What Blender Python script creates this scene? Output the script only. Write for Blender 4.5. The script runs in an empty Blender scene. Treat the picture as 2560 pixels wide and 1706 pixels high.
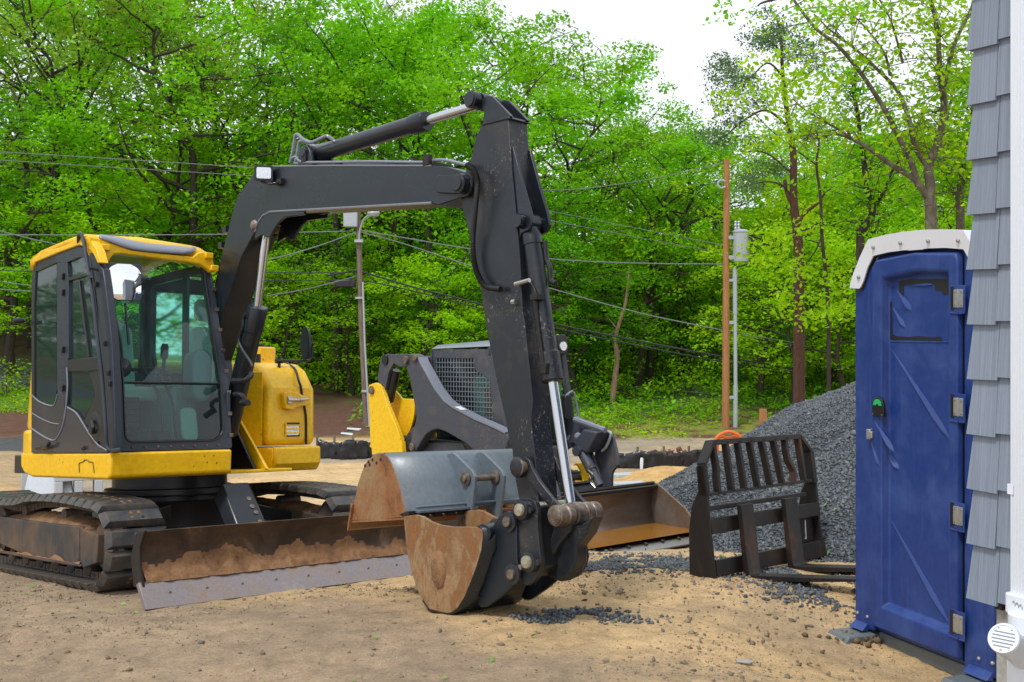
import bpy, bmesh, math, random
import numpy as np
from mathutils import Vector, Matrix
R = math.radians
random.seed(7)
RNG = np.random.default_rng(11)
S = bpy.context.scene
COL = S.collection
# ------------------------------------------------------------------ camera
EYE = 1.75; FOC = 2800.; CX = 1280.; HY = 785.
cam = bpy.data.cameras.new('camera'); camo = bpy.data.objects.new('camera', cam); COL.objects.link(camo)
cam.sensor_width = 36; cam.lens = 36 * FOC / 2560; cam.shift_y = -(853 - HY) / 2560
cam.clip_start = .05; cam.clip_end = 2000
camo.location = (0, 0, EYE); camo.rotation_euler = (R(90), 0, 0)
S.camera = camo
# ------------------------------------------------------------------ world and sun (overcast)
W = bpy.data.worlds.new('World'); S.world = W; W.use_nodes = True
nt = W.node_tree; nt.nodes.clear()
wo = nt.nodes.new('ShaderNodeOutputWorld'); bg = nt.nodes.new('ShaderNodeBackground'); bg2 = nt.nodes.new('ShaderNodeBackground')
sky = nt.nodes.new('ShaderNodeTexSky'); sky.sky_type = 'NISHITA'; sky.sun_disc = False
SUN_EL, SUN_AZ = 58, 215
sky.sun_elevation = R(SUN_EL); sky.sun_rotation = R(SUN_AZ)
bg.inputs[1].default_value = .08
nt.links.new(sky.outputs[0], bg.inputs[0])
tc = nt.nodes.new('ShaderNodeTexCoord'); no = nt.nodes.new('ShaderNodeTexNoise'); no.inputs['Scale'].default_value = 1.6; no.inputs['Detail'].default_value = 4
rp = nt.nodes.new('ShaderNodeValToRGB')
rp.color_ramp.elements[0].position = .3; rp.color_ramp.elements[0].color = (.80, .86, .97, 1)
rp.color_ramp.elements[1].position = .65; rp.color_ramp.elements[1].color = (.96, .98, 1.0, 1)
nt.links.new(tc.outputs['Generated'], no.inputs['Vector']); nt.links.new(no.outputs[0], rp.inputs[0]); nt.links.new(rp.outputs[0], bg2.inputs[0])
bg2.inputs[1].default_value = 1.0
mx = nt.nodes.new('ShaderNodeMixShader'); mx.inputs[0].default_value = .88
nt.links.new(bg.outputs[0], mx.inputs[1]); nt.links.new(bg2.outputs[0], mx.inputs[2]); nt.links.new(mx.outputs[0], wo.inputs[0])
sl = bpy.data.lights.new('sun', 'SUN'); sl.energy = 1.7; sl.angle = R(11); sl.color = (1, .97, .92)
so = bpy.data.objects.new('sun', sl); COL.objects.link(so)
az = R(SUN_AZ)
sd = Vector((math.sin(az) * math.cos(R(SUN_EL)), math.cos(az) * math.cos(R(SUN_EL)), math.sin(R(SUN_EL))))
sl.color = (1, .985, .96)
so.rotation_euler = sd.to_track_quat('Z', 'Y').to_euler(); so.location = (0, -5, 20)
S.view_settings.view_transform = 'Standard'; S.view_settings.look = 'None'; S.view_settings.exposure = .38; S.view_settings.gamma = 1
S.render.engine = 'CYCLES'; S.cycles.max_bounces = 8; S.cycles.transparent_max_bounces = 12
S.cycles.use_denoising = True
# ------------------------------------------------------------------ measuring helpers: photo point -> real point on a known plane
CR = dict(c1=(0,540,2.2395),c2=(0,1080,2.1787),c3=(520,200,2.24),c4=(840,1050,2.9583),c5=(880,800,2.6129),c6=(1400,950,2.8513),c7=(2080,540,2.6125),c8=(2080,1100,2.5875),c9=(1640,0,2.5293),c10=(540,500,2.178),c11=(0,1180,4.9),c12=(2400,1440,5.894),c13=(840,500,2.529),c14=(1380,380,2.119),v=(0,0,.91914),f=(0,0,1))
def q(c, x, y):
    o = CR[c]; return (o[0] + x / o[2], o[1] + y / o[2])
def at(p, d):
    return Vector(((p[0] - CX) / FOC * d, d, EYE - (p[1] - HY) / FOC * d))
class Frame:
    def __init__(s, u, b, C):
        u = Vector(u).normalized(); b = Vector(b); b = (b - u * b.dot(u)).normalized(); w = u.cross(b)
        s.m = Matrix((u, b, w)).transposed().to_4x4(); s.m.translation = Vector(C); s.inv = s.m.inverted()
        s.o = s.inv @ Vector((0, 0, EYE))
    def L(s, c, x, y, ax, val):
        p = q(c, x, y); d = s.inv.to_3x3() @ Vector(((p[0] - CX) / FOC, 1, -(p[1] - HY) / FOC))
        t = (val - s.o[ax]) / d[ax]; return s.o + d * t
    def P(s, c, pts, ax, val):
        o = [i for i in range(3) if i != ax]; r = []
        for x, y in pts:
            l = s.L(c, x, y, ax, val); r.append((l[o[0]], l[o[1]]))
        return r
EX = Frame((2970, 2800, -233), (-2666, 2800, -355), (-2.8875, 9.4395, -.371))
SK = Frame((3336, 2800, -60), (-2351, 2800, -100), (1.987, 12.5, -.78))
FK = Frame((3010, 2800, -145), (-2666, 2800, -578), ((1790 - CX) / FOC * 7.95, 7.95, -.15))
TO = Frame((1090, -2800, 0), (2800, 1090, 0), ((2142 - CX) / FOC * 6.8, 6.8, -.13))
HO = Frame((1440, -2800, 0), (2800, 1440, 0), (1.53, 3.7, 0))
# ------------------------------------------------------------------ noise for terrain
def vnoise(x, y, seed=0):
    xi = np.floor(x).astype(np.int64); yi = np.floor(y).astype(np.int64); xf = x - xi; yf = y - yi
    def h(a, b):
        n = (a * 374761393 + b * 668265263 + seed * 1442695041) & 0x7fffffff
        n = ((n ^ (n >> 13)) * 1274126177) & 0x7fffffff
        return ((n ^ (n >> 16)) & 0xffff) / 65535.
    u = xf * xf * (3 - 2 * xf); v = yf * yf * (3 - 2 * yf)
    return (h(xi, yi) * (1 - u) + h(xi + 1, yi) * u) * (1 - v) + (h(xi, yi + 1) * (1 - u) + h(xi + 1, yi + 1) * u) * v
def fbm(x, y, f, o=4, seed=0):
    x = np.asarray(x, float); y = np.asarray(y, float); r = 0; a = 1; t = 0
    for i in range(o):
        r = r + a * vnoise(x * f, y * f, seed + i * 7); t += a; a *= .55; f *= 2.03
    return r / t
def sstep(a, b, x):
    t = np.clip((np.asarray(x, float) - a) / (b - a), 0, 1); return t * t * (3 - 2 * t)
def tz(X, Y, fine=True):
    X = np.asarray(X, float); Y = np.asarray(Y, float)
    zr = np.interp(Y, [-50, 4, 6.4, 9.44, 12.5, 16, 20, 25, 31.5, 36, 45, 60, 90, 400], [.06, .05, .014, -.31, -.82, -1.12, -1.42, -1.65, -1.72, -1.3, -.55, .6, 2.5, 8])
    zl = np.interp(Y, [-50, 4, 6.4, 9.44, 12.5, 16, 20, 25, 31.5, 34, 36, 40, 45, 60, 90, 400], [.06, .05, .014, -.31, -.75, -1.05, -1.35, -1.62, -1.68, -1.2, -.85, 0, 1.35, 3.4, 5, 9])
    w = sstep(-12.5, -8, X); z = zl * (1 - w) + zr * w
    z = z + .0216 * np.clip(X, -6, 6) * (1 - sstep(14, 24, Y))
    z = z - .285 * np.exp(-(((X - 2.35) / 1.0) ** 2 + ((Y - 6.0) / 1.5) ** 2))
    sx_, sy_ = X - 1.987, Y - 12.5; lx = sx_ * SK.m[0][0] + sy_ * SK.m[1][0]; ly = sx_ * SK.m[0][1] + sy_ * SK.m[1][1]
    w2 = sstep(-2.6, -1.9, lx) * (1 - sstep(.5, 1.2, lx)) * sstep(-1.3, -.35, ly) * (1 - sstep(4.0, 5.5, ly))
    z = z * (1 - w2) + (-.78 + lx * SK.m[2][0] + ly * SK.m[2][1] - .045) * w2
    if fine:
        z = z + (fbm(X, Y, .5, 3, 3) - .5) * .06 * sstep(2, 6, Y) + (fbm(X, Y, 3, 4, 9) - .5) * .045 + (fbm(X, Y, 14, 3, 5) - .5) * .016
        z = z + (fbm(X, Y, .25, 4, 21) - .5) * .5 * sstep(31, 36, Y)
    return z
# ------------------------------------------------------------------ materials
def _mat(name):
    m = bpy.data.materials.new(name); m.use_nodes = True; t = m.node_tree
    b = t.nodes['Principled BSDF']; return m, t, b
def _noise(t, scale, detail=5, rough=.6, vec=None, dist=0):
    n = t.nodes.new('ShaderNodeTexNoise'); n.inputs['Scale'].default_value = scale; n.inputs['Detail'].default_value = detail
    n.inputs['Roughness'].default_value = rough; n.inputs['Distortion'].default_value = dist
    if vec: t.links.new(vec, n.inputs['Vector'])
    return n.outputs[0]
def _ramp(t, inp, stops):
    r = t.nodes.new('ShaderNodeValToRGB'); e = r.color_ramp.elements
    while len(e) < len(stops): e.new(.5)
    for i, (p, c) in enumerate(stops):
        e[i].position = p; e[i].color = (c, c, c, 1) if isinstance(c, (int, float)) else (*c, 1)
    t.links.new(inp, r.inputs[0]); return r.outputs[0]
def _mix(t, fac, a, b):
    m = t.nodes.new('ShaderNodeMix'); m.data_type = 'RGBA'
    for i, v in ((0, fac), (6, a), (7, b)):
        if isinstance(v, (int, float)): m.inputs[i].default_value = v
        elif isinstance(v, tuple): m.inputs[i].default_value = (*v, 1)
        else: t.links.new(v, m.inputs[i])
    return m.outputs[2]
def _obj(t, sc=(1, 1, 1)):
    tcn = t.nodes.new('ShaderNodeTexCoord'); mp = t.nodes.new('ShaderNodeMapping'); mp.inputs['Scale'].default_value = sc
    t.links.new(tcn.outputs['Object'], mp.inputs[0]); return mp.outputs[0]
def _bump(t, b, h, strength, dist=.01):
    n = t.nodes.new('ShaderNodeBump'); n.inputs['Strength'].default_value = strength; n.inputs['Distance'].default_value = dist
    t.links.new(h, n.inputs['Height']); t.links.new(n.outputs[0], b.inputs['Normal'])
def paint(name, base, dirt, rough=.35, chips=None, amount=.62, metallic=0, drips=False, spots=None, bump=.05):
    m, t, b = _mat(name); v = _obj(t)
    n1 = _noise(t, 3.2, 6, .65, v, .3)
    n2 = _noise(t, 30, 4, .6, v)
    f1 = _ramp(t, n1, [(amount - .12, 0.), (amount + .16, 1.)])
    c = _mix(t, _ramp(t, n2, [(.3, 0.), (.7, 1.)]), tuple(x * .86 for x in base), tuple(min(1, x * 1.1) for x in base))
    c = _mix(t, f1, c, dirt)
    if drips:
        vd = _obj(t, (26, 26, 1.6)); nd = _noise(t, 1.6, 3, .5, vd)
        c = _mix(t, _ramp(t, nd, [(.57, 0.), (.75, .55)]), c, dirt)
    if chips:
        nc = _noise(t, 46, 3, .7, v, 1.0); nb = _noise(t, 2.1, 2, .5, v)
        mm = t.nodes.new('ShaderNodeMath'); mm.operation = 'MULTIPLY'
        t.links.new(_ramp(t, nc, [(.60, 0.), (.64, 1.)]), mm.inputs[0]); t.links.new(_ramp(t, nb, [(.5, 0.), (.62, 1.)]), mm.inputs[1])
        c = _mix(t, mm.outputs[0], c, chips)
    if spots:
        vo = t.nodes.new('ShaderNodeTexVoronoi'); vo.inputs['Scale'].default_value = 16; vo.inputs['Randomness'].default_value = 1; t.links.new(v, vo.inputs['Vector'])
        ns = _noise(t, 4, 2, .5, v)
        mm = t.nodes.new('ShaderNodeMath'); mm.operation = 'MULTIPLY'
        t.links.new(_ramp(t, vo.outputs['Distance'], [(.10, 1.), (.15, 0.)]), mm.inputs[0]); t.links.new(_ramp(t, ns, [(.56, 0.), (.6, 1.)]), mm.inputs[1])
        c = _mix(t, mm.outputs[0], c, spots)
    t.links.new(c, b.inputs['Base Color']); b.inputs['Metallic'].default_value = metallic
    t.links.new(_ramp(t, n1, [(.3, rough * .8), (.75, min(1, rough * 1.9))]), b.inputs['Roughness'])
    _bump(t, b, n2, bump, .004)
    return m
def plain(name, base, rough=.5, metallic=0., bump=0, bs=40):
    m, t, b = _mat(name); v = _obj(t); n = _noise(t, bs, 4, .6, v)
    lo, hi_ = (.8, 1.18) if max(base) < .6 else (.96, 1.02)
    c = _mix(t, n, tuple(x * lo for x in base), tuple(min(1, x * hi_) for x in base))
    t.links.new(c, b.inputs['Base Color']); b.inputs['Roughness'].default_value = rough; b.inputs['Metallic'].default_value = metallic
    if bump: _bump(t, b, n, bump, .01)
    return m
def rusty(name, cols, scale=3., rough=.75, metallic=.2, bump=.4, stretch=(1, 1, 1)):
    m, t, b = _mat(name); v = _obj(t, stretch); n1 = _noise(t, scale, 8, .68, v, .6); n2 = _noise(t, 60, 4, .7, v)
    c = _ramp(t, n1, [(.28 + .44 * i / (len(cols) - 1), k) for i, k in enumerate(cols)])
    c = _mix(t, _ramp(t, n2, [(.35, .0), (.75, .35)]), c, tuple(x * .35 for x in cols[0]))
    t.links.new(c, b.inputs['Base Color']); b.inputs['Roughness'].default_value = rough; b.inputs['Metallic'].default_value = metallic
    mm = t.nodes.new('ShaderNodeMath'); mm.operation = 'ADD'; t.links.new(n1, mm.inputs[0]); t.links.new(n2, mm.inputs[1])
    _bump(t, b, mm.outputs[0], bump, .006)
    return m
def glassm(name, tint, refl=.08, milky=0.):
    m = bpy.data.materials.new(name); m.use_nodes = True; t = m.node_tree; t.nodes.clear()
    o = t.nodes.new('ShaderNodeOutputMaterial'); tr = t.nodes.new('ShaderNodeBsdfTransparent'); tr.inputs[0].default_value = (*tint, 1)
    gl = t.nodes.new('ShaderNodeBsdfGlossy'); gl.inputs['Roughness'].default_value = .03; gl.inputs['Color'].default_value = (.95, .97, 1, 1)
    fr = t.nodes.new('ShaderNodeFresnel'); fr.inputs[0].default_value = 1.42
    ad = t.nodes.new('ShaderNodeMath'); ad.operation = 'ADD'; ad.use_clamp = True; ad.inputs[1].default_value = refl
    t.links.new(fr.outputs[0], ad.inputs[0])
    mxs = t.nodes.new('ShaderNodeMixShader'); t.links.new(ad.outputs[0], mxs.inputs[0]); t.links.new(tr.outputs[0], mxs.inputs[1]); t.links.new(gl.outputs[0], mxs.inputs[2])
    last = mxs
    if milky:
        v = _obj(t); nn = _noise(t, 2.2, 7, .7, v, .8); df = t.nodes.new('ShaderNodeBsdfDiffuse'); df.inputs[0].default_value = (.5, .62, .62, 1)
        m2 = t.nodes.new('ShaderNodeMixShader'); t.links.new(_ramp(t, nn, [(.4, .02), (.75, milky)]), m2.inputs[0]); t.links.new(mxs.outputs[0], m2.inputs[1]); t.links.new(df.outputs[0], m2.inputs[2]); last = m2
    t.links.new(last.outputs[0], o.inputs[0]); return m
M = {}
M['char'] = paint('charcoal_paint', (.010, .0145, .021), (.030, .034, .040), .25, amount=.78, bump=.03)
M['char_dirty'] = paint('charcoal_paint_muddy', (.011, .0145, .020), (.055, .048, .040), .33, chips=(.20, .17, .14), amount=.62)
M['cabgrey'] = paint('cab_frame_paint', (.024, .030, .044), (.045, .045, .05), .3, amount=.75)
M['gloss'] = paint('glossy_side_panel', (.05, .047, .055), (.09, .07, .06), .14, amount=.7)
M['skidgrey'] = paint('loader_grey_paint', (.055, .062, .082), (.14, .115, .10), .42, amount=.66, chips=(.2, .14, .1))
M['yellow'] = paint('yellow_paint', (.86, .50, .004), (.72, .38, .01), .26, amount=.72, spots=(.10, .045, .015), drips=False)
M['yellow2'] = paint('yellow_loader_paint', (.88, .54, .01), (.7, .4, .03), .3, amount=.72, spots=(.12, .05, .02))
M['chrome'] = plain('chrome_rod', (.60, .62, .64), .2, 1.)
M['steel'] = plain('bare_steel', (.46, .45, .43), .34, .9, .1)
M['rubber'] = plain('black_rubber', (.018, .018, .02), .5, 0, .1)
M['black'] = plain('black_plastic', (.012, .013, .015), .35)
M['pin'] = rusty('worn_pin_steel', [(.05, .035, .025), (.22, .17, .13), (.42, .38, .33)], 14, .45, .6, .2)
M['nickel'] = rusty('nickel_pin', [(.2, .17, .12), (.5, .47, .36), (.62, .6, .5)], 20, .4, .6, .1)
M['rust'] = rusty('rusty_bucket_plate', [(.06, .03, .018), (.30, .12, .04), (.33, .20, .09), (.34, .25, .14)], 3.0, .6, .1, .4, (1, 1.3, .8))
M['rustdk'] = rusty('dark_rusty_steel', [(.010, .010, .011), (.014, .013, .013), (.028, .020, .017), (.10, .042, .02)], 4, .5, .25, .3, (1, 1, .45))
M['bucketgrey'] = paint('bucket_grey_paint', (.125, .155, .18), (.17, .15, .12), .34, chips=(.28, .17, .1), amount=.72)
M['bladefront'] = rusty('muddy_blade_steel', [(.018, .014, .012), (.04, .026, .018), (.09, .05, .03), (.26, .18, .10)], 2.6, .6, .1, .5)
M['lip'] = rusty('worn_cutting_edge', [(.38, .22, .11), (.33, .27, .245), (.30, .275, .29), (.44, .35, .26)], 2.6, .38, .45, .12, (1, 1, 1))
M['mud'] = rusty('dried_mud', [(.12, .06, .03), (.28, .145, .065), (.36, .21, .11)], 9, .95, 0, 1.0)
M['trackpad'] = paint('track_shoe_rubber', (.032, .036, .042), (.13, .10, .07), .34, amount=.52, bump=.3)
M['trackframe'] = paint('track_frame_paint', (.03, .034, .038), (.14, .085, .05), .5, amount=.5, drips=True, bump=.2)
M['glass'] = glassm('cab_glass', (.50, .88, .80), .012, .05)
M['glass2'] = glassm('tinted_glass', (.48, .84, .74), .0, .03)
M['mirror'] = plain('mirror_glass', (.9, .91, .92), .02, 1.)
M['seat'] = plain('grey_seat_cover', (.42, .47, .47), .55)
M['console'] = plain('console_plastic', (.20, .25, .28), .45)
M['visor'] = plain('visor_plastic', (.20, .215, .26), .28)
M['lens'] = plain('lamp_lens', (.8, .82, .85), .08, .6, .4, 60)
M['blue'] = paint('blue_plastic', (.013, .043, .205), (.042, .085, .28), .34, amount=.60, drips=True, bump=.06)
M['blacksheet'] = plain('black_sheet_plastic', (.02, .021, .026), .28, 0, .3, 6)
M['white'] = plain('white_plastic', (.84, .86, .90), .4)
M['pvc'] = plain('white_pvc', (.76, .80, .86), .28)
M['label'] = plain('grey_ink', (.22, .24, .26), .6)
M['concrete'] = rusty('concrete', [(.30, .29, .26), (.42, .41, .37), (.5, .49, .45)], 12, .9, 0, .5)
M['greyskid'] = plain('grey_skid_plastic', (.13, .155, .165), .5)
M['zinc'] = plain('zinc_plate', (.46, .46, .44), .42, .7)
M['green'] = plain('green_indicator', (.02, .45, .12), .4)
M['decal'] = plain('torn_black_decal', (.012, .014, .014), .5)
M['orange'] = plain('orange_conduit', (.75, .16, .03), .4)
M['wirem'] = plain('weathered_cable', (.17, .185, .19), .6)
M['wireb'] = plain('black_cable', (.02, .022, .025), .6)
M['wood'] = rusty('orange_pole_wood', [(.26, .10, .03), (.42, .19, .07), (.52, .27, .12)], 5, .8, 0, .5, (6, 6, .6))
M['woodgrey'] = rusty('weathered_pole_wood', [(.10, .07, .05), (.2, .15, .12), (.30, .23, .19)], 5, .85, 0, .5, (6, 6, .6))
M['galv'] = plain('galvanised_grey', (.42, .46, .50), .45, .2)
M['boardm'] = plain('pale_grey_board', (.45, .48, .52), .7)
M['stone'] = None
def stone_mat(name, cols, rough=.7):
    m, t, b = _mat(name); g = t.nodes.new('ShaderNodeNewGeometry')
    c = _ramp(t, g.outputs['Random Per Island'], [(i / (len(cols) - 1), k) for i, k in enumerate(cols)])
    n = _noise(t, 90, 3, .6, _obj(t)); c = _mix(t, n, c, tuple(x * .6 for x in cols[len(cols) // 2]))
    t.links.new(c, b.inputs['Base Color']); b.inputs['Roughness'].default_value = rough; return m
M['bluestone'] = stone_mat('crushed_bluestone', [(.022, .027, .033), (.07, .082, .092), (.04, .046, .054), (.16, .18, .195), (.055, .064, .072), (.10, .115, .128), (.27, .29, .30)], .5)
M['pebble'] = stone_mat('mixed_pebbles', [(.14, .11, .08), (.28, .22, .15), (.10, .10, .11), (.40, .30, .18), (.20, .17, .14), (.5, .46, .40)], .8)
M['clod'] = stone_mat('soil_clods', [(.13, .085, .05), (.20, .14, .08), (.28, .19, .10)], .95)
M['leaflitter'] = stone_mat('fallen_green_leaves', [(.12, .36, .02), (.22, .48, .04), (.10, .28, .03)], .6)
M['debris'] = stone_mat('red_brown_debris', [(.16, .05, .03), (.24, .10, .06), (.10, .05, .04)], .9)
M['litter'] = plain('white_litter', (.65, .68, .72), .6)
def leaf_mat(name, cols, trans=.5):
    m = bpy.data.materials.new(name); m.use_nodes = True; t = m.node_tree; t.nodes.clear()
    o = t.nodes.new('ShaderNodeOutputMaterial'); g = t.nodes.new('ShaderNodeNewGeometry'); oi = t.nodes.new('ShaderNodeObjectInfo')
    c = _ramp(t, g.outputs['Random Per Island'], [(i / (len(cols) - 1), k) for i, k in enumerate(cols)])
    tn = _noise(t, .35, 3, .6, _obj(t)); c = _mix(t, _ramp(t, tn, [(.38, 0.), (.62, .5)]), c, cols[-1])
    hs = t.nodes.new('ShaderNodeHueSaturation'); t.links.new(c, hs.inputs['Color'])
    mr = t.nodes.new('ShaderNodeMapRange'); mr.inputs[3].default_value = .482; mr.inputs[4].default_value = .508; t.links.new(oi.outputs['Random'], mr.inputs[0]); t.links.new(mr.outputs[0], hs.inputs['Hue'])
    mr2 = t.nodes.new('ShaderNodeMapRange'); mr2.inputs[3].default_value = .9; mr2.inputs[4].default_value = 1.3; t.links.new(oi.outputs['Random'], mr2.inputs[0]); t.links.new(mr2.outputs[0], hs.inputs['Value'])
    d = t.nodes.new('ShaderNodeBsdfDiffuse'); tr = t.nodes.new('ShaderNodeBsdfTranslucent'); a = t.nodes.new('ShaderNodeMixShader'); a.inputs[0].default_value = trans
    t.links.new(hs.outputs[0], d.inputs[0]); t.links.new(hs.outputs[0], tr.inputs[0]); t.links.new(d.outputs[0], a.inputs[1]); t.links.new(tr.outputs[0], a.inputs[2])
    gl = t.nodes.new('ShaderNodeBsdfGlossy'); gl.inputs['Roughness'].default_value = .45; b2 = t.nodes.new('ShaderNodeMixShader'); b2.inputs[0].default_value = .012
    t.links.new(a.outputs[0], b2.inputs[1]); t.links.new(gl.outputs[0], b2.inputs[2]); t.links.new(b2.outputs[0], o.inputs[0]); return m
M['leafA'] = leaf_mat('maple_leaves', [(.07, .25, .004), (.17, .48, .006), (.11, .36, .005), (.28, .62, .008)])
M['leafB'] = leaf_mat('dark_maple_leaves', [(.04, .17, .004), (.11, .35, .006), (.07, .26, .005), (.17, .46, .008)])
M['leafY'] = leaf_mat('yellow_green_leaves', [(.17, .42, .004), (.30, .58, .006), (.23, .50, .005), (.40, .68, .008)])
M['leafO'] = leaf_mat('young_oak_leaves', [(.16, .31, .02), (.26, .44, .03), (.21, .38, .03), (.33, .52, .05)])
M['needle'] = leaf_mat('pine_needles', [(.05, .12, .05), (.09, .18, .07), (.13, .22, .09)], .2)
M['bark'] = rusty('dark_bark', [(.025, .02, .015), (.06, .045, .035), (.11, .085, .065)], 6, .95, 0, 1., (3, 3, .7))
M['barkred'] = rusty('reddish_pine_bark', [(.05, .022, .014), (.10, .045, .03), (.16, .08, .055)], 6, .95, 0, 1., (3, 3, .7))
M['lichen'] = rusty('lichen_bark', [(.06, .045, .035), (.14, .11, .08), (.27, .30, .20)], 3, .95, 0, 1., (2, 2, 1.2))
M['barktan'] = rusty('bare_tan_bark', [(.18, .10, .06), (.34, .21, .14), (.44, .31, .22)], 6, .9, 0, .8, (3, 3, .6))
# ------------------------------------------------------------------ mesh builder
SPLIT = {'roller', 'wheel', 'bolt', 'pipe_clamp', 'end_plate', 'blade_arm', 'door_fitting', 'pedal', 'screw', 'rivet', 'clamp', 'hydraulic_pipe', 'hose', 'foot_bolt', 'vent_bar', 'bushing', 'roof_bracket', 'cylinder_mount', 'cylinder_bracket', 'top_ear', 'rear_glass', 'slot', 'weld_edge', 'panel_trim', 'hose_fitting', 'oil_line', 'drain_hole'}
class MB:
    def __init__(s): s.v = []; s.f = []; s.mi = []; s.cur = 0
    def add(s, vs, fs):
        o = len(s.v); s.v += [tuple(v) for v in vs]; s.f += [tuple(i + o for i in f) for f in fs]; s.mi += [s.cur] * len(fs); return s
    def box(s, x0, x1, y0, y1, z0, z1):
        return s.add([(x, y, z) for z in (z0, z1) for y in (y0, y1) for x in (x0, x1)], [(0, 2, 3, 1), (4, 5, 7, 6), (0, 1, 5, 4), (2, 6, 7, 3), (0, 4, 6, 2), (1, 3, 7, 5)])
    def hexa(s, lo, hi):   # two quads (lists of 4 points), joined
        return s.add(list(lo) + list(hi), [(3, 2, 1, 0), (4, 5, 6, 7), (0, 1, 5, 4), (1, 2, 6, 5), (2, 3, 7, 6), (3, 0, 4, 7)])
    def prism(s, pts, ax, a, b, inset=None):
        def mk(p, w):
            l = [p[0], p[1]]; l.insert(ax, w); return tuple(l)
        n = len(pts); return s.add([mk(p, a) for p in pts] + [mk(p, b) for p in (inset or pts)], [tuple(range(n)), tuple(range(2 * n - 1, n - 1, -1))] + [(i, (i + 1) % n, n + (i + 1) % n, n + i) for i in range(n)])
    def cyl(s, p0, p1, r0, r1=None, n=20, caps=True):
        r1 = r0 if r1 is None else r1; p0 = Vector(p0); p1 = Vector(p1); d = (p1 - p0).normalized()
        a = d.orthogonal().normalized(); b = d.cross(a); vs = []
        for p, r in ((p0, r0), (p1, r1)): vs += [p + (a * math.cos(t) + b * math.sin(t)) * r for t in [2 * math.pi * i / n for i in range(n)]]
        fs = [(i, (i + 1) % n, n + (i + 1) % n, n + i) for i in range(n)]
        if caps: fs += [tuple(range(n - 1, -1, -1)), tuple(range(n, 2 * n))]
        return s.add(vs, fs)
    def tube(s, pts, r, n=8, caps=True):
        pts = [Vector(p) for p in pts]; m = len(pts); rs = r if isinstance(r, (list, tuple)) else [r] * m; vs = []; a = None
        for i, p in enumerate(pts):
            d = (pts[min(i + 1, m - 1)] - pts[max(i - 1, 0)]);
            if d.length < 1e-9: d = Vector((0, 0, 1))
            d.normalize()
            a = d.orthogonal().normalized() if a is None else (a - d * a.dot(d)).normalized()
            b = d.cross(a); vs += [p + (a * math.cos(2 * math.pi * k / n) + b * math.sin(2 * math.pi * k / n)) * rs[i] for k in range(n)]
        fs = [(i * n + k, i * n + (k + 1) % n, (i + 1) * n + (k + 1) % n, (i + 1) * n + k) for i in range(m - 1) for k in range(n)]
        if caps: fs += [tuple(range(n - 1, -1, -1)), tuple(range((m - 1) * n, m * n))]
        return s.add(vs, fs)
    def lathe(s, c, axis, prof, n=24):
        c = Vector(c); d = Vector(axis).normalized(); a = d.orthogonal().normalized(); b = d.cross(a); vs = []
        for r, h in prof: vs += [c + d * h + (a * math.cos(2 * math.pi * k / n) + b * math.sin(2 * math.pi * k / n)) * r for k in range(n)]
        m = len(prof); fs = [(i * n + k, i * n + (k + 1) % n, (i + 1) * n + (k + 1) % n, (i + 1) * n + k) for i in range(m - 1) for k in range(n)]
        return s.add(vs, fs + [tuple(range(n - 1, -1, -1)), tuple(range((m - 1) * n, m * n))])
    def grid(s, rows):
        m = len(rows[0]); return s.add([p for r in rows for p in r], [(i * m + k, i * m + k + 1, (i + 1) * m + k + 1, (i + 1) * m + k) for i in range(len(rows) - 1) for k in range(m - 1)])
    def pieces(s):
        par = list(range(len(s.v)))
        def fd(i):
            while par[i] != i: par[i] = par[par[i]]; i = par[i]
            return i
        for f in s.f:
            a = fd(f[0])
            for j in f[1:]: par[fd(j)] = a
        out = {}
        for f, k in zip(s.f, s.mi): out.setdefault(fd(f[0]), []).append((f, k))
        r = []
        for fs in out.values():
            m_ = MB(); ids = sorted({i for f, _ in fs for i in f}); mp = {i: k for k, i in enumerate(ids)}
            m_.v = [s.v[i] for i in ids]; m_.f = [tuple(mp[i] for i in f) for f, _ in fs]; m_.mi = [k for _, k in fs]; r.append(m_)
        return r
    def build(s, name, mat, parent=None, bevel=0, seg=2, solid=0, ang=35, sub=0):
        if name in SPLIT:
            p = s.pieces()
            if len(p) > 1:
                for m_ in p: o = m_._build(name, mat, parent, bevel, seg, solid, ang, sub)
                return o
        return s._build(name, mat, parent, bevel, seg, solid, ang, sub)
    def _build(s, name, mat, parent=None, bevel=0, seg=2, solid=0, ang=35, sub=0):
        me = bpy.data.meshes.new(name); me.from_pydata(s.v, [], s.f)
        mats = mat if isinstance(mat, (list, tuple)) else [mat]
        for k in mats: me.materials.append(M[k] if isinstance(k, str) else k)
        if len(mats) > 1: me.polygons.foreach_set('material_index', s.mi)
        bm = bmesh.new(); bm.from_mesh(me); bmesh.ops.recalc_face_normals(bm, faces=bm.faces); bm.to_mesh(me); bm.free()
        me.shade_smooth(); me.set_sharp_from_angle(angle=R(ang))
        o = bpy.data.objects.new(name, me); COL.objects.link(o); o.parent = parent
        if sub: d = o.modifiers.new('sub', 'SUBSURF'); d.levels = d.render_levels = sub
        if solid: d = o.modifiers.new('solid', 'SOLIDIFY'); d.thickness = solid; d.offset = 0
        if bevel: d = o.modifiers.new('bevel', 'BEVEL'); d.width = bevel; d.segments = seg; d.limit_method = 'ANGLE'; d.angle_limit = R(40)
        return o
def tag(o, label=None, cat=None, group=None, kind=None):
    for k, v in (('label', label), ('category', cat), ('group', group), ('kind', kind)):
        if v: o[k] = v
    return o
def thing(name, label, cat, m=None, group=None):
    o = bpy.data.objects.new(name, None); COL.objects.link(o); o.empty_display_size = .2
    if m is not None: o.matrix_world = m if isinstance(m, Matrix) else Matrix.Translation(Vector(m))
    return tag(o, label, cat, group)
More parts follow.
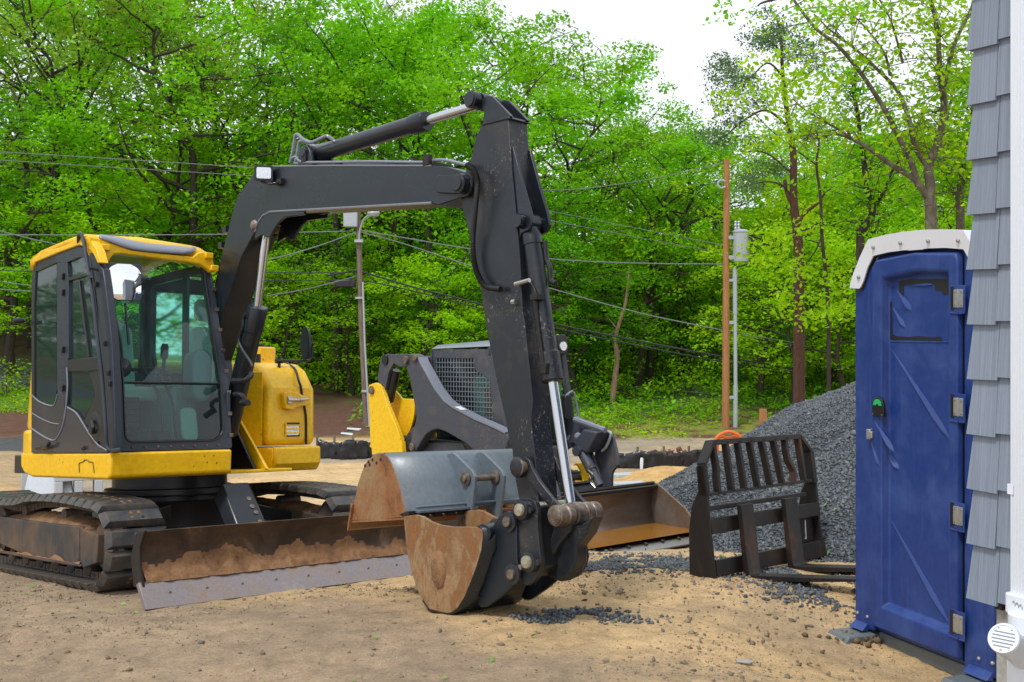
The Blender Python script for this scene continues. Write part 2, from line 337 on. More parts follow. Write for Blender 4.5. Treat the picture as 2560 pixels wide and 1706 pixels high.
def spline(pts, n=8):
    P = [Vector(p) for p in pts]; P = [P[0] * 2 - P[1]] + P + [P[-1] * 2 - P[-2]]; out = []
    for i in range(1, len(P) - 2):
        for k in range(n):
            t = k / n; a, b, c, d = P[i - 1:i + 3]
            out.append(.5 * ((2 * b) + (c - a) * t + (2 * a - 5 * b + 4 * c - d) * t * t + (3 * b - a - 3 * c + d) * t ** 3))
    return out + [P[-2]]
def rrect(x0, x1, z0, z1, r, n=6):
    out = []
    rs = r if isinstance(r, (list, tuple)) else [r] * 4
    for (cx, cz, a0, rr) in ((x1 - rs[0], z1 - rs[0], 0, rs[0]), (x0 + rs[1], z1 - rs[1], 90, rs[1]), (x0 + rs[2], z0 + rs[2], 180, rs[2]), (x1 - rs[3], z0 + rs[3], 270, rs[3])):
        out += [(cx + rr * math.cos(R(a0 + 90 * i / n)), cz + rr * math.sin(R(a0 + 90 * i / n))) for i in range(n + 1)]
    return out
def scatter(name, mat, pts, sizes, flat=.6, parent=None, seed=1, kind='rock'):
    """many small stones or leaves in one mesh; pts (n,3), sizes (n,)"""
    g = np.random.default_rng(seed); n = len(pts)
    if kind == 'rock':
        base = np.array([(1, 0, 0), (.3, .9, .1), (-.8, .6, -.1), (-.9, -.5, .1), (.2, -1, 0), (0, .1, .9), (.1, 0, -.9)])
        fc = np.array([(0, 1, 5), (1, 2, 5), (2, 3, 5), (3, 4, 5), (4, 0, 5), (1, 0, 6), (2, 1, 6), (3, 2, 6), (4, 3, 6), (0, 4, 6)])
    else:
        base = np.array([(-1, 0, 0), (0, -.5, .12), (1, 0, 0), (0, .5, .12)]); fc = np.array([(0, 1, 2), (0, 2, 3)])
    k = len(base); b = base[None] * (1 + g.uniform(-.35, .35, (n, k, 3))) if kind == 'rock' else np.repeat(base[None], n, 0)
    b = b * np.array([1, 1, flat]) if kind == 'rock' else b
    q4 = g.normal(size=(n, 4)); 
    if kind == 'rock': q4[:, 1:3] *= .45
    else: q4[:, 1:3] *= .25
    q4 /= np.linalg.norm(q4, axis=1)[:, None]; w, x, y, z = q4.T
    Rm = np.stack([1 - 2 * (y * y + z * z), 2 * (x * y - z * w), 2 * (x * z + y * w), 2 * (x * y + z * w), 1 - 2 * (x * x + z * z), 2 * (y * z - x * w), 2 * (x * z - y * w), 2 * (y * z + x * w), 1 - 2 * (x * x + y * y)], 1).reshape(n, 3, 3)
    V = np.einsum('nij,nkj->nki', Rm, b) * np.asarray(sizes)[:, None, None] + np.asarray(pts)[:, None]
    Fc = (fc[None] + (np.arange(n) * k)[:, None, None]).reshape(-1, 3)
    o = tri_mesh(name, V.reshape(-1, 3), Fc, mat); o.parent = parent; return o
def tri_mesh(name, V, Fc, mat, smooth=False):
    me = bpy.data.meshes.new(name); w = Fc.shape[1]
    me.vertices.add(len(V)); me.vertices.foreach_set('co', np.ascontiguousarray(V, dtype=np.float32).ravel())
    me.loops.add(Fc.size); me.loops.foreach_set('vertex_index', Fc.astype(np.int32).ravel())
    me.polygons.add(len(Fc)); me.polygons.foreach_set('loop_start', np.arange(len(Fc), dtype=np.int32) * w)
    me.update(calc_edges=True); me.materials.append(M[mat] if isinstance(mat, str) else mat)
    if smooth: me.shade_smooth()
    o = bpy.data.objects.new(name, me); COL.objects.link(o); return o
# ------------------------------------------------------------------ ground: one sheet to the horizon
def axis_lines(c0, lo, hi, h0, g):
    a = [c0]; h = h0
    while a[-1] < hi: a.append(a[-1] + h); h *= g
    b = [c0]; h = h0
    while b[-1] > lo: b.append(b[-1] - h); h *= g
    return np.array(sorted(set(b + a)))
def build_ground():
    ys = [1.0]; 
    while ys[-1] < 420: ys.append(ys[-1] + max(.028, .0062 * ys[-1] * (1 if ys[-1] < 14 else 1.6)))
    ys = np.concatenate([[-60, -20, -6, -2, 0], ys]); xs = axis_lines(0, -300, 300, .032, 1.012)
    X, Y = np.meshgrid(xs, ys); Z = tz(X, Y)
    # soil heap ridges left by the machines: shallow ruts beside the tracks
    for cx in (-3.4, 1.0):
        Z = Z - .035 * np.exp(-((X - cx + (Y - 7) * .75) / .22) ** 2) * sstep(4.5, 6, Y) * (1 - sstep(9, 11, Y)) * (fbm(X, Y, 1.5, 2, 33) > .45)
    n, m = X.shape; idx = np.arange(n * m).reshape(n, m)
    Fc = np.stack([idx[:-1, :-1], idx[:-1, 1:], idx[1:, 1:], idx[1:, :-1]], -1).reshape(-1, 4)
    N = fbm(X, Y, .45, 4, 50); N2 = fbm(X, Y, 1.7, 4, 60)
    def C(*c): return np.array(c)
    sand = C(.70, .475, .235); brown = C(.41, .295, .185); grey = C(.24, .215, .19); ochre = C(.52, .345, .155); mulch = C(.13, .06, .04); asph = C(.085, .09, .10); grass = C(.10, .22, .015); forest = C(.05, .115, .012); yel = C(.22, .24, .03)
    def mix(a, b, w): return a + (b - a) * w[..., None]
    col = np.broadcast_to(brown, X.shape + (3,)).copy()
    w = sstep(-.25, .35, (Y - 5.5) * .55 + (X - .35) * .62 + (N - .5) * 2.2 + (N2 - .5) * .6); col = mix(col, sand, w)
    w = sstep(.52, .66, N2) * sstep(.2, 1.4, X) * .5; col = mix(col, brown, w)
    w = sstep(8.5, 11, Y) * sstep(.36, .58, fbm(X, Y, .3, 4, 71)); col = mix(col, grey * 1.25, w * .75)
    w = sstep(9, 11, Y) * (1 - sstep(-5.5, -4.2, X + (Y - 12) * .45)) ; col = mix(col, ochre, w * .6)
    w = sstep(12, 14, Y) * sstep(-.5, .5, X + N * 2) * (1 - sstep(23, 26, Y)); col = mix(col, ochre, w * .7)
    bank = sstep(30.5, 31.8, Y + (N2 - .5) * 1.6)
    right = sstep(-4.5, -1.5, X + (N - .5) * 5)
    bk = mix(mix(np.broadcast_to(mulch, col.shape).copy(), grass * .6, sstep(.5, .62, N2) * .5 * sstep(34, 38, Y)), mix(np.broadcast_to(yel, col.shape).copy(), mulch, sstep(.42, .58, N2)), right)
    bk = mix(bk, forest, sstep(33.5, 37.5, Y + (N - .5) * 5) * right)
    bk = mix(bk, forest, sstep(46, 52, Y))
    col = mix(col, bk, bank)
    left = 1 - sstep(-11, -9.5, X)
    col = mix(col, asph, left * sstep(27.4, 27.7, Y) * (1 - sstep(31.0, 31.3, Y)))
    col = mix(col, grass, left * sstep(33.7, 34.2, Y + (N2 - .5) * .5) * (1 - sstep(36.2, 36.6, Y)))
    col = mix(col, asph * 1.05, left * sstep(36.3, 36.6, Y) * (1 - sstep(40.2, 40.5, Y)))
    V = np.stack([X, Y, Z], -1).reshape(-1, 3)
    o = tri_mesh('ground', V, Fc, ground_mat(), smooth=True)
    ca = o.data.color_attributes.new('soil', 'FLOAT_COLOR', 'POINT')
    ca.data.foreach_set('color', np.concatenate([col, np.ones(X.shape + (1,))], -1).astype(np.float32).ravel())
    return tag(o, kind='structure')
def ground_mat():
    m, t, b = _mat('yard_soil'); at_ = t.nodes.new('ShaderNodeAttribute'); at_.attribute_name = 'soil'; v = _obj(t)
    n1 = _noise(t, 7, 8, .7, v); n2 = _noise(t, 55, 6, .75, v); n3 = _noise(t, 1.3, 4, .6, v)
    hs = t.nodes.new('ShaderNodeHueSaturation'); t.links.new(at_.outputs['Color'], hs.inputs['Color'])
    ad = t.nodes.new('ShaderNodeMath'); ad.operation = 'ADD'; t.links.new(n1, ad.inputs[0]); t.links.new(n2, ad.inputs[1])
    mr = t.nodes.new('ShaderNodeMapRange'); mr.inputs[1].default_value = .6; mr.inputs[2].default_value = 1.4; mr.inputs[3].default_value = .42; mr.inputs[4].default_value = 1.55; t.links.new(ad.outputs[0], mr.inputs[0]); t.links.new(mr.outputs[0], hs.inputs['Value'])
    vo = t.nodes.new('ShaderNodeTexVoronoi'); vo.inputs['Scale'].default_value = 62; t.links.new(v, vo.inputs['Vector'])
    c = _mix(t, _ramp(t, vo.outputs['Distance'], [(.14, .8), (.26, 0.)]), hs.outputs[0], _mix(t, vo.outputs['Color'], (.34, .30, .25), (.10, .09, .085)))
    c = _mix(t, _ramp(t, n3, [(.42, 0.), (.62, .22)]), c, (.12, .09, .06))
    t.links.new(c, b.inputs['Base Color']); t.links.new(_ramp(t, n3, [(.35, .95), (.65, .6)]), b.inputs['Roughness']); b.inputs['Specular IOR Level'].default_value = .3
    _bump(t, b, ad.outputs[0], .9, .02); return m
ground = build_ground()
def gz(x, y): return float(tz(np.array([x]), np.array([y]))[0])
def on_ground(c, x, y):     # where the sight line through a photo point meets the ground
    p = q(c, x, y); d = 2.5
    for _ in range(900):
        w = at(p, d)
        if w.z < gz(w.x, w.y): return w
        d *= 1.006
    return w
# loose stones, clods and leaves
def scat_region(n, x0, x1, y0, y1, dens=None):
    X = RNG.uniform(x0, x1, n); Y = RNG.uniform(y0, y1, n)
    if dens is not None: k = RNG.uniform(0, 1, n) < dens(X, Y); X, Y = X[k], Y[k]
    return X, Y
X, Y = scat_region(60000, -5, 4.2, 3.6, 12, lambda x, y: (np.abs(x) < y * .5) * (.15 + .85 * sstep(.4, .65, fbm(x, y, .9, 3, 91))) * np.clip(6.2 / y, 0, 1) ** 1.3)
s_ = .0035 + .010 * RNG.pareto(3.0, len(X)).clip(0, 3.0) * .6
tag(scatter('pebbles', 'pebble', np.stack([X, Y, tz(X, Y) + s_ * .15], -1), s_, .6, seed=3), kind='stuff')
X, Y = scat_region(900, -5, 4.2, 3.6, 12, lambda x, y: sstep(.45, .6, fbm(x, y, 1.3, 3, 191)))
s_ = .006 + .010 * RNG.pareto(3, len(X)).clip(0, 2)
tag(scatter('soil_clods', 'clod', np.stack([X, Y, tz(X, Y) + s_ * .1], -1), s_, .7, seed=5), kind='stuff')
X, Y = scat_region(170, -4.5, 4, 4, 14)
tag(scatter('fallen_leaves', 'leaflitter', np.stack([X, Y, tz(X, Y) + .012], -1), RNG.uniform(.012, .028, len(X)), seed=6, kind='leaf'), kind='stuff')
# gravel spilled from the pile
def patch(cx, cy, rx, ry, n):
    a = RNG.normal(size=(n, 2)) * .5; return np.stack([cx + a[:, 0] * rx, cy + a[:, 1] * ry], -1)
g1 = on_ground('v', 1400, 1305); g2 = on_ground('v', 1520, 1300); g3 = on_ground('v', 1340, 1412); g4 = on_ground('v', 1270, 1428); g5 = on_ground('v', 1920, 1365); g6 = on_ground('v', 1850, 1325)
pp = np.concatenate([patch(g1.x, g1.y, .75, .30, 1500), patch(g2.x, g2.y + .2, .9, .3, 1100), patch(g3.x, g3.y, .2, .13, 230), patch(g4.x, g4.y, .26, .09, 230), patch(g3.x + .15, g3.y - .1, .3, .15, 90), patch(g5.x, g5.y, .55, .4, 1300), patch(g6.x, g6.y + .3, .9, .6, 2600), patch(.4, 9.2, 1.2, .8, 700)])
keep = fbm(pp[:, 0], pp[:, 1], 5, 2, 77) > .42; pp = pp[keep]
s_ = RNG.uniform(.008, .021, len(pp))
tag(scatter('spilled_bluestone_gravel', 'bluestone', np.stack([pp[:, 0], pp[:, 1], tz(pp[:, 0], pp[:, 1]) + s_ * .35], -1), s_, .55, seed=9), kind='stuff')
# gravel pile
PC = (4.75, 11.85)
def pile_h(x, y):
    a = np.arctan2(y - PC[1], x - PC[0]); r = np.hypot(x - PC[0], y - PC[1]) * (1 + .06 * np.sin(a * 3 + 1) + .04 * np.sin(a * 7))
    h = 2.15 - .56 * np.sqrt(r * r + .3)
    h = np.maximum(h, 2.50 - .56 * np.sqrt((x - 5.6) ** 2 + (y - 14.6) ** 2 + .3))
    lx = (x - 1.987) * SK.m[0][0] + (y - 12.5) * SK.m[1][0]; ly = (x - 1.987) * SK.m[0][1] + (y - 12.5) * SK.m[1][1]
    h = np.minimum(h, .80 * np.maximum(np.maximum(lx - .29, ly - .90), np.minimum(-ly - .30, 9 * (x / y - .162))))
    h = h - .25 * sstep(3.4, 4.4, r) * 0
    return h + (fbm(x, y, 1.1, 4, 140) - .5) * .30
def build_pile():
    xs = np.arange(PC[0] - 5.2, PC[0] + 5.2, .06); ys = np.arange(PC[1] - 4.8, PC[1] + 7.2, .06); X, Y = np.meshgrid(xs, ys)
    g = tz(X, Y, False); Z = g + pile_h(X, Y); Z = np.maximum(Z, g - .12)
    n, m = X.shape; idx = np.arange(n * m).reshape(n, m); Fc = np.stack([idx[:-1, :-1], idx[:-1, 1:], idx[1:, 1:], idx[1:, :-1]], -1).reshape(-1, 4)
    o = tri_mesh('gravel_pile', np.stack([X, Y, Z], -1).reshape(-1, 3), Fc, rusty('gravel_pile_bed', [(.02, .025, .032), (.06, .07, .085), (.11, .13, .15)], 30, .8, 0, 1.), True)
    tag(o, 'large pile of blue-grey crushed stone heaped behind the forks and the blue toilet', 'gravel pile', kind='stuff')
    X, Y = scat_region(125000, PC[0] - 4.4, PC[0] + 1.6, PC[1] - 4.4, PC[1] + 3.2, lambda x, y: (pile_h(x, y) > -.06) * ((x / y) < .42) * 1.)
    Z = tz(X, Y, False) + pile_h(X, Y); s = RNG.uniform(.009, .024, len(X)) * (1 + .6 * (RNG.uniform(0, 1, len(X)) < .06))
    c = scatter('crushed_stones', 'bluestone', np.stack([X, Y, Z + s * .2], -1), s, .6, seed=12); c.parent = o; c['kind'] = 'stuff'
    X, Y = scat_region(230, PC[0] - 4.5, PC[0], PC[1] - 4.5, PC[1], lambda x, y: (pile_h(x, y) > 0) * 1.)
    c = scatter('leaves', 'leaflitter', np.stack([X, Y, tz(X, Y, False) + pile_h(X, Y) + .035], -1), RNG.uniform(.012, .028, len(X)), seed=13, kind='leaf'); c.parent = o; c['kind'] = 'stuff'
build_pile()
# ------------------------------------------------------------------ trees
def leaf_cloud(g, centers, radii, per, size, flat=.6, asp=.62, tilt=.75):
    """leaf rhombs round cluster centres -> verts, faces"""
    P = []; 
    for c, r in zip(centers, radii):
        k = max(3, int(per * (r / .7) ** 2)); a = g.normal(size=(k, 3)); a /= np.linalg.norm(a, axis=1)[:, None]
        a *= (g.uniform(.15, 1, k) ** .5)[:, None] * r; a[:, 2] *= flat; P.append(a + c)
    P = np.concatenate(P); n = len(P)
    N = g.normal(size=(n, 3)) * tilt; N[:, 2] += 1; N /= np.linalg.norm(N, axis=1)[:, None]
    T = np.cross(N, g.normal(size=(n, 3))); T /= np.linalg.norm(T, axis=1)[:, None]; B = np.cross(N, T)
    s = (size * g.uniform(.6, 1.35, n))[:, None]
    V = np.stack([P - T * s, P - B * s * asp - N * s * .15, P + T * s, P + B * s * asp - N * s * .15], 1).reshape(-1, 3)
    return V, np.arange(4 * n).reshape(-1, 4)
def grow(g, h, r, crown0=.35, spread=.34, nl=16, lean=.05, up=.55):
    """trunk + limbs (tubes) and cluster centres"""
    mb = MB(); cs = []; rr = []
    n = 9; tp = [Vector((0, 0, -.3))]; dx, dy = g.normal(0, lean, 2)
    for i in range(1, n + 1):
        t = i / n; dx += g.normal(0, .035); dy += g.normal(0, .035); tp.append(Vector((dx * h * t, dy * h * t, h * .93 * t)))
    mb.tube(tp, [max(.015, r * (1 - .88 * i / n)) * (1.25 if i == 0 else 1) for i in range(n + 1)], 8)
    for k in range(nl):
        t = crown0 + (1 - crown0) * (k + g.uniform(0, .8)) / nl; i = min(n - 1, int(t * n)); base = tp[i].lerp(tp[i + 1], t * n - i)
        az_ = k * 2.4 + g.uniform(-.5, .5); prof = math.sin(math.pi * min(1, (t - crown0) / (1 - crown0) * .82 + .16)) ** .7
        L = h * spread * prof * g.uniform(.7, 1.2) + .3; el = up * g.uniform(.3, 1.3)
        d = Vector((math.cos(az_) * math.cos(el), math.sin(az_) * math.cos(el), math.sin(el))); pts = [base]; m = 5
        for j in range(m):
            d = (d + Vector(g.normal(0, .2, 3))).normalized(); pts.append(pts[-1] + d * L / m)
        r0 = r * (1 - .80 * t) * .62 + .018; mb.tube(pts, [max(.008, r0 * (1 - .85 * j / m)) for j in range(m + 1)], 5)
        for j in range(2, m + 1):
            for _ in range(2 if j < m else 3):
                c = pts[j] + Vector(g.normal(0, L * .14 + .12, 3)) * Vector((1, 1, .6)) if False else pts[j] + Vector([g.normal(0, L * .16 + .12), g.normal(0, L * .16 + .12), g.normal(.05, L * .11 + .13)])
                cs.append(np.array(c)); rr.append(g.uniform(.38, .85) * (.55 + h / 26))
                if g.uniform() < .5: mb.tube([pts[j], pts[j].lerp(Vector(c), .6) + Vector((0, 0, .05)), Vector(c)], [r0 * .35 + .004, .008, .004], 4)
    return mb, cs, rr
def make_tree(name, seed, h, r, leaf, bark, per=58, size=.088, **kw):
    g = np.random.default_rng(seed); mb, cs, rr = grow(g, h, r, **kw)
    root = thing(name, 'x', 'tree', (0, 0, 0)); t = mb.build('trunk', bark, root, ang=60)
    V, Fc = leaf_cloud(g, cs, rr, per, size); c = tri_mesh('crown', V, Fc, leaf); c.parent = root
    return root, h
def copy_tree(src):
    r = src.copy(); COL.objects.link(r)
    for ch in src.children:
        c = ch.copy(); COL.objects.link(c); c.parent = r
    return r
PROTO = [make_tree('maple_tree', 21, 13, .17, 'leafA', 'bark', crown0=.2), make_tree('maple_tree', 22, 14, .20, 'leafA', 'bark', crown0=.25, spread=.38, nl=19),
         make_tree('forest_tree', 23, 13, .15, 'leafB', 'bark', crown0=.2), make_tree('forest_tree', 24, 15, .19, 'leafA', 'bark', nl=20, crown0=.22),
         make_tree('oak_tree', 25, 15, .17, 'leafO', 'bark', per=26, size=.09, crown0=.4, up=.95), make_tree('maple_tree', 26, 11, .13, 'leafY', 'bark', crown0=.25, spread=.4),
         make_tree('forest_tree', 27, 14, .16, 'leafA', 'bark', crown0=.42, spread=.36),
         make_tree('understory_tree', 28, 6, .07, 'leafY', 'bark', crown0=.2, spread=.42, nl=12, per=60), make_tree('understory_tree', 29, 7, .08, 'leafA', 'bark', crown0=.15, spread=.36, nl=13, per=60)]
def make_shrub(seed, h, leaf, per=60, size=.07):
    g = np.random.default_rng(seed); mb = MB(); cs = []; rr = []
    for k in range(7):
        a = g.uniform(0, 6.28); L = h * g.uniform(.5, 1); e = g.uniform(.5, 1.3); d = Vector((math.cos(a) * math.cos(e), math.sin(a) * math.cos(e), math.sin(e)))
        pts = [Vector((0, 0, -.1))]
        for j in range(4): d = (d + Vector(g.normal(0, .15, 3))).normalized(); pts.append(pts[-1] + d * L / 4)
        mb.tube(pts, [.025, .018, .012, .008, .004], 5)
        for j in (2, 3, 4):
            cs.append(np.array(pts[j]) + g.normal(0, .12, 3)); rr.append(g.uniform(.25, .5) * (.5 + h / 4))
    root = thing('shrub', 'x', 'shrub', (0, 0, 0)); mb.build('stem', 'bark', root); V, Fc = leaf_cloud(g, cs, rr, per, size, flat=.6); c = tri_mesh('foliage', V, Fc, leaf); c.parent = root
    return root, h
SH = [make_shrub(41, 2.2, 'leafA'), make_shrub(42, 1.6, 'leafY'), make_shrub(43, 2.6, 'leafY')]
_used = set()
def plant(proto, px, d, top=None, height=None, rz=None, label=None, group=None, sx=None):
    (root, h) = proto; o = root if id(root) not in _used else copy_tree(root); _used.add(id(root))
    X = (px - CX) / FOC * d; z = gz(X, d) - .1
    Ht = height if height else (EYE - (top - HY) / FOC * d) - z
    s = Ht / h; w = sx or (.55 * s + .45) * RNG.uniform(.9, 1.15)
    o.location = (X, d, z); o.scale = (w, w, s); o.rotation_euler = (0, 0, RNG.uniform(0, 6.28) if rz is None else rz)
    o['label'] = label; o['group'] = group
    return o
def where(px):
    for lim, s in ((20, 'at the left edge of the photo'), (130, 'behind the rear of the yellow-roofed cab'), (300, 'behind the cab roof'), (430, 'above the middle of the cab roof'), (560, 'above the front corner of the cab'), (700, 'behind the bend of the black boom'), (830, 'left of the lamp pole, under the boom'), (960, 'right behind the lamp pole'), (1060, 'behind the rear tower of the grey loader'), (1160, 'behind the loader cab'), (1290, 'behind the upright black stick'), (1420, 'just right of the black stick'), (1540, 'behind the bare tan snag'), (1650, 'between the tan snag and the orange pole'), (1780, 'left of the orange pole'), (1960, 'behind the reddish pine trunk'), (2140, 'left of the blue toilet'), (2300, 'above the white toilet roof'), (9999, 'next to the grey shingles')):
        if px < lim: return s
SKY = ([-200, 0, 300, 640, 720, 800, 900, 980, 1100, 1350, 1400, 1460, 1520, 1600, 1700, 1800, 2000, 2500], [-160, -120, -160, -120, -50, 0, -15, 20, 10, 25, 95, 130, 210, 250, 270, 300, 310, 310])
def skyl(px): return float(np.interp(px, *SKY))
GB = 'trees standing deep in the wood'; GM = 'trees in the middle of the wood'; GF = 'trees along the front edge of the wood'
r_ = random.Random(5)
for i in range(17):
    px = -150 + i * 160 + r_.uniform(-30, 30); d = r_.uniform(56, 68)
    plant(PROTO[[3, 1, 6, 4][i % 4]], px, d, top=skyl(px) + r_.uniform(-5, 45), label='back row tree ' + where(px), group=GB)
for i in range(15):
    px = -190 + i * 180 + r_.uniform(-35, 35); d = r_.uniform(47, 54)
    plant(PROTO[[1, 3, 0, 6, 4, 2][i % 6]], px, d, top=skyl(px) + r_.uniform(0, 90), label='middle row tree ' + where(px), group=GM)
FRONT = [(-60, 40, 60, 2), (95, 43, -60, 4), (250, 44, -80, 4), (370, 42, 210, 0), (480, 41, -90, 1), (640, 43, 60, 4), (760, 42, 30, 0), (905, 44, 0, 2), (1010, 41, 170, 1), (1120, 43, 30, 3), (1250, 41, 40, 0), (1385, 43, 190, 1), (1490, 42, 320, 2), (1590, 40, 340, 0), (1700, 42, 330, 3), (1900, 38, 420, 5), (2080, 40, 360, 0), (2230, 38, 400, 5), (2380, 40, 330, 1), (1980, 36, 620, 5), (2120, 35, 560, 5), (2330, 35, 480, 5), (160, 39, 520, 5), (330, 38.5, 640, 5), (30, 38.5, 280, 1), (1060, 37.5, 640, 5), (1180, 37, 790, 5), (880, 38.5, 560, 2), (1440, 38, 560, 2), (720, 38, 640, 5), (1330, 38, 480, 2)]
UND = 'small understory trees'
def understory():
    for i in range(44):
        px = -60 + (i % 22) * 118 + r_.uniform(-40, 40); d = r_.uniform(38, 43) if i < 22 else r_.uniform(46, 55)
        if px < 560 and i < 22: d = r_.uniform(42, 46)
        plant(PROTO[7 + i % 2], px, d, height=r_.uniform(3.2, 6.5), label='small leafy understory tree ' + where(px), group=UND)
understory()
for i, (px, d) in enumerate(((-420, 40), (-700, 44), (-900, 36), (-1250, 40), (-1500, 33), (-1900, 34), (-2300, 29), (-2800, 28), (-3500, 25), (-4300, 22), (-5600, 18))):
    plant(PROTO[i % 4], px, d, height=13 + i % 3, label='tall leafy tree beyond the left edge', group='trees beyond the left edge')
for i, (px, d) in enumerate(((2540, 42), (2700, 50), (2820, 40), (3000, 46), (3250, 38), (3500, 44))):
    plant(PROTO[(i + 1) % 4], px, d, height=12 + i % 3, label='leafy tree beyond the right edge, hidden by the house', group='trees beyond the right edge')
KN = ['bright green maple', 'wide bright maple', 'dark green slim tree', 'tall dark green tree', 'sparse yellowish young oak', 'low yellow-green maple', 'high-crowned green tree']
for i, (px, d, top, k) in enumerate(FRONT):
    plant(PROTO[k], px, d, top=top, label=KN[k] + ' ' + where(px), group=GF)
for i in range(122):
    px = (560 + (i % 62) * 30 + r_.uniform(-20, 20)) if i < 100 else -40 + (i - 100) * 40; d = (r_.uniform(37.5, 43) if i < 62 else r_.uniform(43, 54)) if i < 100 else r_.uniform(44, 52)
    plant(SH[i % 3], px, d, height=r_.uniform(1.0, 2.4) if i < 62 else r_.uniform(2, 5), label='undergrowth shrub ' + where(px), group='shrubs in the undergrowth')
for px, d, h_, k, l in ((20, 36, 1.7, 2, 'low yellow-green bush on the brown bank left of the cab'), (1535, 34.5, .8, 2, 'small yellowish bush on the bank behind the rusty loader bucket'), (1590, 33.6, .6, 0, 'small green bush left of the orange pole base'), (1680, 34, .7, 1, 'small dark bush right beside the orange pole foot'), (1480, 33.5, .7, 2, 'small bush behind the loader shield'), (1740, 35, .9, 2, 'yellow-green bush left of the pole pair')):
    plant(SH[k], px, d, height=h_, label=l)
def forest_floor():
    X, Y = scat_region(60000, -26, 22, 32.5, 58, lambda x, y: ((x > -5) + (y > 45)) * (.3 + .7 * sstep(.4, .6, fbm(x, y, .5, 3, 301))) * sstep(32, 36, y) * (np.abs(x) < y * .5))
    P = np.stack([X, Y, tz(X, Y) + RNG.uniform(.02, .4, len(X)) ** 1.5], -1)
    tag(scatter('undergrowth', 'leafA', P, RNG.uniform(.06, .13, len(X)), seed=31, kind='leaf'), kind='stuff')
    X, Y = scat_region(7000, -6, 14, 30.6, 36, lambda x, y: sstep(.42, .6, fbm(x, y, .9, 3, 311)) * (x > -2))
    tag(scatter('low_weeds', 'leafY', np.stack([X, Y, tz(X, Y) + RNG.uniform(.02, .22, len(X))], -1), RNG.uniform(.03, .08, len(X)), seed=32, kind='leaf'), kind='stuff')
    X, Y = scat_region(5000, -24, -10, 33.6, 36.6)
    tag(scatter('grass_strip', 'leafY', np.stack([X, Y, tz(X, Y) + RNG.uniform(.0, .08, len(X))], -1), RNG.uniform(.04, .08, len(X)), seed=33, kind='leaf'), kind='stuff')
forest_floor()
def distant_wood():
    g = np.random.default_rng(404); n = 900; X = g.uniform(-46, 44, n); Y = g.uniform(70, 92, n); Z = tz(X, Y, False) + g.uniform(.3, 1, n) * (9.5 - 2.5 * sstep(-5, 25, X))
    Z = np.where(g.uniform(0, 1, n) < .45, tz(X, Y, False) + g.uniform(.3, 4.5, n), Z)
    V, Fc = leaf_cloud(g, np.stack([X, Y, Z], -1), g.uniform(1.2, 2.2, n), 15, .30, flat=.7, tilt=1.4)
    tag(tri_mesh('distant_wood', V, Fc, 'leafY'), 'far green mass of trees closing the view behind the wood', 'wood', kind='stuff')
distant_wood()
# plain dark trunks standing inside the wood
g_ = np.random.default_rng(77); TR = []
for k in range(3):
    mb = MB(); pts = [Vector((0, 0, -.3))]; dx = 0
    for i in range(8): dx += g_.normal(0, .08); pts.append(Vector((dx, g_.normal(0, .05), (i + 1) * 1.3)))
    mb.tube(pts, [.16 - .012 * i for i in range(9)], 8)
    for j in (3, 4, 5, 6, 7):
        a = g_.uniform(0, 6.28); mb.tube([pts[j], pts[j] + Vector((math.cos(a) * .6, math.sin(a) * .6, .5)), pts[j] + Vector((math.cos(a) * 1.3, math.sin(a) * 1.3, 1.3))], [.05, .03, .012], 5)
    o = mb.build('tree_trunk', 'bark', None, ang=60); tag(o, 'x', 'tree trunk'); TR.append(o)
for i in range(34):
    px = [20, 75, 110, 480, 560, 640, 790, 812, 850, 975, 1010, 1030, 1050, 1075, 1240, 1440, 1475, 1500, 1545, 1660, 1690, 1700, 1725, 1790, 1895, 1910, 1935, 2010, 2050, 2110, 720, 745, 1600, 1625][i]
    d = r_.uniform(39, 50); s = TR[i % 3]; o = s if i < 3 else s.copy()
    if i >= 3: COL.objects.link(o)
    X = (px - CX) / FOC * d; sc = r_.uniform(.6, 1.35); o.location = (X, d, gz(X, d)); o.scale = (sc, sc, r_.uniform(.75, 1.1) * (.6 if px > 1380 else 1)); o.rotation_euler = (r_.uniform(-.06, .06), r_.uniform(-.08, .08), r_.uniform(0, 6.28))
    o['label'] = 'dark thin trunk ' + where(px); o['group'] = 'dark trunks inside the wood'
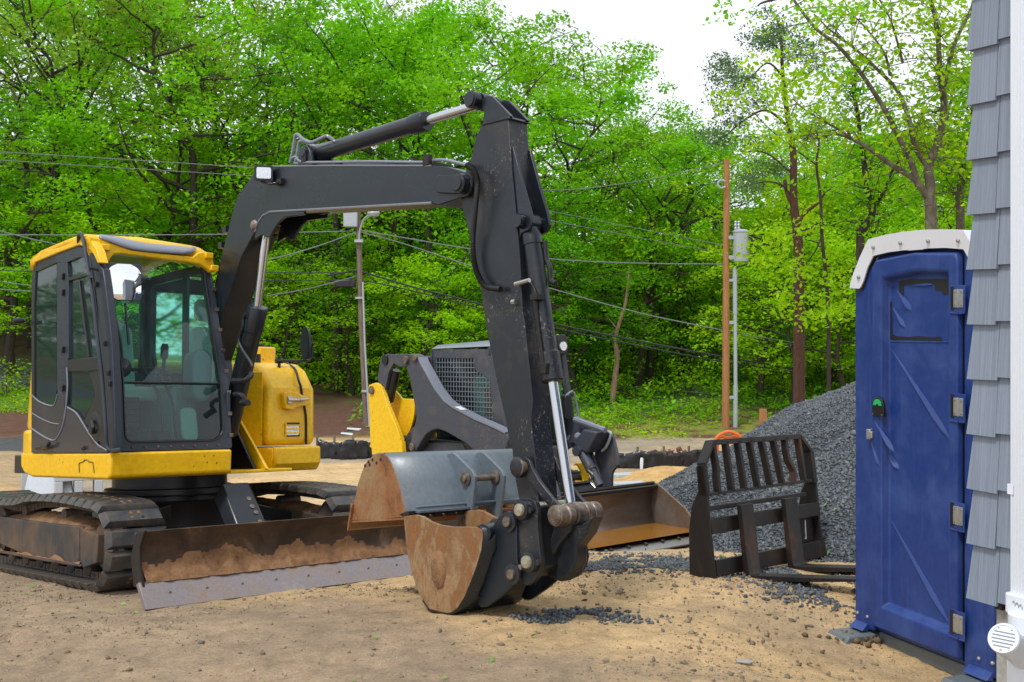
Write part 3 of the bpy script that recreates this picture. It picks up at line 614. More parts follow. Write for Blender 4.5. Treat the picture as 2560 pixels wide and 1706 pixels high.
# traced nearer trees on the right
def traced(name, label, bark, leaf, d, limbs, r0, crowns=None, per=26, size=.05, cr=.32, seed=1, twigs=10, flat=.6, leafy_from=.35, start=0):
    g = np.random.default_rng(seed); mb = MB(); cs = []; rr = []; first = None
    for li, (pts, ra, rb) in enumerate(limbs):
        off = 0 if li == 0 else g.uniform(-.9, .9); n = len(pts)
        P = [at(q('c9', *p), d + off * max(0, (i - 1) / max(1, n - 1)) * 1.6) for i, p in enumerate(pts)]
        if li == 0:
            b = P[0].copy(); b.z = gz(b.x, b.y) - .2; P = [b] + P; first = b
        P = spline(P, 5); m = len(P); mb.tube([p - first for p in P], [ra + (rb - ra) * i / (m - 1) for i in range(m)], 8)
        if crowns is None:
            tot = sum((P[i + 1] - P[i]).length for i in range(m - 1)); 
            for k in range(int(tot * twigs)):
                t = g.uniform(leafy_from if li == 0 else .12, 1); i = min(m - 2, int(t * (m - 1))); p = P[i]; dd = Vector(g.normal(0, 1, 3)); dd.z = dd.z * .5 + .15; dd.normalize(); L = g.uniform(.3, 1.5) * (1.1 - .4 * t)
                if li == 0 and t < leafy_from: continue
                p1 = p + dd * L * .5 + Vector((0, 0, .06)); p2 = p + dd * L + Vector((0, 0, g.uniform(-.1, .15)))
                mb.tube([p - first, p1 - first, p2 - first], [.012, .008, .003], 4)
                for c in (p1, p2, p2 + Vector(g.normal(0, .2, 3))): cs.append(np.array(c - first)); rr.append(cr * g.uniform(.5, 1.25))
    if crowns:
        for (x, y, rx, ry, k) in crowns:
            for _ in range(k):
                a, b_ = g.normal(0, .45, 2); c = at(q('c9', x + a * rx, y + b_ * ry), d + g.normal(0, .9)); cs.append(np.array(c - first)); rr.append(cr * g.uniform(.5, 1.3))
    root = thing(name, label, 'tree', first); mb.build('trunk', bark, root, ang=60)
    V, Fc = leaf_cloud(g, cs, rr, per, size, flat=flat, tilt=.9); c = tri_mesh('crown', V, Fc, leaf); c.parent = root
    return root
traced('maple_tree', 'nearest maple with lichen-covered forked trunk rising behind the toilet roof, long limbs reaching left', 'lichen', 'leafY', 21, [
    ([(1740, 1450), (1730, 1300), (1735, 1180), (1722, 1060), (1760, 960), (1800, 850), (1820, 650), (1795, 450), (1780, 200), (1740, 0), (1730, -120)], .125, .03),
    ([(1715, 1250), (1640, 1140), (1500, 1050), (1300, 910), (1150, 850), (1000, 875), (930, 890)], .07, .012),
    ([(1660, 1180), (1610, 1020), (1540, 880), (1450, 700), (1300, 470), (1150, 290), (1010, 180), (870, 0), (820, -80)], .065, .02),
    ([(1722, 1060), (1640, 930), (1600, 760), (1530, 580), (1400, 440), (1270, 320), (1100, 190), (1000, 90)], .06, .012),
    ([(1815, 560), (1860, 380), (1900, 250), (1990, 60), (2020, -60)], .05, .02),
    ([(1300, 910), (1120, 800), (950, 700), (860, 620)], .025, .006), ([(1480, 480), (1440, 330), (1300, 150), (1150, 20)], .03, .008), ([(1560, 400), (1530, 280), (1480, 120), (1400, -20)], .03, .01)],
    .12, per=20, size=.055, cr=.42, seed=3, twigs=9, leafy_from=.4)
traced('maple_tree', 'maple with bright lichen trunk between the toilet roof and the shingled corner', 'lichen', 'leafA', 23, [
    ([(1925, 1450), (1918, 1300), (1920, 1200), (1950, 1080), (1985, 900), (2005, 760), (2010, 600), (2060, 300), (2100, 0)], .10, .04),
    ([(1925, 1180), (1880, 1130), (1830, 1050), (1825, 930), (1850, 700), (1900, 500)], .055, .015)], .1, per=22, size=.06, cr=.44, seed=4, twigs=10, leafy_from=.2)
traced('slim_tree', 'slim dark forked tree left of the toilet, between the pine and the lichen maple', 'bark', 'leafA', 25, [
    ([(1290, 1568), (1310, 1460), (1370, 1340), (1340, 1200), (1310, 1000), (1290, 850), (1272, 700), (1250, 580), (1270, 420)], .10, .03),
    ([(1430, 1250), (1500, 1070), (1580, 980), (1680, 900)], .04, .012), ([(1370, 1340), (1410, 1260), (1440, 1220)], .05, .04)], .1, per=22, size=.06, cr=.45, seed=5, twigs=10, leafy_from=.25)
PINE = [([(905, 2010), (900, 1568), (890, 1450), (870, 1250), (870, 1000), (850, 850), (820, 650), (800, 450), (790, 250), (760, 100)], .15, .02),
    ([(860, 820), (700, 700), (560, 760), (450, 850), (350, 920)], .035, .008), ([(850, 1090), (700, 970), (540, 960)], .03, .008), ([(800, 480), (700, 400), (560, 520), (440, 470)], .03, .006), ([(795, 330), (680, 240), (560, 290)], .025, .006), ([(810, 560), (950, 420), (1020, 300)], .03, .006), ([(870, 1210), (720, 1150), (520, 1190)], .03, .008), ([(860, 900), (950, 800), (1050, 770)], .03, .008),
    ([(900, 1420), (940, 1350), (1030, 1280), (1070, 1220), (1130, 1180)], .05, .015), ([(885, 1330), (840, 1250), (820, 1180), (815, 1145)], .06, .05)]
traced('pine_tree', 'tall pine with reddish trunk, sawn-off stub and dark blue-green needle tufts against the sky', 'barkred', 'needle', 27, PINE, .15,
    crowns=[(660, 260, 170, 70, 26), (800, 170, 110, 90, 16), (440, 420, 120, 130, 24), (900, 320, 170, 80, 24), (560, 500, 150, 70, 18), (430, 640, 130, 110, 18), (400, 870, 170, 80, 26), (520, 760, 120, 60, 10), (640, 900, 120, 60, 10), (700, 80, 60, 40, 6), (560, 1150, 140, 60, 14), (1010, 420, 80, 90, 10), (720, 1080, 120, 60, 10), (650, 640, 100, 60, 8)], per=230, size=.034, cr=.33, seed=6, flat=.5)
traced('young_maple_tree', 'young maple with drooping yellow-green leaves in front of the reddish pine trunk', 'bark', 'leafY', 24, [
    ([(1090, 2010), (1050, 1500), (1040, 1250), (1015, 1050), (1030, 900), (1010, 820)], .05, .015), ([(1040, 1400), (960, 1450), (840, 1480), (700, 1530)], .025, .006), ([(1045, 1500), (1000, 1600), (900, 1720)], .02, .006), ([(1010, 1040), (900, 960), (700, 800), (560, 640)], .02, .005)], .05,
    crowns=[(760, 1480, 150, 60, 30), (690, 1620, 150, 70, 22), (880, 1700, 130, 90, 24), (820, 1900, 130, 100, 24), (950, 1420, 120, 60, 16), (1000, 1980, 120, 70, 14), (560, 600, 220, 120, 26), (800, 560, 260, 140, 40), (1000, 520, 200, 90, 20), (620, 400, 150, 60, 10), (760, 340, 100, 50, 6), (860, 850, 200, 100, 20), (640, 880, 200, 120, 20), (1080, 1750, 110, 180, 30), (1150, 1950, 100, 80, 14)], per=30, size=.06, cr=.36, seed=8)
o = traced('maple_branch_tree', 'overhanging maple spray with hanging leaves against the white sky, above the pine', 'bark', 'leafA', 18, [
    ([(3000, 2300), (2950, 900), (2500, -100), (1900, -200), (1400, -150), (1000, -60), (700, 10), (640, 40)], .10, .008)], .03,
    crowns=[(440, 20, 90, 40, 10), (480, 120, 90, 50, 9), (620, 40, 60, 60, 6), (350, 130, 22, 18, 2), (860, 60, 120, 60, 14), (600, 160, 30, 30, 2), (940, 200, 90, 80, 8), (1100, 80, 160, 90, 20), (1350, 60, 200, 80, 24)], per=16, size=.045, cr=.20, seed=9)
# bare tan snag
def snag():
    P = [at(q('c14', x, y), 37) for x, y in ((305, 1460), (318, 1340), (335, 1190), (345, 1080), (335, 1000), (350, 930), (385, 820), (400, 720), (410, 620))]
    b = P[0].copy(); b.z = gz(b.x, b.y) - .2; P = spline([b] + P, 4); root = thing('dead_tree', 'bare tan dead snag leaning right in front of the dark wood', 'dead tree', b)
    mb = MB(); m = len(P); mb.tube([p - b for p in P], [.13 - .10 * i / m for i in range(m)], 8)
    for a, c in (((345, 940), (300, 880)), ((350, 940), (300, 970)), ((340, 1080), (370, 1040))): mb.tube([at(q('c14', *a), 37) - b, at(q('c14', *c), 37) - b], [.03, .01], 5)
    mb.build('trunk', 'barktan', root, ang=60)
snag()
# ------------------------------------------------------------------ poles, wires, background things
def rooted(c, x, y, d):
    b = at(q(c, x, y), d); b.z = gz(b.x, b.y) - .15; return b
D1 = 33
b = rooted('c13', 195, 1500, D1); t = thing('lamp_pole', 'weathered grey-brown utility pole with a street lamp arm, under the excavator boom', 'utility pole', b)
top = at(q('c13', 138, 40), D1) - b; mb = MB(); mb.tube([Vector((0, 0, 0)), top * .5 + Vector((-.03, 0, 0)), top], [.095, .085, .075], 12); mb.build('pole', 'woodgrey', t)
def rel(c, x, y, d=D1, dy=0): return at(q(c, x, y), d) - b + Vector((0, dy, 0))
mb = MB(); mb.tube(spline([rel('c13', 150, 262, dy=-.1), rel('c13', 155, 200, dy=-.15), rel('c13', 185, 130, dy=-.3), rel('c13', 235, 95, dy=-.5)], 5), .028, 8); mb.box(*[v for a, e in zip(rel('c13', 148, 262, dy=-.08), (.12, .1, .04)) for v in (a - e, a + e)]); mb.build('lamp_arm', 'galv', t)
mb = MB(); c_ = rel('c13', 252, 92, dy=-.55); mb.lathe(c_ + Vector((0, 0, .03)), (0, 0, -1), [(.05, -.06), (.16, -.02), (.19, .04), (.15, .13), (.02, .17)], 16); mb.build('lamp_head', 'galv', t)
mb = MB(); c_ = rel('c13', 97, 110, dy=0); mb.box(c_.x - .22, c_.x + .2, -.16, .16, c_.z - .3, c_.z + .5); mb.build('grey_box', 'galv', t, .03)
mb = MB(); mb.tube([rel('c13', 172, 520, dy=-.1), rel('c13', 185, 900, dy=-.12), rel('c13', 218, 1500, dy=-.12)], .03, 8)
for yy, xx in ((1208, 200), (620, 160)): c_ = rel('c13', xx - 10, yy, dy=-.02); mb.cyl(c_ - Vector((0, 0, .03)), c_ + Vector((0, 0, .03)), .14, n=14)
mb.build('conduit', 'galv', t)
mb = MB(); c_ = rel('c13', 60, 530, dy=-.05); mb.box(c_.x - .32, c_.x + .3, -.12, .1, c_.z - .12, c_.z + .12); mb.build('cable_splice_case', 'wireb', t, .05)
b = rooted('c14', 920, 1500, D1); t = thing('utility_pole', 'tall orange-brown wooden utility pole with a grey transformer hung beside it', 'utility pole', b)
mb = MB(); mb.tube([Vector((0, 0, 0)), rel('c14', 925, 40)], [.115, .085], 14); mb.build('pole', 'wood', t)
mb = MB(); c_ = rel('c14', 996, 500); hh = 165 / 2.119 * D1 / FOC; mb.lathe(Vector((c_.x, -.1, c_.z - hh / 2)), (0, 0, 1), [(.02, 0), (.215, .0), (.225, .04), (.225, hh * .93), (.245, hh * .94), (.245, hh * .98), (.16, hh + .02), (.02, hh + .04)], 26)
for dz in (.25, -.33): mb.box(c_.x - .36, c_.x - .18, -.16, -.04, c_.z + dz - .05, c_.z + dz + .05)
tr_ = mb.build('transformer', 'galv', t)
mb = MB()
for dx in (-.06, -.15): mb.lathe(Vector((c_.x + dx, -.1, c_.z + hh / 2)), (0, 0, 1), [(.03, 0), (.05, .06), (.03, .1), (.05, .15), (.03, .2), (.045, .24), (.02, .28)], 12)
mb.build('bushing', 'galv', tr_)
mb = MB(); mb.tube(spline([rel('c14', 1035, 440, dy=-.2), rel('c14', 1062, 500, dy=-.2), rel('c14', 1055, 580, dy=-.2), rel('c14', 1000, 605, dy=-.2), rel('c14', 970, 615, dy=-.2)], 5), .025, 6); mb.build('cable', 'wireb', tr_)
mb = MB(); mb.tube([rel('c14', 968, 615), rel('c14', 970, 860)], .068, 12); mb.tube([rel('c14', 970, 850), rel('c14', 972, 1240)], .058, 12); mb.tube([rel('c14', 972, 1235), rel('c14', 970, 1560)], .07, 12)
for yy in (680, 905, 1300): c_ = rel('c14', 945, yy); mb.box(c_.x - .12, c_.x + .12, -.05, .05, c_.z - .04, c_.z + .04)
mb.build('conduit', 'galv', t)
mb = MB(); mb.tube(spline([rel('c14', 912, 190, dy=-.2), rel('c14', 885, 195, dy=-.2), rel('c14', 872, 170, dy=-.2), rel('c14', 890, 155, dy=-.2), rel('c14', 912, 160, dy=-.2)], 4), .03, 6); mb.build('bracket', 'galv', t)
WIRES = [
 ([('v', -40, 347, D1), ('v', 290, 367, D1), ('v', 640, 389, D1), ('v', 900, 400, D1), ('v', 1230, 437, D1), ('v', 1460, 418, D1), ('c14', 915, 55, D1)], .02, 'wirem', 'topmost grey wire, sagging across the wood to the top of the orange pole'),
 ([('v', -40, 366, D1 + 1), ('v', 290, 387, D1 + 1), ('v', 640, 408, D1 + 1), ('v', 1000, 430, 36)], .018, 'wirem', 'thin grey wire just under the topmost wire, left of the boom lamp'),
 ([('c1', -60, 106, D1), ('c1', 600, 108, D1), ('c1', 1300, 103, D1), ('c10', 500, 176, D1), ('c13', 135, 198, D1)], .028, 'wirem', 'level grey wire passing over the cab roof to the lamp pole'),
 ([('c1', -60, 70, D1 - 2), ('c1', 60, 100, D1 - 2), ('c1', 200, 135, D1 - 2), ('c1', 420, 180, D1 - 2)], .025, 'wirem', 'grey wire slanting down behind the left end of the cab roof'),
 ([('c13', 140, 192, D1), ('c13', 420, 238, D1), ('c13', 860, 312, D1), ('c14', 0, 568, D1), ('c14', 450, 590, D1), ('c14', 905, 595, D1)], .03, 'wirem', 'grey wire running from the lamp pole behind the stick to the transformer pole'),
 ([('c13', 140, 200, D1), ('c13', 420, 275, D1), ('c13', 860, 420, D1), ('c14', 0, 726, D1), ('c14', 450, 850, D1), ('c14', 905, 945, D1), ('c14', 1300, 1015, D1 + 2)], .03, 'wirem', 'dark grey wire falling from the lamp pole towards the right below the transformer'),
 ([('c13', -60, 480, D1), ('c13', 60, 458, D1), ('c13', 160, 456, D1), ('c13', 500, 555, D1), ('c13', 860, 645, D1), ('c14', 20, 912, D1), ('c14', 500, 1010, D1), ('c14', 905, 1085, D1), ('c14', 1280, 1150, D1 + 2)], .05, 'wireb', 'upper of the two thick black cables strung from the middle of the lamp pole'),
 ([('c13', -60, 515, D1), ('c13', 160, 510, D1), ('c13', 500, 580, D1), ('c13', 860, 672, D1), ('c14', 20, 935, D1 + .3), ('c14', 500, 1035, D1 + .3), ('c14', 905, 1112, D1 + .3), ('c14', 1280, 1165, D1 + 2)], .035, 'wireb', 'lower of the two thick black cables strung from the middle of the lamp pole'),
 ([('c3', 330, 1010, 31), ('c3', 480, 972, 31.5), ('c3', 650, 920, 32), ('c3', 835, 850, D1)], .03, 'wirem', 'grey wire climbing steeply from the hidden cab side up to the lamp pole'),
 ([('c3', 300, 1078, D1), ('c3', 600, 1080, D1), ('c3', 840, 1078, D1)], .025, 'wireb', 'black cable left of the lamp pole, level with its cable case'),
 ([('c3', 300, 1124, D1), ('c3', 560, 1122, D1), ('c3', 840, 1122, D1)], .025, 'wireb', 'black cable left of the lamp pole, just below its cable case'),
 ([('c3', 330, 1210, 31), ('c3', 560, 1170, 32), ('c3', 835, 1100, D1)], .028, 'wirem', 'grey cable rising from behind the boom cylinder to the lamp pole'),
 ([('c14', -30, 310, 36), ('c14', 450, 405, 36), ('c14', 905, 495, 36)], .016, 'wirem', 'upper of two faint thin wires right of the stick, ending by the transformer'),
 ([('c14', -30, 360, 36), ('c14', 450, 452, 36), ('c14', 905, 535, 36)], .016, 'wirem', 'lower of two faint thin wires right of the stick, ending by the transformer'),
 ([('c1', -60, 304, D1), ('c1', 100, 308, D1), ('c1', 260, 314, D1)], .028, 'wireb', 'short stretch of black wire left of the cab, level with the top of its glass'),
 ([('c1', -60, 352, D1), ('c1', 60, 376, D1), ('c1', 260, 402, D1)], .022, 'wirem', 'grey wire left of the cab, second below the roof edge'),
 ([('c1', -60, 408, D1), ('c1', 100, 418, D1), ('c1', 260, 428, D1)], .03, 'wirem', 'lowest grey wire left of the cab, above the small black side lamp'),
 ([('c14', 250, 1235, 38), ('c14', 600, 1262, 38), ('c14', 905, 1285, 38)], .012, 'wirem', 'faint low wire across the undergrowth left of the orange pole')]
for pts, r, m_, lab in WIRES:
    P = [at(q(c, x, y), d) for c, x, y, d in pts]; o0 = P[0]; mb = MB(); mb.tube([p - o0 for p in spline(P, 5)], r * .55, 6)
    o = mb.build('overhead_wire', m_); o.location = o0; tag(o, lab, 'wire', 'overhead wires')
# stake, orange conduit, silt fences, heaps
b = rooted('c6', 1447, 405, 26); o = MB().hexa([(-.11, -.05, 0), (.11, -.05, 0), (.11, .05, 0), (-.11, .05, 0)], [(-.08, -.05, 2.1), (.08, -.05, 2.1), (.08, .05, 2.1), (-.08, .05, 2.1)]).build('wooden_stake', 'wood', None, .01); o.scale = (1, 1, (at(q('c6', 1440, 207), 26).z - b.z) / 2.1); o.location = b; tag(o, 'orange-brown wooden stake standing behind the gravel pile edge', 'stake')
b = rooted('v', 1675, 1040, 24); o = MB()
for k, (w, h_) in enumerate(((.34, 1.15), (.24, .95))):
    top = at(q('v', 1675, 992), 24).z - b.z
    o.tube(spline([Vector((-w, k * .1, 0)), Vector((-w, k * .1, top * .5)), Vector((-w * .8, k * .1, top * .85)), Vector((0, k * .1, top - k * .15)), Vector((w * .8, k * .1, top * .85)), Vector((w * 1.1, k * .1, top * .5)), Vector((w * 1.1, k * .1, 0))], 6), .035, 8)
o = o.build('orange_conduit_loop', 'orange'); o.location = b; tag(o, 'pair of orange plastic conduit hoops rising at the orange pole, behind the fork rack', 'conduit')
def silt_fence(pts, h, lab, mat='blacksheet', seed=1):
    P = []; g = np.random.default_rng(seed)
    for i in range(len(pts) - 1):
        for k in range(14): P.append(pts[i].lerp(pts[i + 1], k / 14))
    P.append(pts[-1]); o0 = P[0].copy(); rows = []
    for j in range(6):
        rows.append([Vector((p.x - o0.x, p.y - o0.y + .03 * math.sin(i * 1.3 + j * .4) + .03 * math.sin(i * 2.9 - j) + g.normal(0, .02), gz(p.x, p.y) - o0.z + h * (j / 5) * (.90 + .07 * math.sin(i * .33 + seed) + .03 * math.sin(i * .9)) - .03)) for i, p in enumerate(P)])
    t = thing('silt_fence', lab, 'silt fence', o0); MB().grid(rows).build('sheet', mat, t, solid=.02, ang=80)
    for i in range(0, len(P), 9):
        p = P[i] - o0; z = gz(P[i].x, P[i].y) - o0.z; MB().box(p.x - .025, p.x + .025, p.y + .02, p.y + .07, z - .1, z + h * 1.12).build('stake', 'woodgrey', t)
silt_fence([on_ground('v', 728, 1056), on_ground('v', 790, 1058), on_ground('v', 862, 1052), on_ground('v', 930, 1050)], .5, 'crumpled black plastic silt fence left of the yellow loader tail', seed=2)
silt_fence([on_ground('v', 1405, 1076), on_ground('v', 1500, 1078), on_ground('v', 1590, 1075), on_ground('v', 1680, 1068)], .42, 'low black silt fence behind the sand heap, right of the loader shield', seed=4)
def heap(name, lab, cat, c, rx, ry, h, mat, seed, kind=None):
    xs = np.linspace(-1.15, 1.15, 60); X, Y = np.meshgrid(xs * rx, xs * ry); r = np.hypot(X / rx, Y / ry)
    Z = h * np.clip(1 - r, -.1, 1) ** 1.0 if False else h * np.maximum(0, 1 - r ** 1.5) * (.75 + .5 * fbm(X + seed, Y, 1.2 / max(rx, .3) * 1.5, 4, seed)); gr = tz(X + c.x, Y + c.y) - c.z
    Z = gr + Z - .04 - .1 * sstep(.9, 1.1, r); n, m = X.shape; idx = np.arange(n * m).reshape(n, m); Fc = np.stack([idx[:-1, :-1], idx[:-1, 1:], idx[1:, 1:], idx[1:, :-1]], -1).reshape(-1, 4)
    o = tri_mesh(name, np.stack([X, Y, Z], -1).reshape(-1, 3), Fc, mat, True); o.location = c; return tag(o, lab, cat, kind=kind)
M['sandh'] = rusty('heaped_sand', [(.38, .22, .08), (.58, .36, .13), (.68, .45, .2)], 4, .95, 0, .8)
heap('sand_heap', 'low heap of orange sand behind the muddy loader bucket', 'sand heap', on_ground('v', 1545, 1098), 1.25, .9, .30, 'sandh', 3, 'stuff')
heap('sand_heap', 'small sand mound left of the larger orange heap', 'sand heap', on_ground('v', 1462, 1106), .8, .6, .12, 'sandh', 5, 'stuff')
dc = on_ground('v', 1500, 1068); n = 420; a = RNG.normal(size=(n, 2)) * (.7, .22)
tag(scatter('brush_debris', 'debris', np.stack([dc.x + .3 + a[:, 0], dc.y + a[:, 1], tz(dc.x + a[:, 0], dc.y + a[:, 1]) + RNG.uniform(0, .3, n) * np.exp(-a[:, 0] ** 2)], -1), RNG.uniform(.03, .09, n), .35, seed=40), 'heap of red-brown roots and torn brush before the low silt fence', 'debris heap', kind='stuff')
def slab(lab, c, x0, y0, x1, y1, w, h, mat, name='board', rz=None):
    p = on_ground(c, x0, y0); e = on_ground(c, x1, y1); L = (e - p).length; o = MB().box(0, L, -w / 2, w / 2, -.02, h).build(name, mat, None, .01)
    o.location = p; o.rotation_euler = (0, 0, math.atan2(e.y - p.y, e.x - p.x)); return tag(o, lab, name.replace('_', ' '), None)
slab('pale grey flat board lying behind the loader shield, on the sand', 'c6', 385, 700, 620, 690, .3, .08, 'boardm')
slab('short grey board just behind the rim of the muddy loader bucket', 'c6', 380, 755, 600, 750, .3, .06, 'boardm')
o = slab('thin white pipe stub standing by the red-brown debris', 'c6', 585, 640, 592, 640, .05, .05, 'pvc', 'pipe_stub'); o.rotation_euler = (0, R(-88), 0); o.scale = (12, 1, 1)
bb = [('c2', 190, 322, .55, 'pale concrete block standing on end at the left, behind the near track'), ('c2', 285, 335, .95, 'large pale concrete slab leaning behind the near track'), ('c2', 425, 335, .9, 'grey hollow concrete block lying behind the near track')]
for i, (c, x, y, w, lab) in enumerate(bb):
    p = on_ground(c, x, y); mb = MB()
    if i == 2: mb.box(-.4, .4, -.2, .2, .25, .36); mb.box(-.4, -.26, -.2, .2, 0, .25); mb.box(-.07, .07, -.2, .2, 0, .25); mb.box(.26, .4, -.2, .2, 0, .25)
    elif i == 1: mb.hexa([(-.42, -.25, 0), (.42, -.25, 0), (.42, -.15, 0), (-.42, -.15, 0)], [(-.42, .1, .5), (.25, .1, .5), (.25, .2, .5), (-.42, .2, .5)])
    else: mb.box(-.22, -.02, -.2, .2, 0, .5); mb.box(.03, .22, -.2, .2, 0, .5)
    o = mb.build('concrete_block', 'boardm', None, .015); o.location = p; o.rotation_euler = (0, 0, R((20, 5, 25)[i])); tag(o, lab, 'concrete block', 'concrete blocks behind the near track')
for i, (x, y) in enumerate(((62, 1108), (72, 1112), (82, 1118), (92, 1125))):
    p = on_ground('v', x, y + 6); o = MB().box(-.09, .09, -.12, .12, 0, .45).build('kerb_block', 'boardm', None, .015); o.location = p; o.rotation_euler = (0, 0, R(20))
    tag(o, ('first', 'second', 'third', 'last')[i] + ' upright kerb stone from the left, below the rear end of the yellow skirt', 'kerb stone', 'kerb stones left of the near track')
for (x, y, s, lab) in ((1030, 1185, .16, 'white paper scrap on the brown bank right beside the lamp pole foot'), (1680, 1662, .1, '')):
    pass
for (c, x, y, s, lab) in (('c4', 150, 75, .3, 'white paper scrap on the brown bank, right of the lamp pole foot'), ('c4', 102, 110, .28, 'pale paper scrap on the brown bank, lower of the two by the lamp pole'), ('f', 1862, 1664, .05, 'long pale flat stone chip on the sandy ground near the bottom edge')):
    p = on_ground(c, x, y); o = MB().prism([(-s, -s * .3), (s * .3, -s * .5), (s * 1.1, -.1 * s), (s * .7, s * .4), (-s * .8, s * .35)], 2, 0, .01 if s > .1 else .004).build('paper_scrap' if s > .1 else 'flat_stone', 'litter' if s > .1 else 'concrete'); o.location = p + Vector((0, 0, .02)); o.rotation_euler = (R(8), R(6), .3); tag(o, lab, 'litter' if s > .1 else 'stone')
# ------------------------------------------------------------------ excavator (its own frame: x across, -y forward, z up)
XC = thing('excavator', 'black and yellow crawler excavator with yellow-roofed cab, arm resting on a rusty bucket', 'excavator', EX.m)
def XP(c, pts, ax, val): return EX.P(c, pts, ax, val)
def XL(c, x, y, ax, val): return EX.L(c, x, y, ax, val)
# tracks
def track_path(n):
    segs = []; A = (-1.12, .315); B = (1.14, .325); r = .262
    pts = []
    for i in range(20): a = R(270 - 180 * i / 19); pts.append((A[0] + r * math.cos(a), A[1] + r * math.sin(a)))     # front, bottom to top
    for i in range(1, 40): t = i / 40; pts.append((A[0] + (B[0] - A[0]) * t, .577 + (.01 * t) + .028 * math.sin(math.pi * min(1, t * 1.6)) * (1 if t < .62 else 0) - .035 * math.sin(math.pi * max(0, (t - .55) / .45))))
    for i in range(20): a = R(90 - 180 * i / 19); pts.append((B[0] + r * math.cos(a), B[1] + r * math.sin(a)))
    for i in range(1, 40): t = i / 40; pts.append((B[0] + (A[0] - B[0]) * t, .063 - (.01 * (1 - t)) + .0 * t))
    P = [Vector((0, y, z)) for y, z in pts]; P.append(P[0]); L = [0]
    for i in range(len(P) - 1): L.append(L[-1] + (P[i + 1] - P[i]).length)
    out = []
    for k in range(n):
        s = L[-1] * (k + .35) / n; i = max(j for j in range(len(L)) if L[j] <= s); i = min(i, len(P) - 2)
        p = P[i].lerp(P[i + 1], (s - L[i]) / (L[i + 1] - L[i]))
        a = P[(i - 1) % (len(P) - 1)]; b_ = P[(i + 2) % (len(P) - 1)]; out.append((p, (b_ - a).normalized()))
    return out
def shoe_mesh():
    mb = MB(); w = .225
    for sgn in (0,):
        prof = [(-.066, 0), (.066, 0), (.066, .018), (.048, .052), (-.048, .052), (-.066, .018)]
        inn = .03
        lo = [(-w, y, z) for y, z in prof]; hi = [(w, y, z) for y, z in prof]
        vs = [(-w + .0, y, z) if z < .03 else (-w + inn, y, z) for y, z in prof] + [(w, y, z) if z < .03 else (w - inn, y, z) for y, z in prof]
        n = 6; mb.add(vs, [tuple(range(n)), tuple(range(2 * n - 1, n - 1, -1))] + [(i, (i + 1) % n, n + (i + 1) % n, n + i) for i in range(n)])
    mb.cur = 1
    for x, y in ((-.02, .022), (-.02, -.022), (.04, .022)): mb.cyl((x, y, .05), (x, y, .0545), .0135, n=12)
    mb.cur = 2; mb.cyl((.055, -.022, .05), (.055, -.022, .0545), .0135, n=12)
    return mb
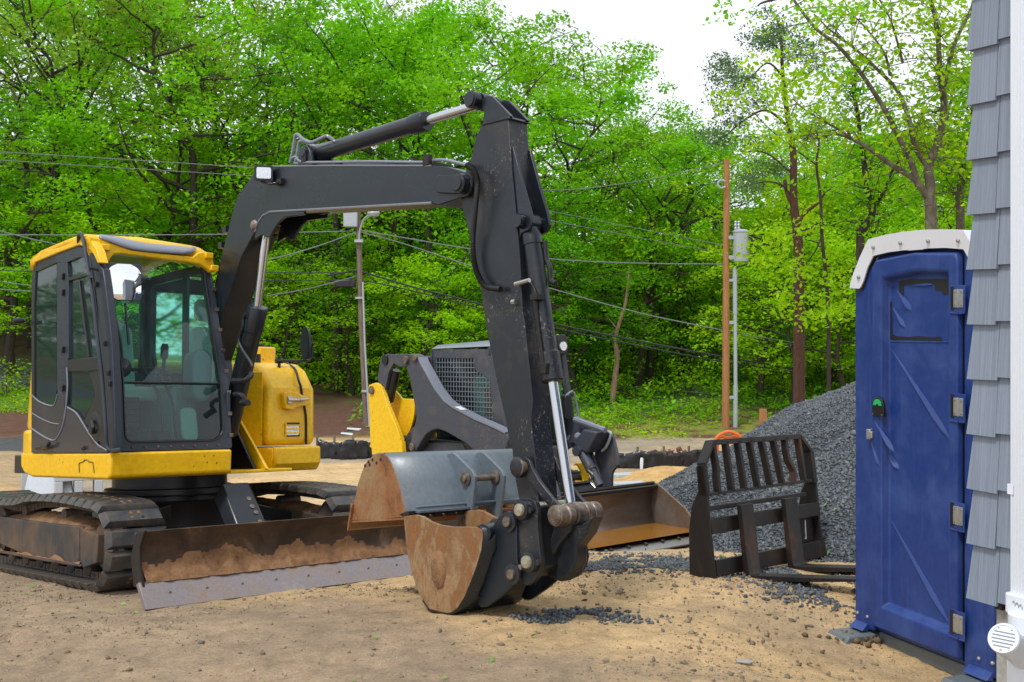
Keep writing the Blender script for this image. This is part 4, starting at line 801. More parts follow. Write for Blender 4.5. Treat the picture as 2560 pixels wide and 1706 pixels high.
for sx in (-1, 1):
    tr = MB(); path = track_path(44)
    # chain links along the inside
    for p, d in path:
        u = Vector((1, 0, 0)); nrm = d.cross(u).normalized()
        cpt = Vector((0, p.y, p.z)); out = Vector((0, d.z, -d.y))
        ctr = Vector((0, .0, .32)); out = out if (p - ctr).dot(out) > 0 or abs(p.z - .32) < .1 and (p - Vector((0, p.y * .9, .32))).dot(out) > 0 else -out
        for xo in (-.07, .07):
            c = p - out * .028; a, b_ = d * .064, out * .026
            lo = [c - a - b_ + u * (xo - .015), c + a - b_ + u * (xo - .015), c + a + b_ + u * (xo - .015), c - a + b_ + u * (xo - .015)]
            tr.hexa(lo, [v + u * .03 for v in lo])
        tr.cyl(p - out * .03 + u * -.085, p - out * .03 + u * .085, .02, n=8)
    track = tr.build('track_chain', 'trackframe', XC); track.location = (sx * .94, 0, 0)
    sh0 = None
    for p, d in path:
        out = Vector((0, d.z, -d.y)); cc = Vector((0, max(-1.1, min(1.1, p.y)), .32)); out = out if (p - cc).dot(out) > 0 else -out
        m4 = Matrix((Vector((1, 0, 0)), out.cross(Vector((1, 0, 0))), out)).transposed().to_4x4(); m4.translation = p
        if sh0 is None: sh0 = o = shoe_mesh().build('track_shoe', ['trackpad', 'mud', 'black'], track, .008, 2)
        else: o = sh0.copy(); COL.objects.link(o); o.parent = track
        o.matrix_local = m4
    # frame beam: traced side outline on the near side, mirrored for the far one
    x = -1.11
    pol = XP('c11', [(125, 690), (600, 715), (1120, 770), (1140, 745), (1400, 745), (1440, 860), (1450, 1175), (1180, 1150), (1100, 1125), (600, 1030), (130, 985)], 0, x)
    ys = [p[0] for p in pol]; back = [( -p[0] - .0, p[1]) for p in pol]
    mb = MB(); full = [(min(max(p[0], -1.15), 1.2), p[1]) for p in pol]
    mb.prism([(-1.12, .20), (-1.13, .40), (-.86, .425), (-.84, .44), (-.2, .44), (.9, .45), (.95, .40), (.95, .24), (.2, .17), (-.6, .165), (-.9, .15)], 0, sx * 1.11, sx * .78)
    mb.prism([(-.88, .155), (-.2, .15), (.85, .155), (.85, .175), (-.88, .175)], 0, sx * 1.125, sx * 1.10)
    mb.prism([(-.84, .20), (-.82, .42), (-.78, .42), (-.80, .20)], 0, sx * 1.122, sx * 1.105)
    mb.build('track_frame', 'trackframe', XC, .01)
    mb = MB()
    for cy, rr, n_ in ((-1.12, .225, 28), (1.14, .21, 20)): mb.lathe((sx * .94 - .06, cy, .32), (1, 0, 0), [(.05, -.06), (rr * .7, -.06), (rr * .72, -.02), (rr, 0), (rr, .12), (rr * .72, .14), (rr * .7, .18), (.05, .18)], n_)
    mb.build('wheel', 'trackframe', XC)
    mb = MB()
    for k in range(6): mb.lathe((sx * .94 - .09, -.78 + k * .3, .135), (1, 0, 0), [(.03, -.02), (.06, 0), (.06, .05), (.045, .055), (.045, .125), (.06, .13), (.06, .18), (.03, .2)], 16)
    for k in (-.35, .45): mb.cyl((sx * .94 - .1, k, .50), (sx * .94 + .1, k, .50), .05, n=14)
    mb.build('roller', 'trackframe', XC)
    # packed soil on the frame
    rows = []
    for j in range(9):
        rows.append([(sx * (1.10 - .30 * j / 8), -.9 + 1.85 * i / 60, .42 + .10 * math.sin(math.pi * j / 8) ** .5 * (.35 + .9 * float(fbm(i * .11 + 3, j * .3 + sx * 9, 1.0, 3, 8))) * math.sin(math.pi * i / 60) ** .4) for i in range(61)])
    MB().grid(rows).build('dried_mud', 'mud', XC, ang=180)
    rows = []
    for j in range(5):
        rows.append([(sx * (1.125 - .02 * j / 4), -.86 + 1.6 * i / 50, .176 + .045 * math.sin(math.pi * j / 4) * max(0, float(fbm(i * .15 + 13, sx * 9, 1.0, 3, 8)) - .3) * 2) for i in range(51)])
    MB().grid(rows).build('dried_mud', 'mud', XC, ang=180)
# car body between the tracks
mb = MB(); mb.hexa([(-.72, -.75, .22), (.72, -.75, .22), (.72, .8, .22), (-.72, .8, .22)], [(-.42, -.5, .56), (.42, -.5, .56), (.42, .55, .56), (-.42, .55, .56)])
for s_x in (-1, 1):
    for y0 in (-.62, .5): mb.hexa([(s_x * .3, y0, .3), (s_x * .8, y0 - .04, .2), (s_x * .8, y0 + .26, .2), (s_x * .3, y0 + .2, .3)], [(s_x * .3, y0, .55), (s_x * .8, y0 - .04, .42), (s_x * .8, y0 + .26, .42), (s_x * .3, y0 + .2, .55)])
mb.cyl((0, 0, .5), (0, 0, .80), .47, n=40); mb.cyl((0, 0, .6), (0, 0, .66), .53, n=40)
mb.build('turntable', 'black', XC, .01)
# blade arms with bolted guard
mb = MB()
for s_x in (-1, 1): mb.hexa([(s_x * .36 - .06, -.6, .22), (s_x * .36 + .06, -.6, .22), (s_x * .36 + .06, -.6, .38), (s_x * .36 - .06, -.6, .38)], [(s_x * .50 - .06, -2.02, .16), (s_x * .50 + .06, -2.02, .16), (s_x * .50 + .06, -2.02, .34), (s_x * .50 - .06, -2.02, .34)])
mb.build('blade_arm', 'char_dirty', XC, .01)
g0 = [XL('c2', *p, 1, -.62) for p in ((1172, 285), (1270, 278))]; g1_ = [XL('c2', *p, 1, -1.72) for p in ((1290, 545), (1385, 555))]
gx0, gx1 = -.02, .22
a0, a1 = XL('c2', 1200, 280, 0, gx0), XL('c2', 1320, 560, 0, gx0)
mb = MB(); mb.hexa([(gx0 - .06, a0.y, a0.z - .13), (gx1 + .06, a0.y, a0.z - .13), (gx1, a0.y - .02, a0.z), (gx0, a0.y - .02, a0.z)], [(gx0 - .06, a1.y, a1.z - .13), (gx1 + .06, a1.y, a1.z - .13), (gx1, a1.y, a1.z), (gx0, a1.y, a1.z)]); gd = mb.build('cylinder_guard', 'char', XC, .012)
mb = MB(); a0v = Vector((0, a0.y, a0.z)); a1v = Vector((0, a1.y, a1.z)); nn = (a1v - a0v).cross(Vector((1, 0, 0))).normalized(); nn = nn if nn.z > 0 else -nn
for t_, xx in ((.35, .16), (.5, .16), (.62, .17), (.8, .17)):
    p = a0v.lerp(a1v, t_) + Vector((xx, 0, 0)); mb.cyl(p, p + nn * .014, .02, n=10)
mb.build('bolt', 'pin', gd)
# dozer blade
bx0, bx1 = -1.215, 1.10
mb = MB(); prof = [(-2.10, .475), (-2.04, .40), (-2.02, .30), (-2.035, .22), (-2.09, .14)]; back = [(-2.04, .14), (-1.99, .22), (-1.975, .30), (-1.99, .41), (-2.06, .475)]
mb.prism(prof + back, 0, bx0, bx1)
bl = mb.build('dozer_blade', 'bladefront', XC, .004)
mb = MB(); mb.prism([(-2.125, .48), (-2.0, .46), (-1.93, .3), (-1.98, .12), (-2.11, .12), (-2.06, .25), (-2.06, .38)], 0, bx0 - .018, bx0); mb.prism([(-2.125, .48), (-2.0, .46), (-1.93, .3), (-1.98, .12), (-2.11, .12), (-2.06, .25), (-2.06, .38)], 0, bx1, bx1 + .018); mb.build('end_plate', 'rustdk', bl, .003)
mb = MB(); mb.hexa([(bx0 - .035, -2.085, .157), (bx1 + .03, -2.085, .157), (bx1 + .03, -2.05, .14), (bx0 - .035, -2.05, .14)], [(bx0 - .035, -2.20, .0), (bx1 + .03, -2.20, .0), (bx1 + .03, -2.165, -.012), (bx0 - .035, -2.165, -.012)]); lipo = mb.build('cutting_edge', 'lip', bl, .002)
mb = MB()
for k in range(9): mb.cyl((bx0 + .15 + k * .26, -2.146, .082), (bx0 + .15 + k * .26, -2.1475, .0812), .010, n=10)
mb.build('bolt', 'lip', lipo)
mb = MB(); rows = []
for j in range(13):
    zz = .15 + .24 * j / 12; row = []
    for i in range(181):
        x = bx0 + .01 + (bx1 - bx0 - .02) * i / 180; lim = .15 + .24 * (.02 + 1.05 * float(fbm(i * .055, 1, 1, 5, 4))) * (1 if x > -1.1 else .8)
        w = max(0, 1 - max(0, (zz - .15)) / (lim - .15 + 1e-6)); y = np.interp(zz, [.14, .22, .30, .40, .475], [-2.09, -2.035, -2.02, -2.04, -2.10])
        row.append((x, y - .022 * min(1, w * 1.5) ** .6 * (.15 + 1.5 * float(fbm(i * .33, j * .9, 1, 4, 14))) + .014 * (w <= 0), zz))
    rows.append(row)
mb.grid(rows); mb.build('dried_mud', 'mud', bl, ang=180)
# ---- upper body: yellow skirt under the cab
SX = -.99
mb = MB(); zt, zb = .968, .775
mb.prism([(-1.055, zt), (-1.045, zb + .02), (-1.0, zb), (.45, zb), (.62, zb + .03), (.70, .86), (.705, zt)], 0, SX, -.01)
mb.build('side_skirt', 'yellow', XC, .018, 3)
mb = MB(); pts_ = XP('c1', [(445, 1437), (443, 1385), (470, 1375), (472, 1367), (492, 1367), (494, 1375), (520, 1380), (528, 1440)], 0, SX - .002)
mb.tube([(SX - .003, y, z) for y, z in pts_], .0035, 5); mb.build('panel_seam', 'black', XC)
# deck and boom foot
mb = MB(); mb.box(-.97, 1.05, -.45, .9, .80, .95); mb.hexa([(.02, -.85, .80), (.05, -.85, .80), (.05, .5, .80), (.02, .5, .80)], [(.02, -.35, 1.35), (.05, -.35, 1.35), (.05, .3, 1.35), (.02, .3, 1.35)])
mb.hexa([(.30, -.85, .80), (.33, -.85, .80), (.33, .5, .80), (.30, .5, .80)], [(.30, -.35, 1.35), (.33, -.35, 1.35), (.33, .3, 1.35), (.30, .3, 1.35)])
mb.build('deck_frame', 'black', XC, .008)
mb = MB(); f0 = XL('c10', 140, 1185, 1, -.55); mb.hexa([(.36, -.95, .80), (.385, -.95, .80), (.385, -.45, .80), (.36, -.45, .80)], [(.36, -.50, 1.22), (.385, -.50, 1.22), (.385, -.42, 1.22), (.36, -.42, 1.22)])
mb.box(.05, .62, -.92, -.40, .775, .80); mb.build('deck_bracket', 'yellow', XC, .006)
# engine hood and counterweight at the rear
def hood_poly(g=0): return [(-.985 + g, .50), (-.985 + g, .62), (-.93 + g, .82), (-.70, 1.02 - g), (-.2, 1.17 - g), (.4, 1.17 - g), (.9, 1.0 - g), (1.06 - g, .8), (1.08 - g, .5)]
mb = MB(); mb.prism(hood_poly(.03), 2, 1.15, 1.77, [(x * .97, y * .985 + .01) for x, y in hood_poly(.03)]); mb.build('engine_hood', 'yellow', XC, .05, 4)
mb = MB(); mb.prism(hood_poly(0), 2, .82, 1.16); mb.build('counterweight', 'yellow', XC, .03, 3)
# right side housing
hx0, hx1 = .575, 1.065
pr = [(-.6, .985), (-.6, 1.475), (-.47, 1.64), (-.36, 1.70), (-.1, 1.735), (.52, 1.75), (.52, .985)]
mb = MB(); mb.prism(pr, 0, hx0, hx1); hood = mb.build('right_housing', 'yellow', XC, .055, 5)
mb = MB(); mb.prism([(-.63, .972), (-.63, .83), (-.58, .765), (.5, .765), (.5, .972)], 0, .63, 1.10); mb.hexa([(.46, -.40, .765), (.63, -.61, .765), (.63, .3, .765), (.46, .3, .765)], [(.46, -.40, .972), (.63, -.63, .972), (.63, .3, .972), (.46, .3, .972)])
mb.build('lower_skirt', 'yellow', hood, .02, 3)
mb = MB(); mb.prism([(x_, y_) for x_, y_ in ((hx0 - .01, -.55), (.36, -.30), (.36, .3), (hx0 + .05, .3))], 2, .985, 1.62); mb.build('inner_panel', 'yellow', hood, .01)
mb = MB(); pts_ = [(XL('c10', 385, 885, 1, -.30)), XL('c10', 430, 925, 1, -.47)] + [XL('c10', *p, 1, -.606) for p in ((450, 985), (462, 1020), (468, 1060), (482, 1130), (490, 1200), (490, 1330))]
pts_[0].z = 1.715; pts_[1].z = 1.65
mb.tube(spline(pts_, 5), .011, 8); mb.build('rubber_strip', 'black', hood)
lt = XP('c10', [(362, 1062), (368, 1048), (415, 1042), (440, 1052), (500, 1078), (505, 1118), (455, 1124), (410, 1145), (374, 1138)], 1, -.64)
mb = MB(); mb.prism(lt, 1, -.60, -.66); latch = mb.build('latch_cover', 'yellow', hood, .01, 3)
mb = MB(); p0, p1, p2 = XL('c10', 395, 1090, 1, -.68), XL('c10', 455, 1090, 1, -.685), XL('c10', 510, 1085, 1, -.69); mb.tube([p0, p1], .014, 10); mb.tube([p1, p2], [.018, .008], 8); mb.box(p0.x - .004, p0.x + .04, -.68, -.655, p0.z - .03, p0.z + .03); mb.build('latch_handle', 'steel', latch, .003)
v0, v1 = XL('c10', 375, 1213, 1, -.602), XL('c10', 455, 1288, 1, -.602)
mb = MB(); mb.prism(rrect(v0.x, v1.x, v1.z, v0.z, .008), 1, -.601, -.606); mb.build('vent', 'black', hood)
mb = MB(); mb.prism(rrect(v0.x + .01, v1.x - .01, v1.z + .012, v0.z - .022, .02), 1, -.606, -.612); mb.build('work_lamp', 'lens', hood)
mb = MB()
for yy in (1228, 1247, 1268):
    z = XL('c10', 400, yy, 1, -.606).z; mb.box(v0.x, v1.x, -.622, -.606, z - .006, z + .006)
for xx in (v0.x, v1.x - .006): mb.box(xx, xx + .006, -.620, -.604, v1.z, v0.z)
mb.build('vent_bar', 'yellow', hood)
# top hardware on the housing: hand rail, mirror
mb = MB(); P = lambda x, y, yy=-.42: XL('c10', x, y, 1, yy)
mb.tube([P(344, 922), P(344, 856)], .014, 8); mb.tube([P(326, 878), P(362, 878)], .022, 8); mb.tube([P(330, 876)] + spline([P(480, 876), P(505, 874), P(520, 860), P(524, 820), P(520, 760)], 4), .011, 8)
mb.build('mirror_arm', 'black', hood)
c0 = P(488, 782, -.44); mb = MB(); d0 = Vector((-.95, -.25, .05)).normalized(); M2 = MB()
a_ = Vector((0, 0, 1)); b_ = d0.cross(a_).normalized(); n = 24
ringf = [c0 + d0 * .012 + (b_ * .055 * math.cos(2 * math.pi * i / n) + a_ * .155 * math.sin(2 * math.pi * i / n)) for i in range(n)]
ringb = [c0 - d0 * .03 + (b_ * .045 * math.cos(2 * math.pi * i / n) + a_ * .135 * math.sin(2 * math.pi * i / n)) for i in range(n)]
mb.add(ringf + ringb, [tuple(range(n)), tuple(range(2 * n - 1, n - 1, -1))] + [(i, (i + 1) % n, n + (i + 1) % n, n + i) for i in range(n)]); mb.tube([c0 - d0 * .02, c0 - d0 * .09, P(522, 790, -.44)], .018, 8)
mir = mb.build('mirror', 'black', hood, .006)
mb = MB(); mb.add([c0 + d0 * .0145 + (p - c0 - d0 * .012) * .88 for p in ringf], [tuple(range(n))]); mb.build('mirror_glass', 'glass2' if False else 'black', mir)
mb = MB(); p = XL('c10', 250, 855, 1, .1); mb.box(p.x - .09, p.x + .09, .0, .3, 1.6, XL('c10', 250, 805, 1, .1).z); mb.build('filler_box', 'yellow', hood, .015)
mb = MB(); z_ = XL('c10', 250, 790, 1, .1).z; mb.box(p.x - .10, p.x + .10, .05, .25, z_ - .05, z_ - .02); mb.cyl((p.x, .12, z_ - .03), (p.x, .12, z_ + .01), .035); mb.tube([XL('c10', 222, 905, 1, -.2), XL('c10', 222, 840, 1, -.2)], .035, 10); mb.build('filler_cap', 'black', hood, .005)
# ---- cab
def yf(z): return float(np.interp(z, [.97, 1.5, 1.8, 2.2, 2.42, 2.6], [-1.0, -.935, -.84, -.72, -.65, -.58]))
def lean(x, z): return (x, yf(z), z)
cab = MB()
def ring(mb, outer, inner, depth):
    n = len(outer); o1 = [lean(*p) for p in outer]; i1 = [lean(*p) for p in inner]; bk = lambda v: (v[0], v[1] + depth, v[2])
    mb.add(o1 + i1 + [bk(v) for v in o1] + [bk(v) for v in i1], [(i, (i + 1) % n, n + (i + 1) % n, n + i) for i in range(n)] + [(2 * n + i, 2 * n + (i + 1) % n, 3 * n + (i + 1) % n, 3 * n + i) for i in range(n)] + [(i, (i + 1) % n, 2 * n + (i + 1) % n, 2 * n + i) for i in range(n)] + [(n + i, n + (i + 1) % n, 3 * n + (i + 1) % n, 3 * n + i) for i in range(n)])
def rr_sub(x0, x1, z0, z1, r, k=14):
    """rounded rectangle, corners r and sides cut in k pieces"""
    base = rrect(x0, x1, z0, z1, r, 6); out = []
    for i, p in enumerate(base):
        nx = base[(i + 1) % len(base)]; out.append(p)
        if i % 7 == 6: out += [(p[0] + (nx[0] - p[0]) * t / k, p[1] + (nx[1] - p[1]) * t / k) for t in range(1, k)]
    return out
wl, wr = XL('c1', 702, 1180, 1, -.985).x, XL('c1', 1253, 1180, 1, -.985).x
wb, wt = XL('c1', 960, 1262, 1, -.99).z, XL('c1', 900, 225, 1, -.66).z
out_ = rr_sub(-.99, .02, .975, 2.50, [.14, .05, .02, .02]); inn_ = rr_sub(wl, wr, wb, wt, [.13, .07, .06, .11])
ring(cab, out_, inn_, .07)
cf = cab.build('cab_frame', 'cabgrey', XC, .006)
gl = MB(); seal = MB()
for z0, z1 in ((wb, XL('c1', 960, 937, 1, -.93).z), (XL('c1', 960, 937, 1, -.93).z, wt)):
    rows = []
    for j in range(15):
        z = z0 + (z1 - z0) * j / 14; xl, xr = wl, wr
        for cx, cz, r_c, s in ((wl, wb, .06, (1, 1)), (wr, wb, .11, (-1, 1)), (wl, wt, .07, (1, -1)), (wr, wt, .13, (-1, -1))):
            dz = (z - cz) * s[1]
            if dz < r_c: ins = r_c - math.sqrt(max(0, r_c * r_c - (r_c - dz) ** 2)); xl, xr = (max(xl, wl + ins), xr) if s[0] > 0 else (xl, min(xr, wr - ins))
        rows.append([(xl + (xr - xl) * i / 6, yf(z) + .018, z) for i in range(7)])
    gl.grid(rows)
gl.build('windshield', 'glass', XC)
zc = XL('c1', 960, 937, 1, -.93).z; mb = MB(); mb.tube([(wl, yf(zc) + .012, zc), (wr, yf(zc) + .012, zc)], .010, 6)
mb.tube([lean(*p) for p in inn_] + [lean(*inn_[0])], .009, 6, False); mb.build('window_seal', 'black', cf)
# bolts around the frame
mb = MB()
for i in range(8):
    z = 1.08 + i * .17; mb.cyl((-.955, yf(z) - .006, z), (-.955, yf(z) + .01, z), .011, n=8); mb.box(-.002 + .0, .03, yf(z) - .012, yf(z) + .03, z - .014, z + .014)
for i in range(9): mb.cyl((-.9 + i * .1, yf(1.0) - .012, 1.005), (-.9 + i * .1, yf(1.0), 1.005), .008, n=8)
mb.build('bolt', 'pin', cf)
# left side
sx = -.992
def side(name, mat, c, pts, x0=-.992, x1=-.96, bevel=.004, par=None):
    mb = MB(); mb.prism(XP(c, pts, 0, x0), 0, x0, x1); return mb.build(name, mat, par or cf, bevel)
side('front_pillar', 'cabgrey', 'c1', [(600, 1318), (585, 1100), (565, 800), (545, 500), (520, 300), (500, 215), (478, 175), (500, 150), (530, 190), (545, 260), (575, 300), (590, 400), (608, 550), (625, 700), (634, 900), (640, 1100), (645, 1310)], -.99, -.93, .006)
side('center_pillar', 'cabgrey', 'c1', [(350, 1000), (330, 985), (318, 970), (318, 270), (322, 258), (362, 250), (366, 300), (374, 600), (378, 800), (380, 960), (372, 1075), (360, 1110)], -.994, -.95, .006)
side('rear_pillar', 'black', 'c1', [(175, 1325), (175, 350), (188, 300), (200, 300), (190, 500), (190, 1000), (190, 1325)], -.99, -.95, .004)
side('top_rail', 'black', 'c1', [(186, 310), (190, 262), (310, 212), (440, 165), (478, 175), (485, 210), (420, 232), (318, 262), (210, 310)], -.99, -.95, .004)
side('door_top', 'cabgrey', 'c1', [(314, 262), (312, 222), (360, 200), (440, 172), (466, 180), (478, 200), (490, 235), (440, 232), (372, 262)], -.997, -.965, .004)
side('door_frame', 'cabgrey', 'c1', [(366, 262), (376, 262), (383, 380), (385, 800), (376, 800), (370, 400)], -.998, -.96, .003)
side('window_bar', 'black', 'c1', [(372, 348), (485, 318), (492, 334), (376, 366)], -.996, -.965, .003)
side('window_bar', 'black', 'c1', [(432, 362), (442, 360), (500, 790), (490, 792)], -.996, -.97, .003)
side('door_belt', 'black', 'c1', [(380, 806), (560, 788), (566, 862), (500, 880), (460, 868), (385, 872)], -.996, -.96, .003)
side('door_inset', 'black', 'c1', [(480, 866), (566, 858), (592, 1300), (575, 1296), (520, 1210), (470, 1150), (500, 1080), (530, 1008), (530, 985), (500, 880)], -.996, -.96, .003)
side('lower_panel', 'gloss', 'c1', [(175, 1327), (175, 1000), (215, 1035), (265, 1056), (300, 1056), (318, 1010), (322, 975), (345, 995), (378, 1072), (425, 1100), (465, 1160), (500, 1215), (545, 1275), (600, 1312), (602, 1327)], -.994, -.95, .004)
side('side_window', 'glass2', 'c1', [(190, 1005), (190, 310), (318, 268), (318, 975), (300, 1056), (262, 1054), (215, 1034)], -.978, -.974, 0)
side('door_window', 'glass', 'c1', [(376, 366), (372, 262), (440, 232), (490, 235), (500, 300), (545, 600), (562, 790), (385, 806)], -.978, -.974, 0)
side('door_window', 'glass2', 'c1', [(385, 872), (460, 868), (500, 880), (530, 985), (530, 1008), (500, 1080), (470, 1150), (425, 1100), (385, 1072)], -.978, -.974, 0)
mb = MB(); S2 = lambda x, y, xx=-.997: XL('c1', x, y, 0, xx)
mb.tube(spline([S2(175, 1188), S2(220, 1220), S2(270, 1248), S2(305, 1255), S2(330, 1225), S2(352, 1170), S2(368, 1080), S2(378, 960), S2(374, 850)], 5), .006, 6)
mb.tube(spline([S2(175, 1102), S2(230, 1135), S2(290, 1160), S2(330, 1165)], 4), .004, 6)
mb.tube(spline([S2(378, 1072), S2(425, 1102), S2(465, 1162), S2(500, 1218), S2(545, 1278), S2(600, 1314)], 5), .006, 6)
mb.tube(spline([S2(178, 1003), S2(215, 1037), S2(262, 1058), S2(302, 1058), S2(320, 1000)], 5), .005, 6)
mb.build('panel_trim', 'visor', cf)
c_ = S2(528, 1185); mb = MB(); mb.lathe((-.985, c_.y, c_.z), (-1, 0, 0), [(.02, -.01), (.125, -.005), (.125, .008), (.10, .016), (.05, .012), (.02, .012)], 28); mb.tube([S2(515, 1150, -1.01), S2(525, 1185, -1.02), S2(518, 1215, -1.01)], .014, 8); mb.build('door_handle', 'black', cf)
mb = MB(); mb.tube([S2(240, 1300, -1.0), S2(268, 1290, -1.03), S2(275, 1268, -1.03)], .016, 8); mb.cyl(S2(200, 1298, -1.0), S2(235, 1296, -1.0), .012); mb.cyl(S2(466, 1300, -.99), S2(466, 1300, -1.01), .016)
for yy in (430, 750, 965, 340): c_ = S2(357, yy); mb.box(-1.018, -.99, c_.y - .018, c_.y + .018, c_.z - .025, c_.z + .025)
for x_, yy in ((540, 385), (588, 715), (617, 940), (610, 880)): c_ = S2(x_, yy); mb.box(-1.01, -.985, c_.y - .012, c_.y + .012, c_.z - .02, c_.z + .02)
mb.build('door_fitting', 'black', cf, .004)
mb = MB(); mb.tube(spline([S2(440, 150, -1.0), S2(440, 112, -1.03), S2(455, 102, -1.04), S2(470, 150, -1.04), S2(490, 270, -1.04), S2(515, 420, -1.04), S2(545, 680, -1.04), S2(575, 950, -1.03), S2(592, 1180, -1.03), S2(600, 1290, -1.02), S2(625, 1314, -1.01)], 5) + [S2(680, 1308, -.998), ], .0145, 10)
mb.tube([S2(500, 330, -1.04), S2(512, 330, -1.05), S2(512, 350, -1.05)], .022, 8); mb.build('grab_rail', 'cabgrey', cf)
mb = MB(); a = XL('c1', 505, 290, 0, -1.04); b1 = XL('c1', 600, 318, 1, -.80); mb.tube([a, b1], .012, 8); mb.build('mirror_arm', 'black', cf)
mc = XL('c1', 696, 370, 1, -.86); mw = (XL('c1', 790, 370, 1, -.86) - XL('c1', 604, 370, 1, -.86)).x / 2; mh = (XL('c1', 700, 262, 1, -.86) - XL('c1', 700, 477, 1, -.86)).z / 2
mo = MB(); mo.prism(rrect(-mw, mw, -mh, mh, .03), 1, 0, .045, [(x * .8, z * .85) for x, z in rrect(-mw, mw, -mh, mh, .03)]); mm = mo.build('mirror', 'cabgrey', cf, .006); mm.location = mc; mm.rotation_euler = (R(-6), 0, R(-13))
mo = MB(); mo.grid([[(mw * .94 * i / 6 * (1 if abs(j) < 6 else .93), -.026 + ((mw * i / 6) ** 2 + (mh * j / 6) ** 2) / .95, mh * .95 * j / 6 * (1 if abs(i) < 6 else .95)) for i in range(-6, 7)] for j in range(-6, 7)]); mo.build('mirror_glass', 'mirror', mm)
mb = MB(); p = XL('c1', 150, 590, 0, -.99); mb.lathe((-1.0, p.y, p.z), (-1, .2, 0), [(.008, 0), (.022, .015), (.026, .05), (.02, .09), (.006, .10)], 14); mb.build('side_lamp', 'black', cf)
# roof
side('roof_edge', 'yellow', 'c1', [(184, 282), (182, 240), (212, 226), (245, 205), (245, 195), (285, 188), (330, 178), (430, 135), (440, 115), (492, 105), (505, 130), (540, 190), (560, 262), (545, 265), (522, 215), (490, 178), (440, 163), (312, 210), (192, 260)], -1.01, -.94, .01)
rows = []
for x, dz in ((-1.0, 0), (-.93, .035), (-.5, .055), (-.06, .035), (.01, 0)):
    rows.append([(x, y, z + dz) for y, z in ((.54, 2.50), (.53, 2.57), (.3, 2.605), (-.2, 2.62), (-.42, 2.61), (-.57, 2.57), (-.62, 2.50))])
MB().grid(rows).build('roof', 'yellow', XC, solid=.05, ang=60)
br = XP('c1', [(545, 266), (522, 200), (500, 150), (497, 112), (560, 126), (620, 150), (740, 192), (900, 210), (1080, 228), (1110, 205), (1150, 198), (1178, 215), (1196, 250), (1208, 318), (1175, 316), (1160, 298), (1120, 272), (1040, 258), (900, 240), (740, 220), (680, 212), (640, 215), (622, 235), (604, 268)], 1, -.69)
mb = MB(); mb.prism(br, 1, -.69, -.58); brow = mb.build('roof_front', 'yellow', XC, .012, 3)
mb = MB()
for x_, y_ in ((585, 178), (1165, 225), (1195, 295)): c_ = XL('c1', x_, y_, 1, -.69); mb.box(c_.x - .035, c_.x + .035, -.72, -.69, c_.z - .025, c_.z + .025)
mb.build('roof_bracket', 'yellow', brow, .008)
vb = [XL('c1', *p, 1, -.70) for p in ((545, 124), (600, 138), (670, 168), (740, 190), (850, 201), (970, 210), (1080, 218))]
vt = [XL('c1', *p, 1, -.50) for p in ((560, 112), (640, 120), (720, 130), (800, 140), (900, 152), (1000, 163), (1098, 176))]
mb = MB(); mb.grid([vb, [a.lerp(b, .45) + Vector((0, -.03, .02)) for a, b in zip(vb, vt)], vt]); mb.build('sun_visor', 'visor', XC, solid=.012, ang=70, sub=1)
# cab shell: back, right side, floor
mb = MB(); mb.box(-.97, 0, .46, .50, .98, 1.65); mb.box(-.97, -.90, .46, .50, 1.65, 2.5); mb.box(-.07, 0, .46, .50, 1.65, 2.5); mb.box(-.97, 0, .46, .50, 2.38, 2.52)
mb.box(-.01, .02, -.97, .5, .98, 1.42); mb.box(-.01, .02, -.28, -.20, 1.4, 2.5); mb.box(-.01, .02, .40, .5, 1.4, 2.5); mb.box(-.01, .02, -.62, .5, 2.42, 2.5); mb.box(-.97, 0, -.97, .5, .975, 1.0)
mb.build('cab_shell', 'cabgrey', XC, .005)
mb = MB(); mb.add([(.005, -.9, 1.42), (.005, -.25, 1.42), (.005, -.25, 2.42), (.005, -.66, 2.42)], [(0, 1, 2, 3)]); mb.add([(.005, -.2, 1.42), (.005, .4, 1.42), (.005, .4, 2.42), (.005, -.2, 2.42)], [(0, 1, 2, 3)]); mb.add([(-.9, .48, 1.65), (-.07, .48, 1.65), (-.07, .48, 2.38), (-.9, .48, 2.38)], [(0, 1, 2, 3)]); mb.build('rear_glass', 'glass2', XC)
# interior
seat = MB(); seat.prism(rrect(-.25, .25, -.05, .07, .05), 1, -.30, .18); so_ = seat.build('seat', 'seat', XC, .03, 3); so_.location = (-.50, 0, 1.42)
mb = MB(); mb.prism(rrect(-.24, .24, 0, .62, .1), 1, .10, .22); bk_ = mb.build('seat_back', 'seat', so_, .03, 3); bk_.location = (0, 0, .05); bk_.rotation_euler = (R(-10), 0, 0)
mb = MB(); mb.prism(rrect(-.13, .13, 0, .2, .06), 1, .17, .26); hr = mb.build('headrest', 'seat', so_, .03, 3); hr.location = (0, .1, .70)
mb = MB()
mb.prism(rrect(-.11, .11, 0, .5, .05), 1, 0, .6); con = mb.build('side_console', 'console', XC, .03, 3); con.location = (-.15, -.55, 1.0)
co2 = con.copy(); COL.objects.link(co2); co2.location = (-.83, -.45, 1.0); co2.scale = (.8, .8, .95)
mb = MB(); mb.prism(rrect(-.09, .09, 0, .42, .08), 1, 0, .22, [(x * .75, z * .95) for x, z in rrect(-.09, .09, 0, .42, .08)]); pod = mb.build('control_pod', 'console', XC, .03, 3); pod.location = (-.14, -.82, 1.35)
for jx, jy in ((-.30, -.45), (-.74, -.42)):
    mb = MB(); mb.lathe((jx, jy, 1.5), (0, -.1, 1), [(.075, 0), (.06, .03), (.07, .045), (.05, .07), (.058, .085), (.035, .11), (.014, .12), (.014, .2), (.03, .22), (.032, .3), (.022, .33)], 16); mb.build('joystick', 'rubber', XC)
mb = MB()
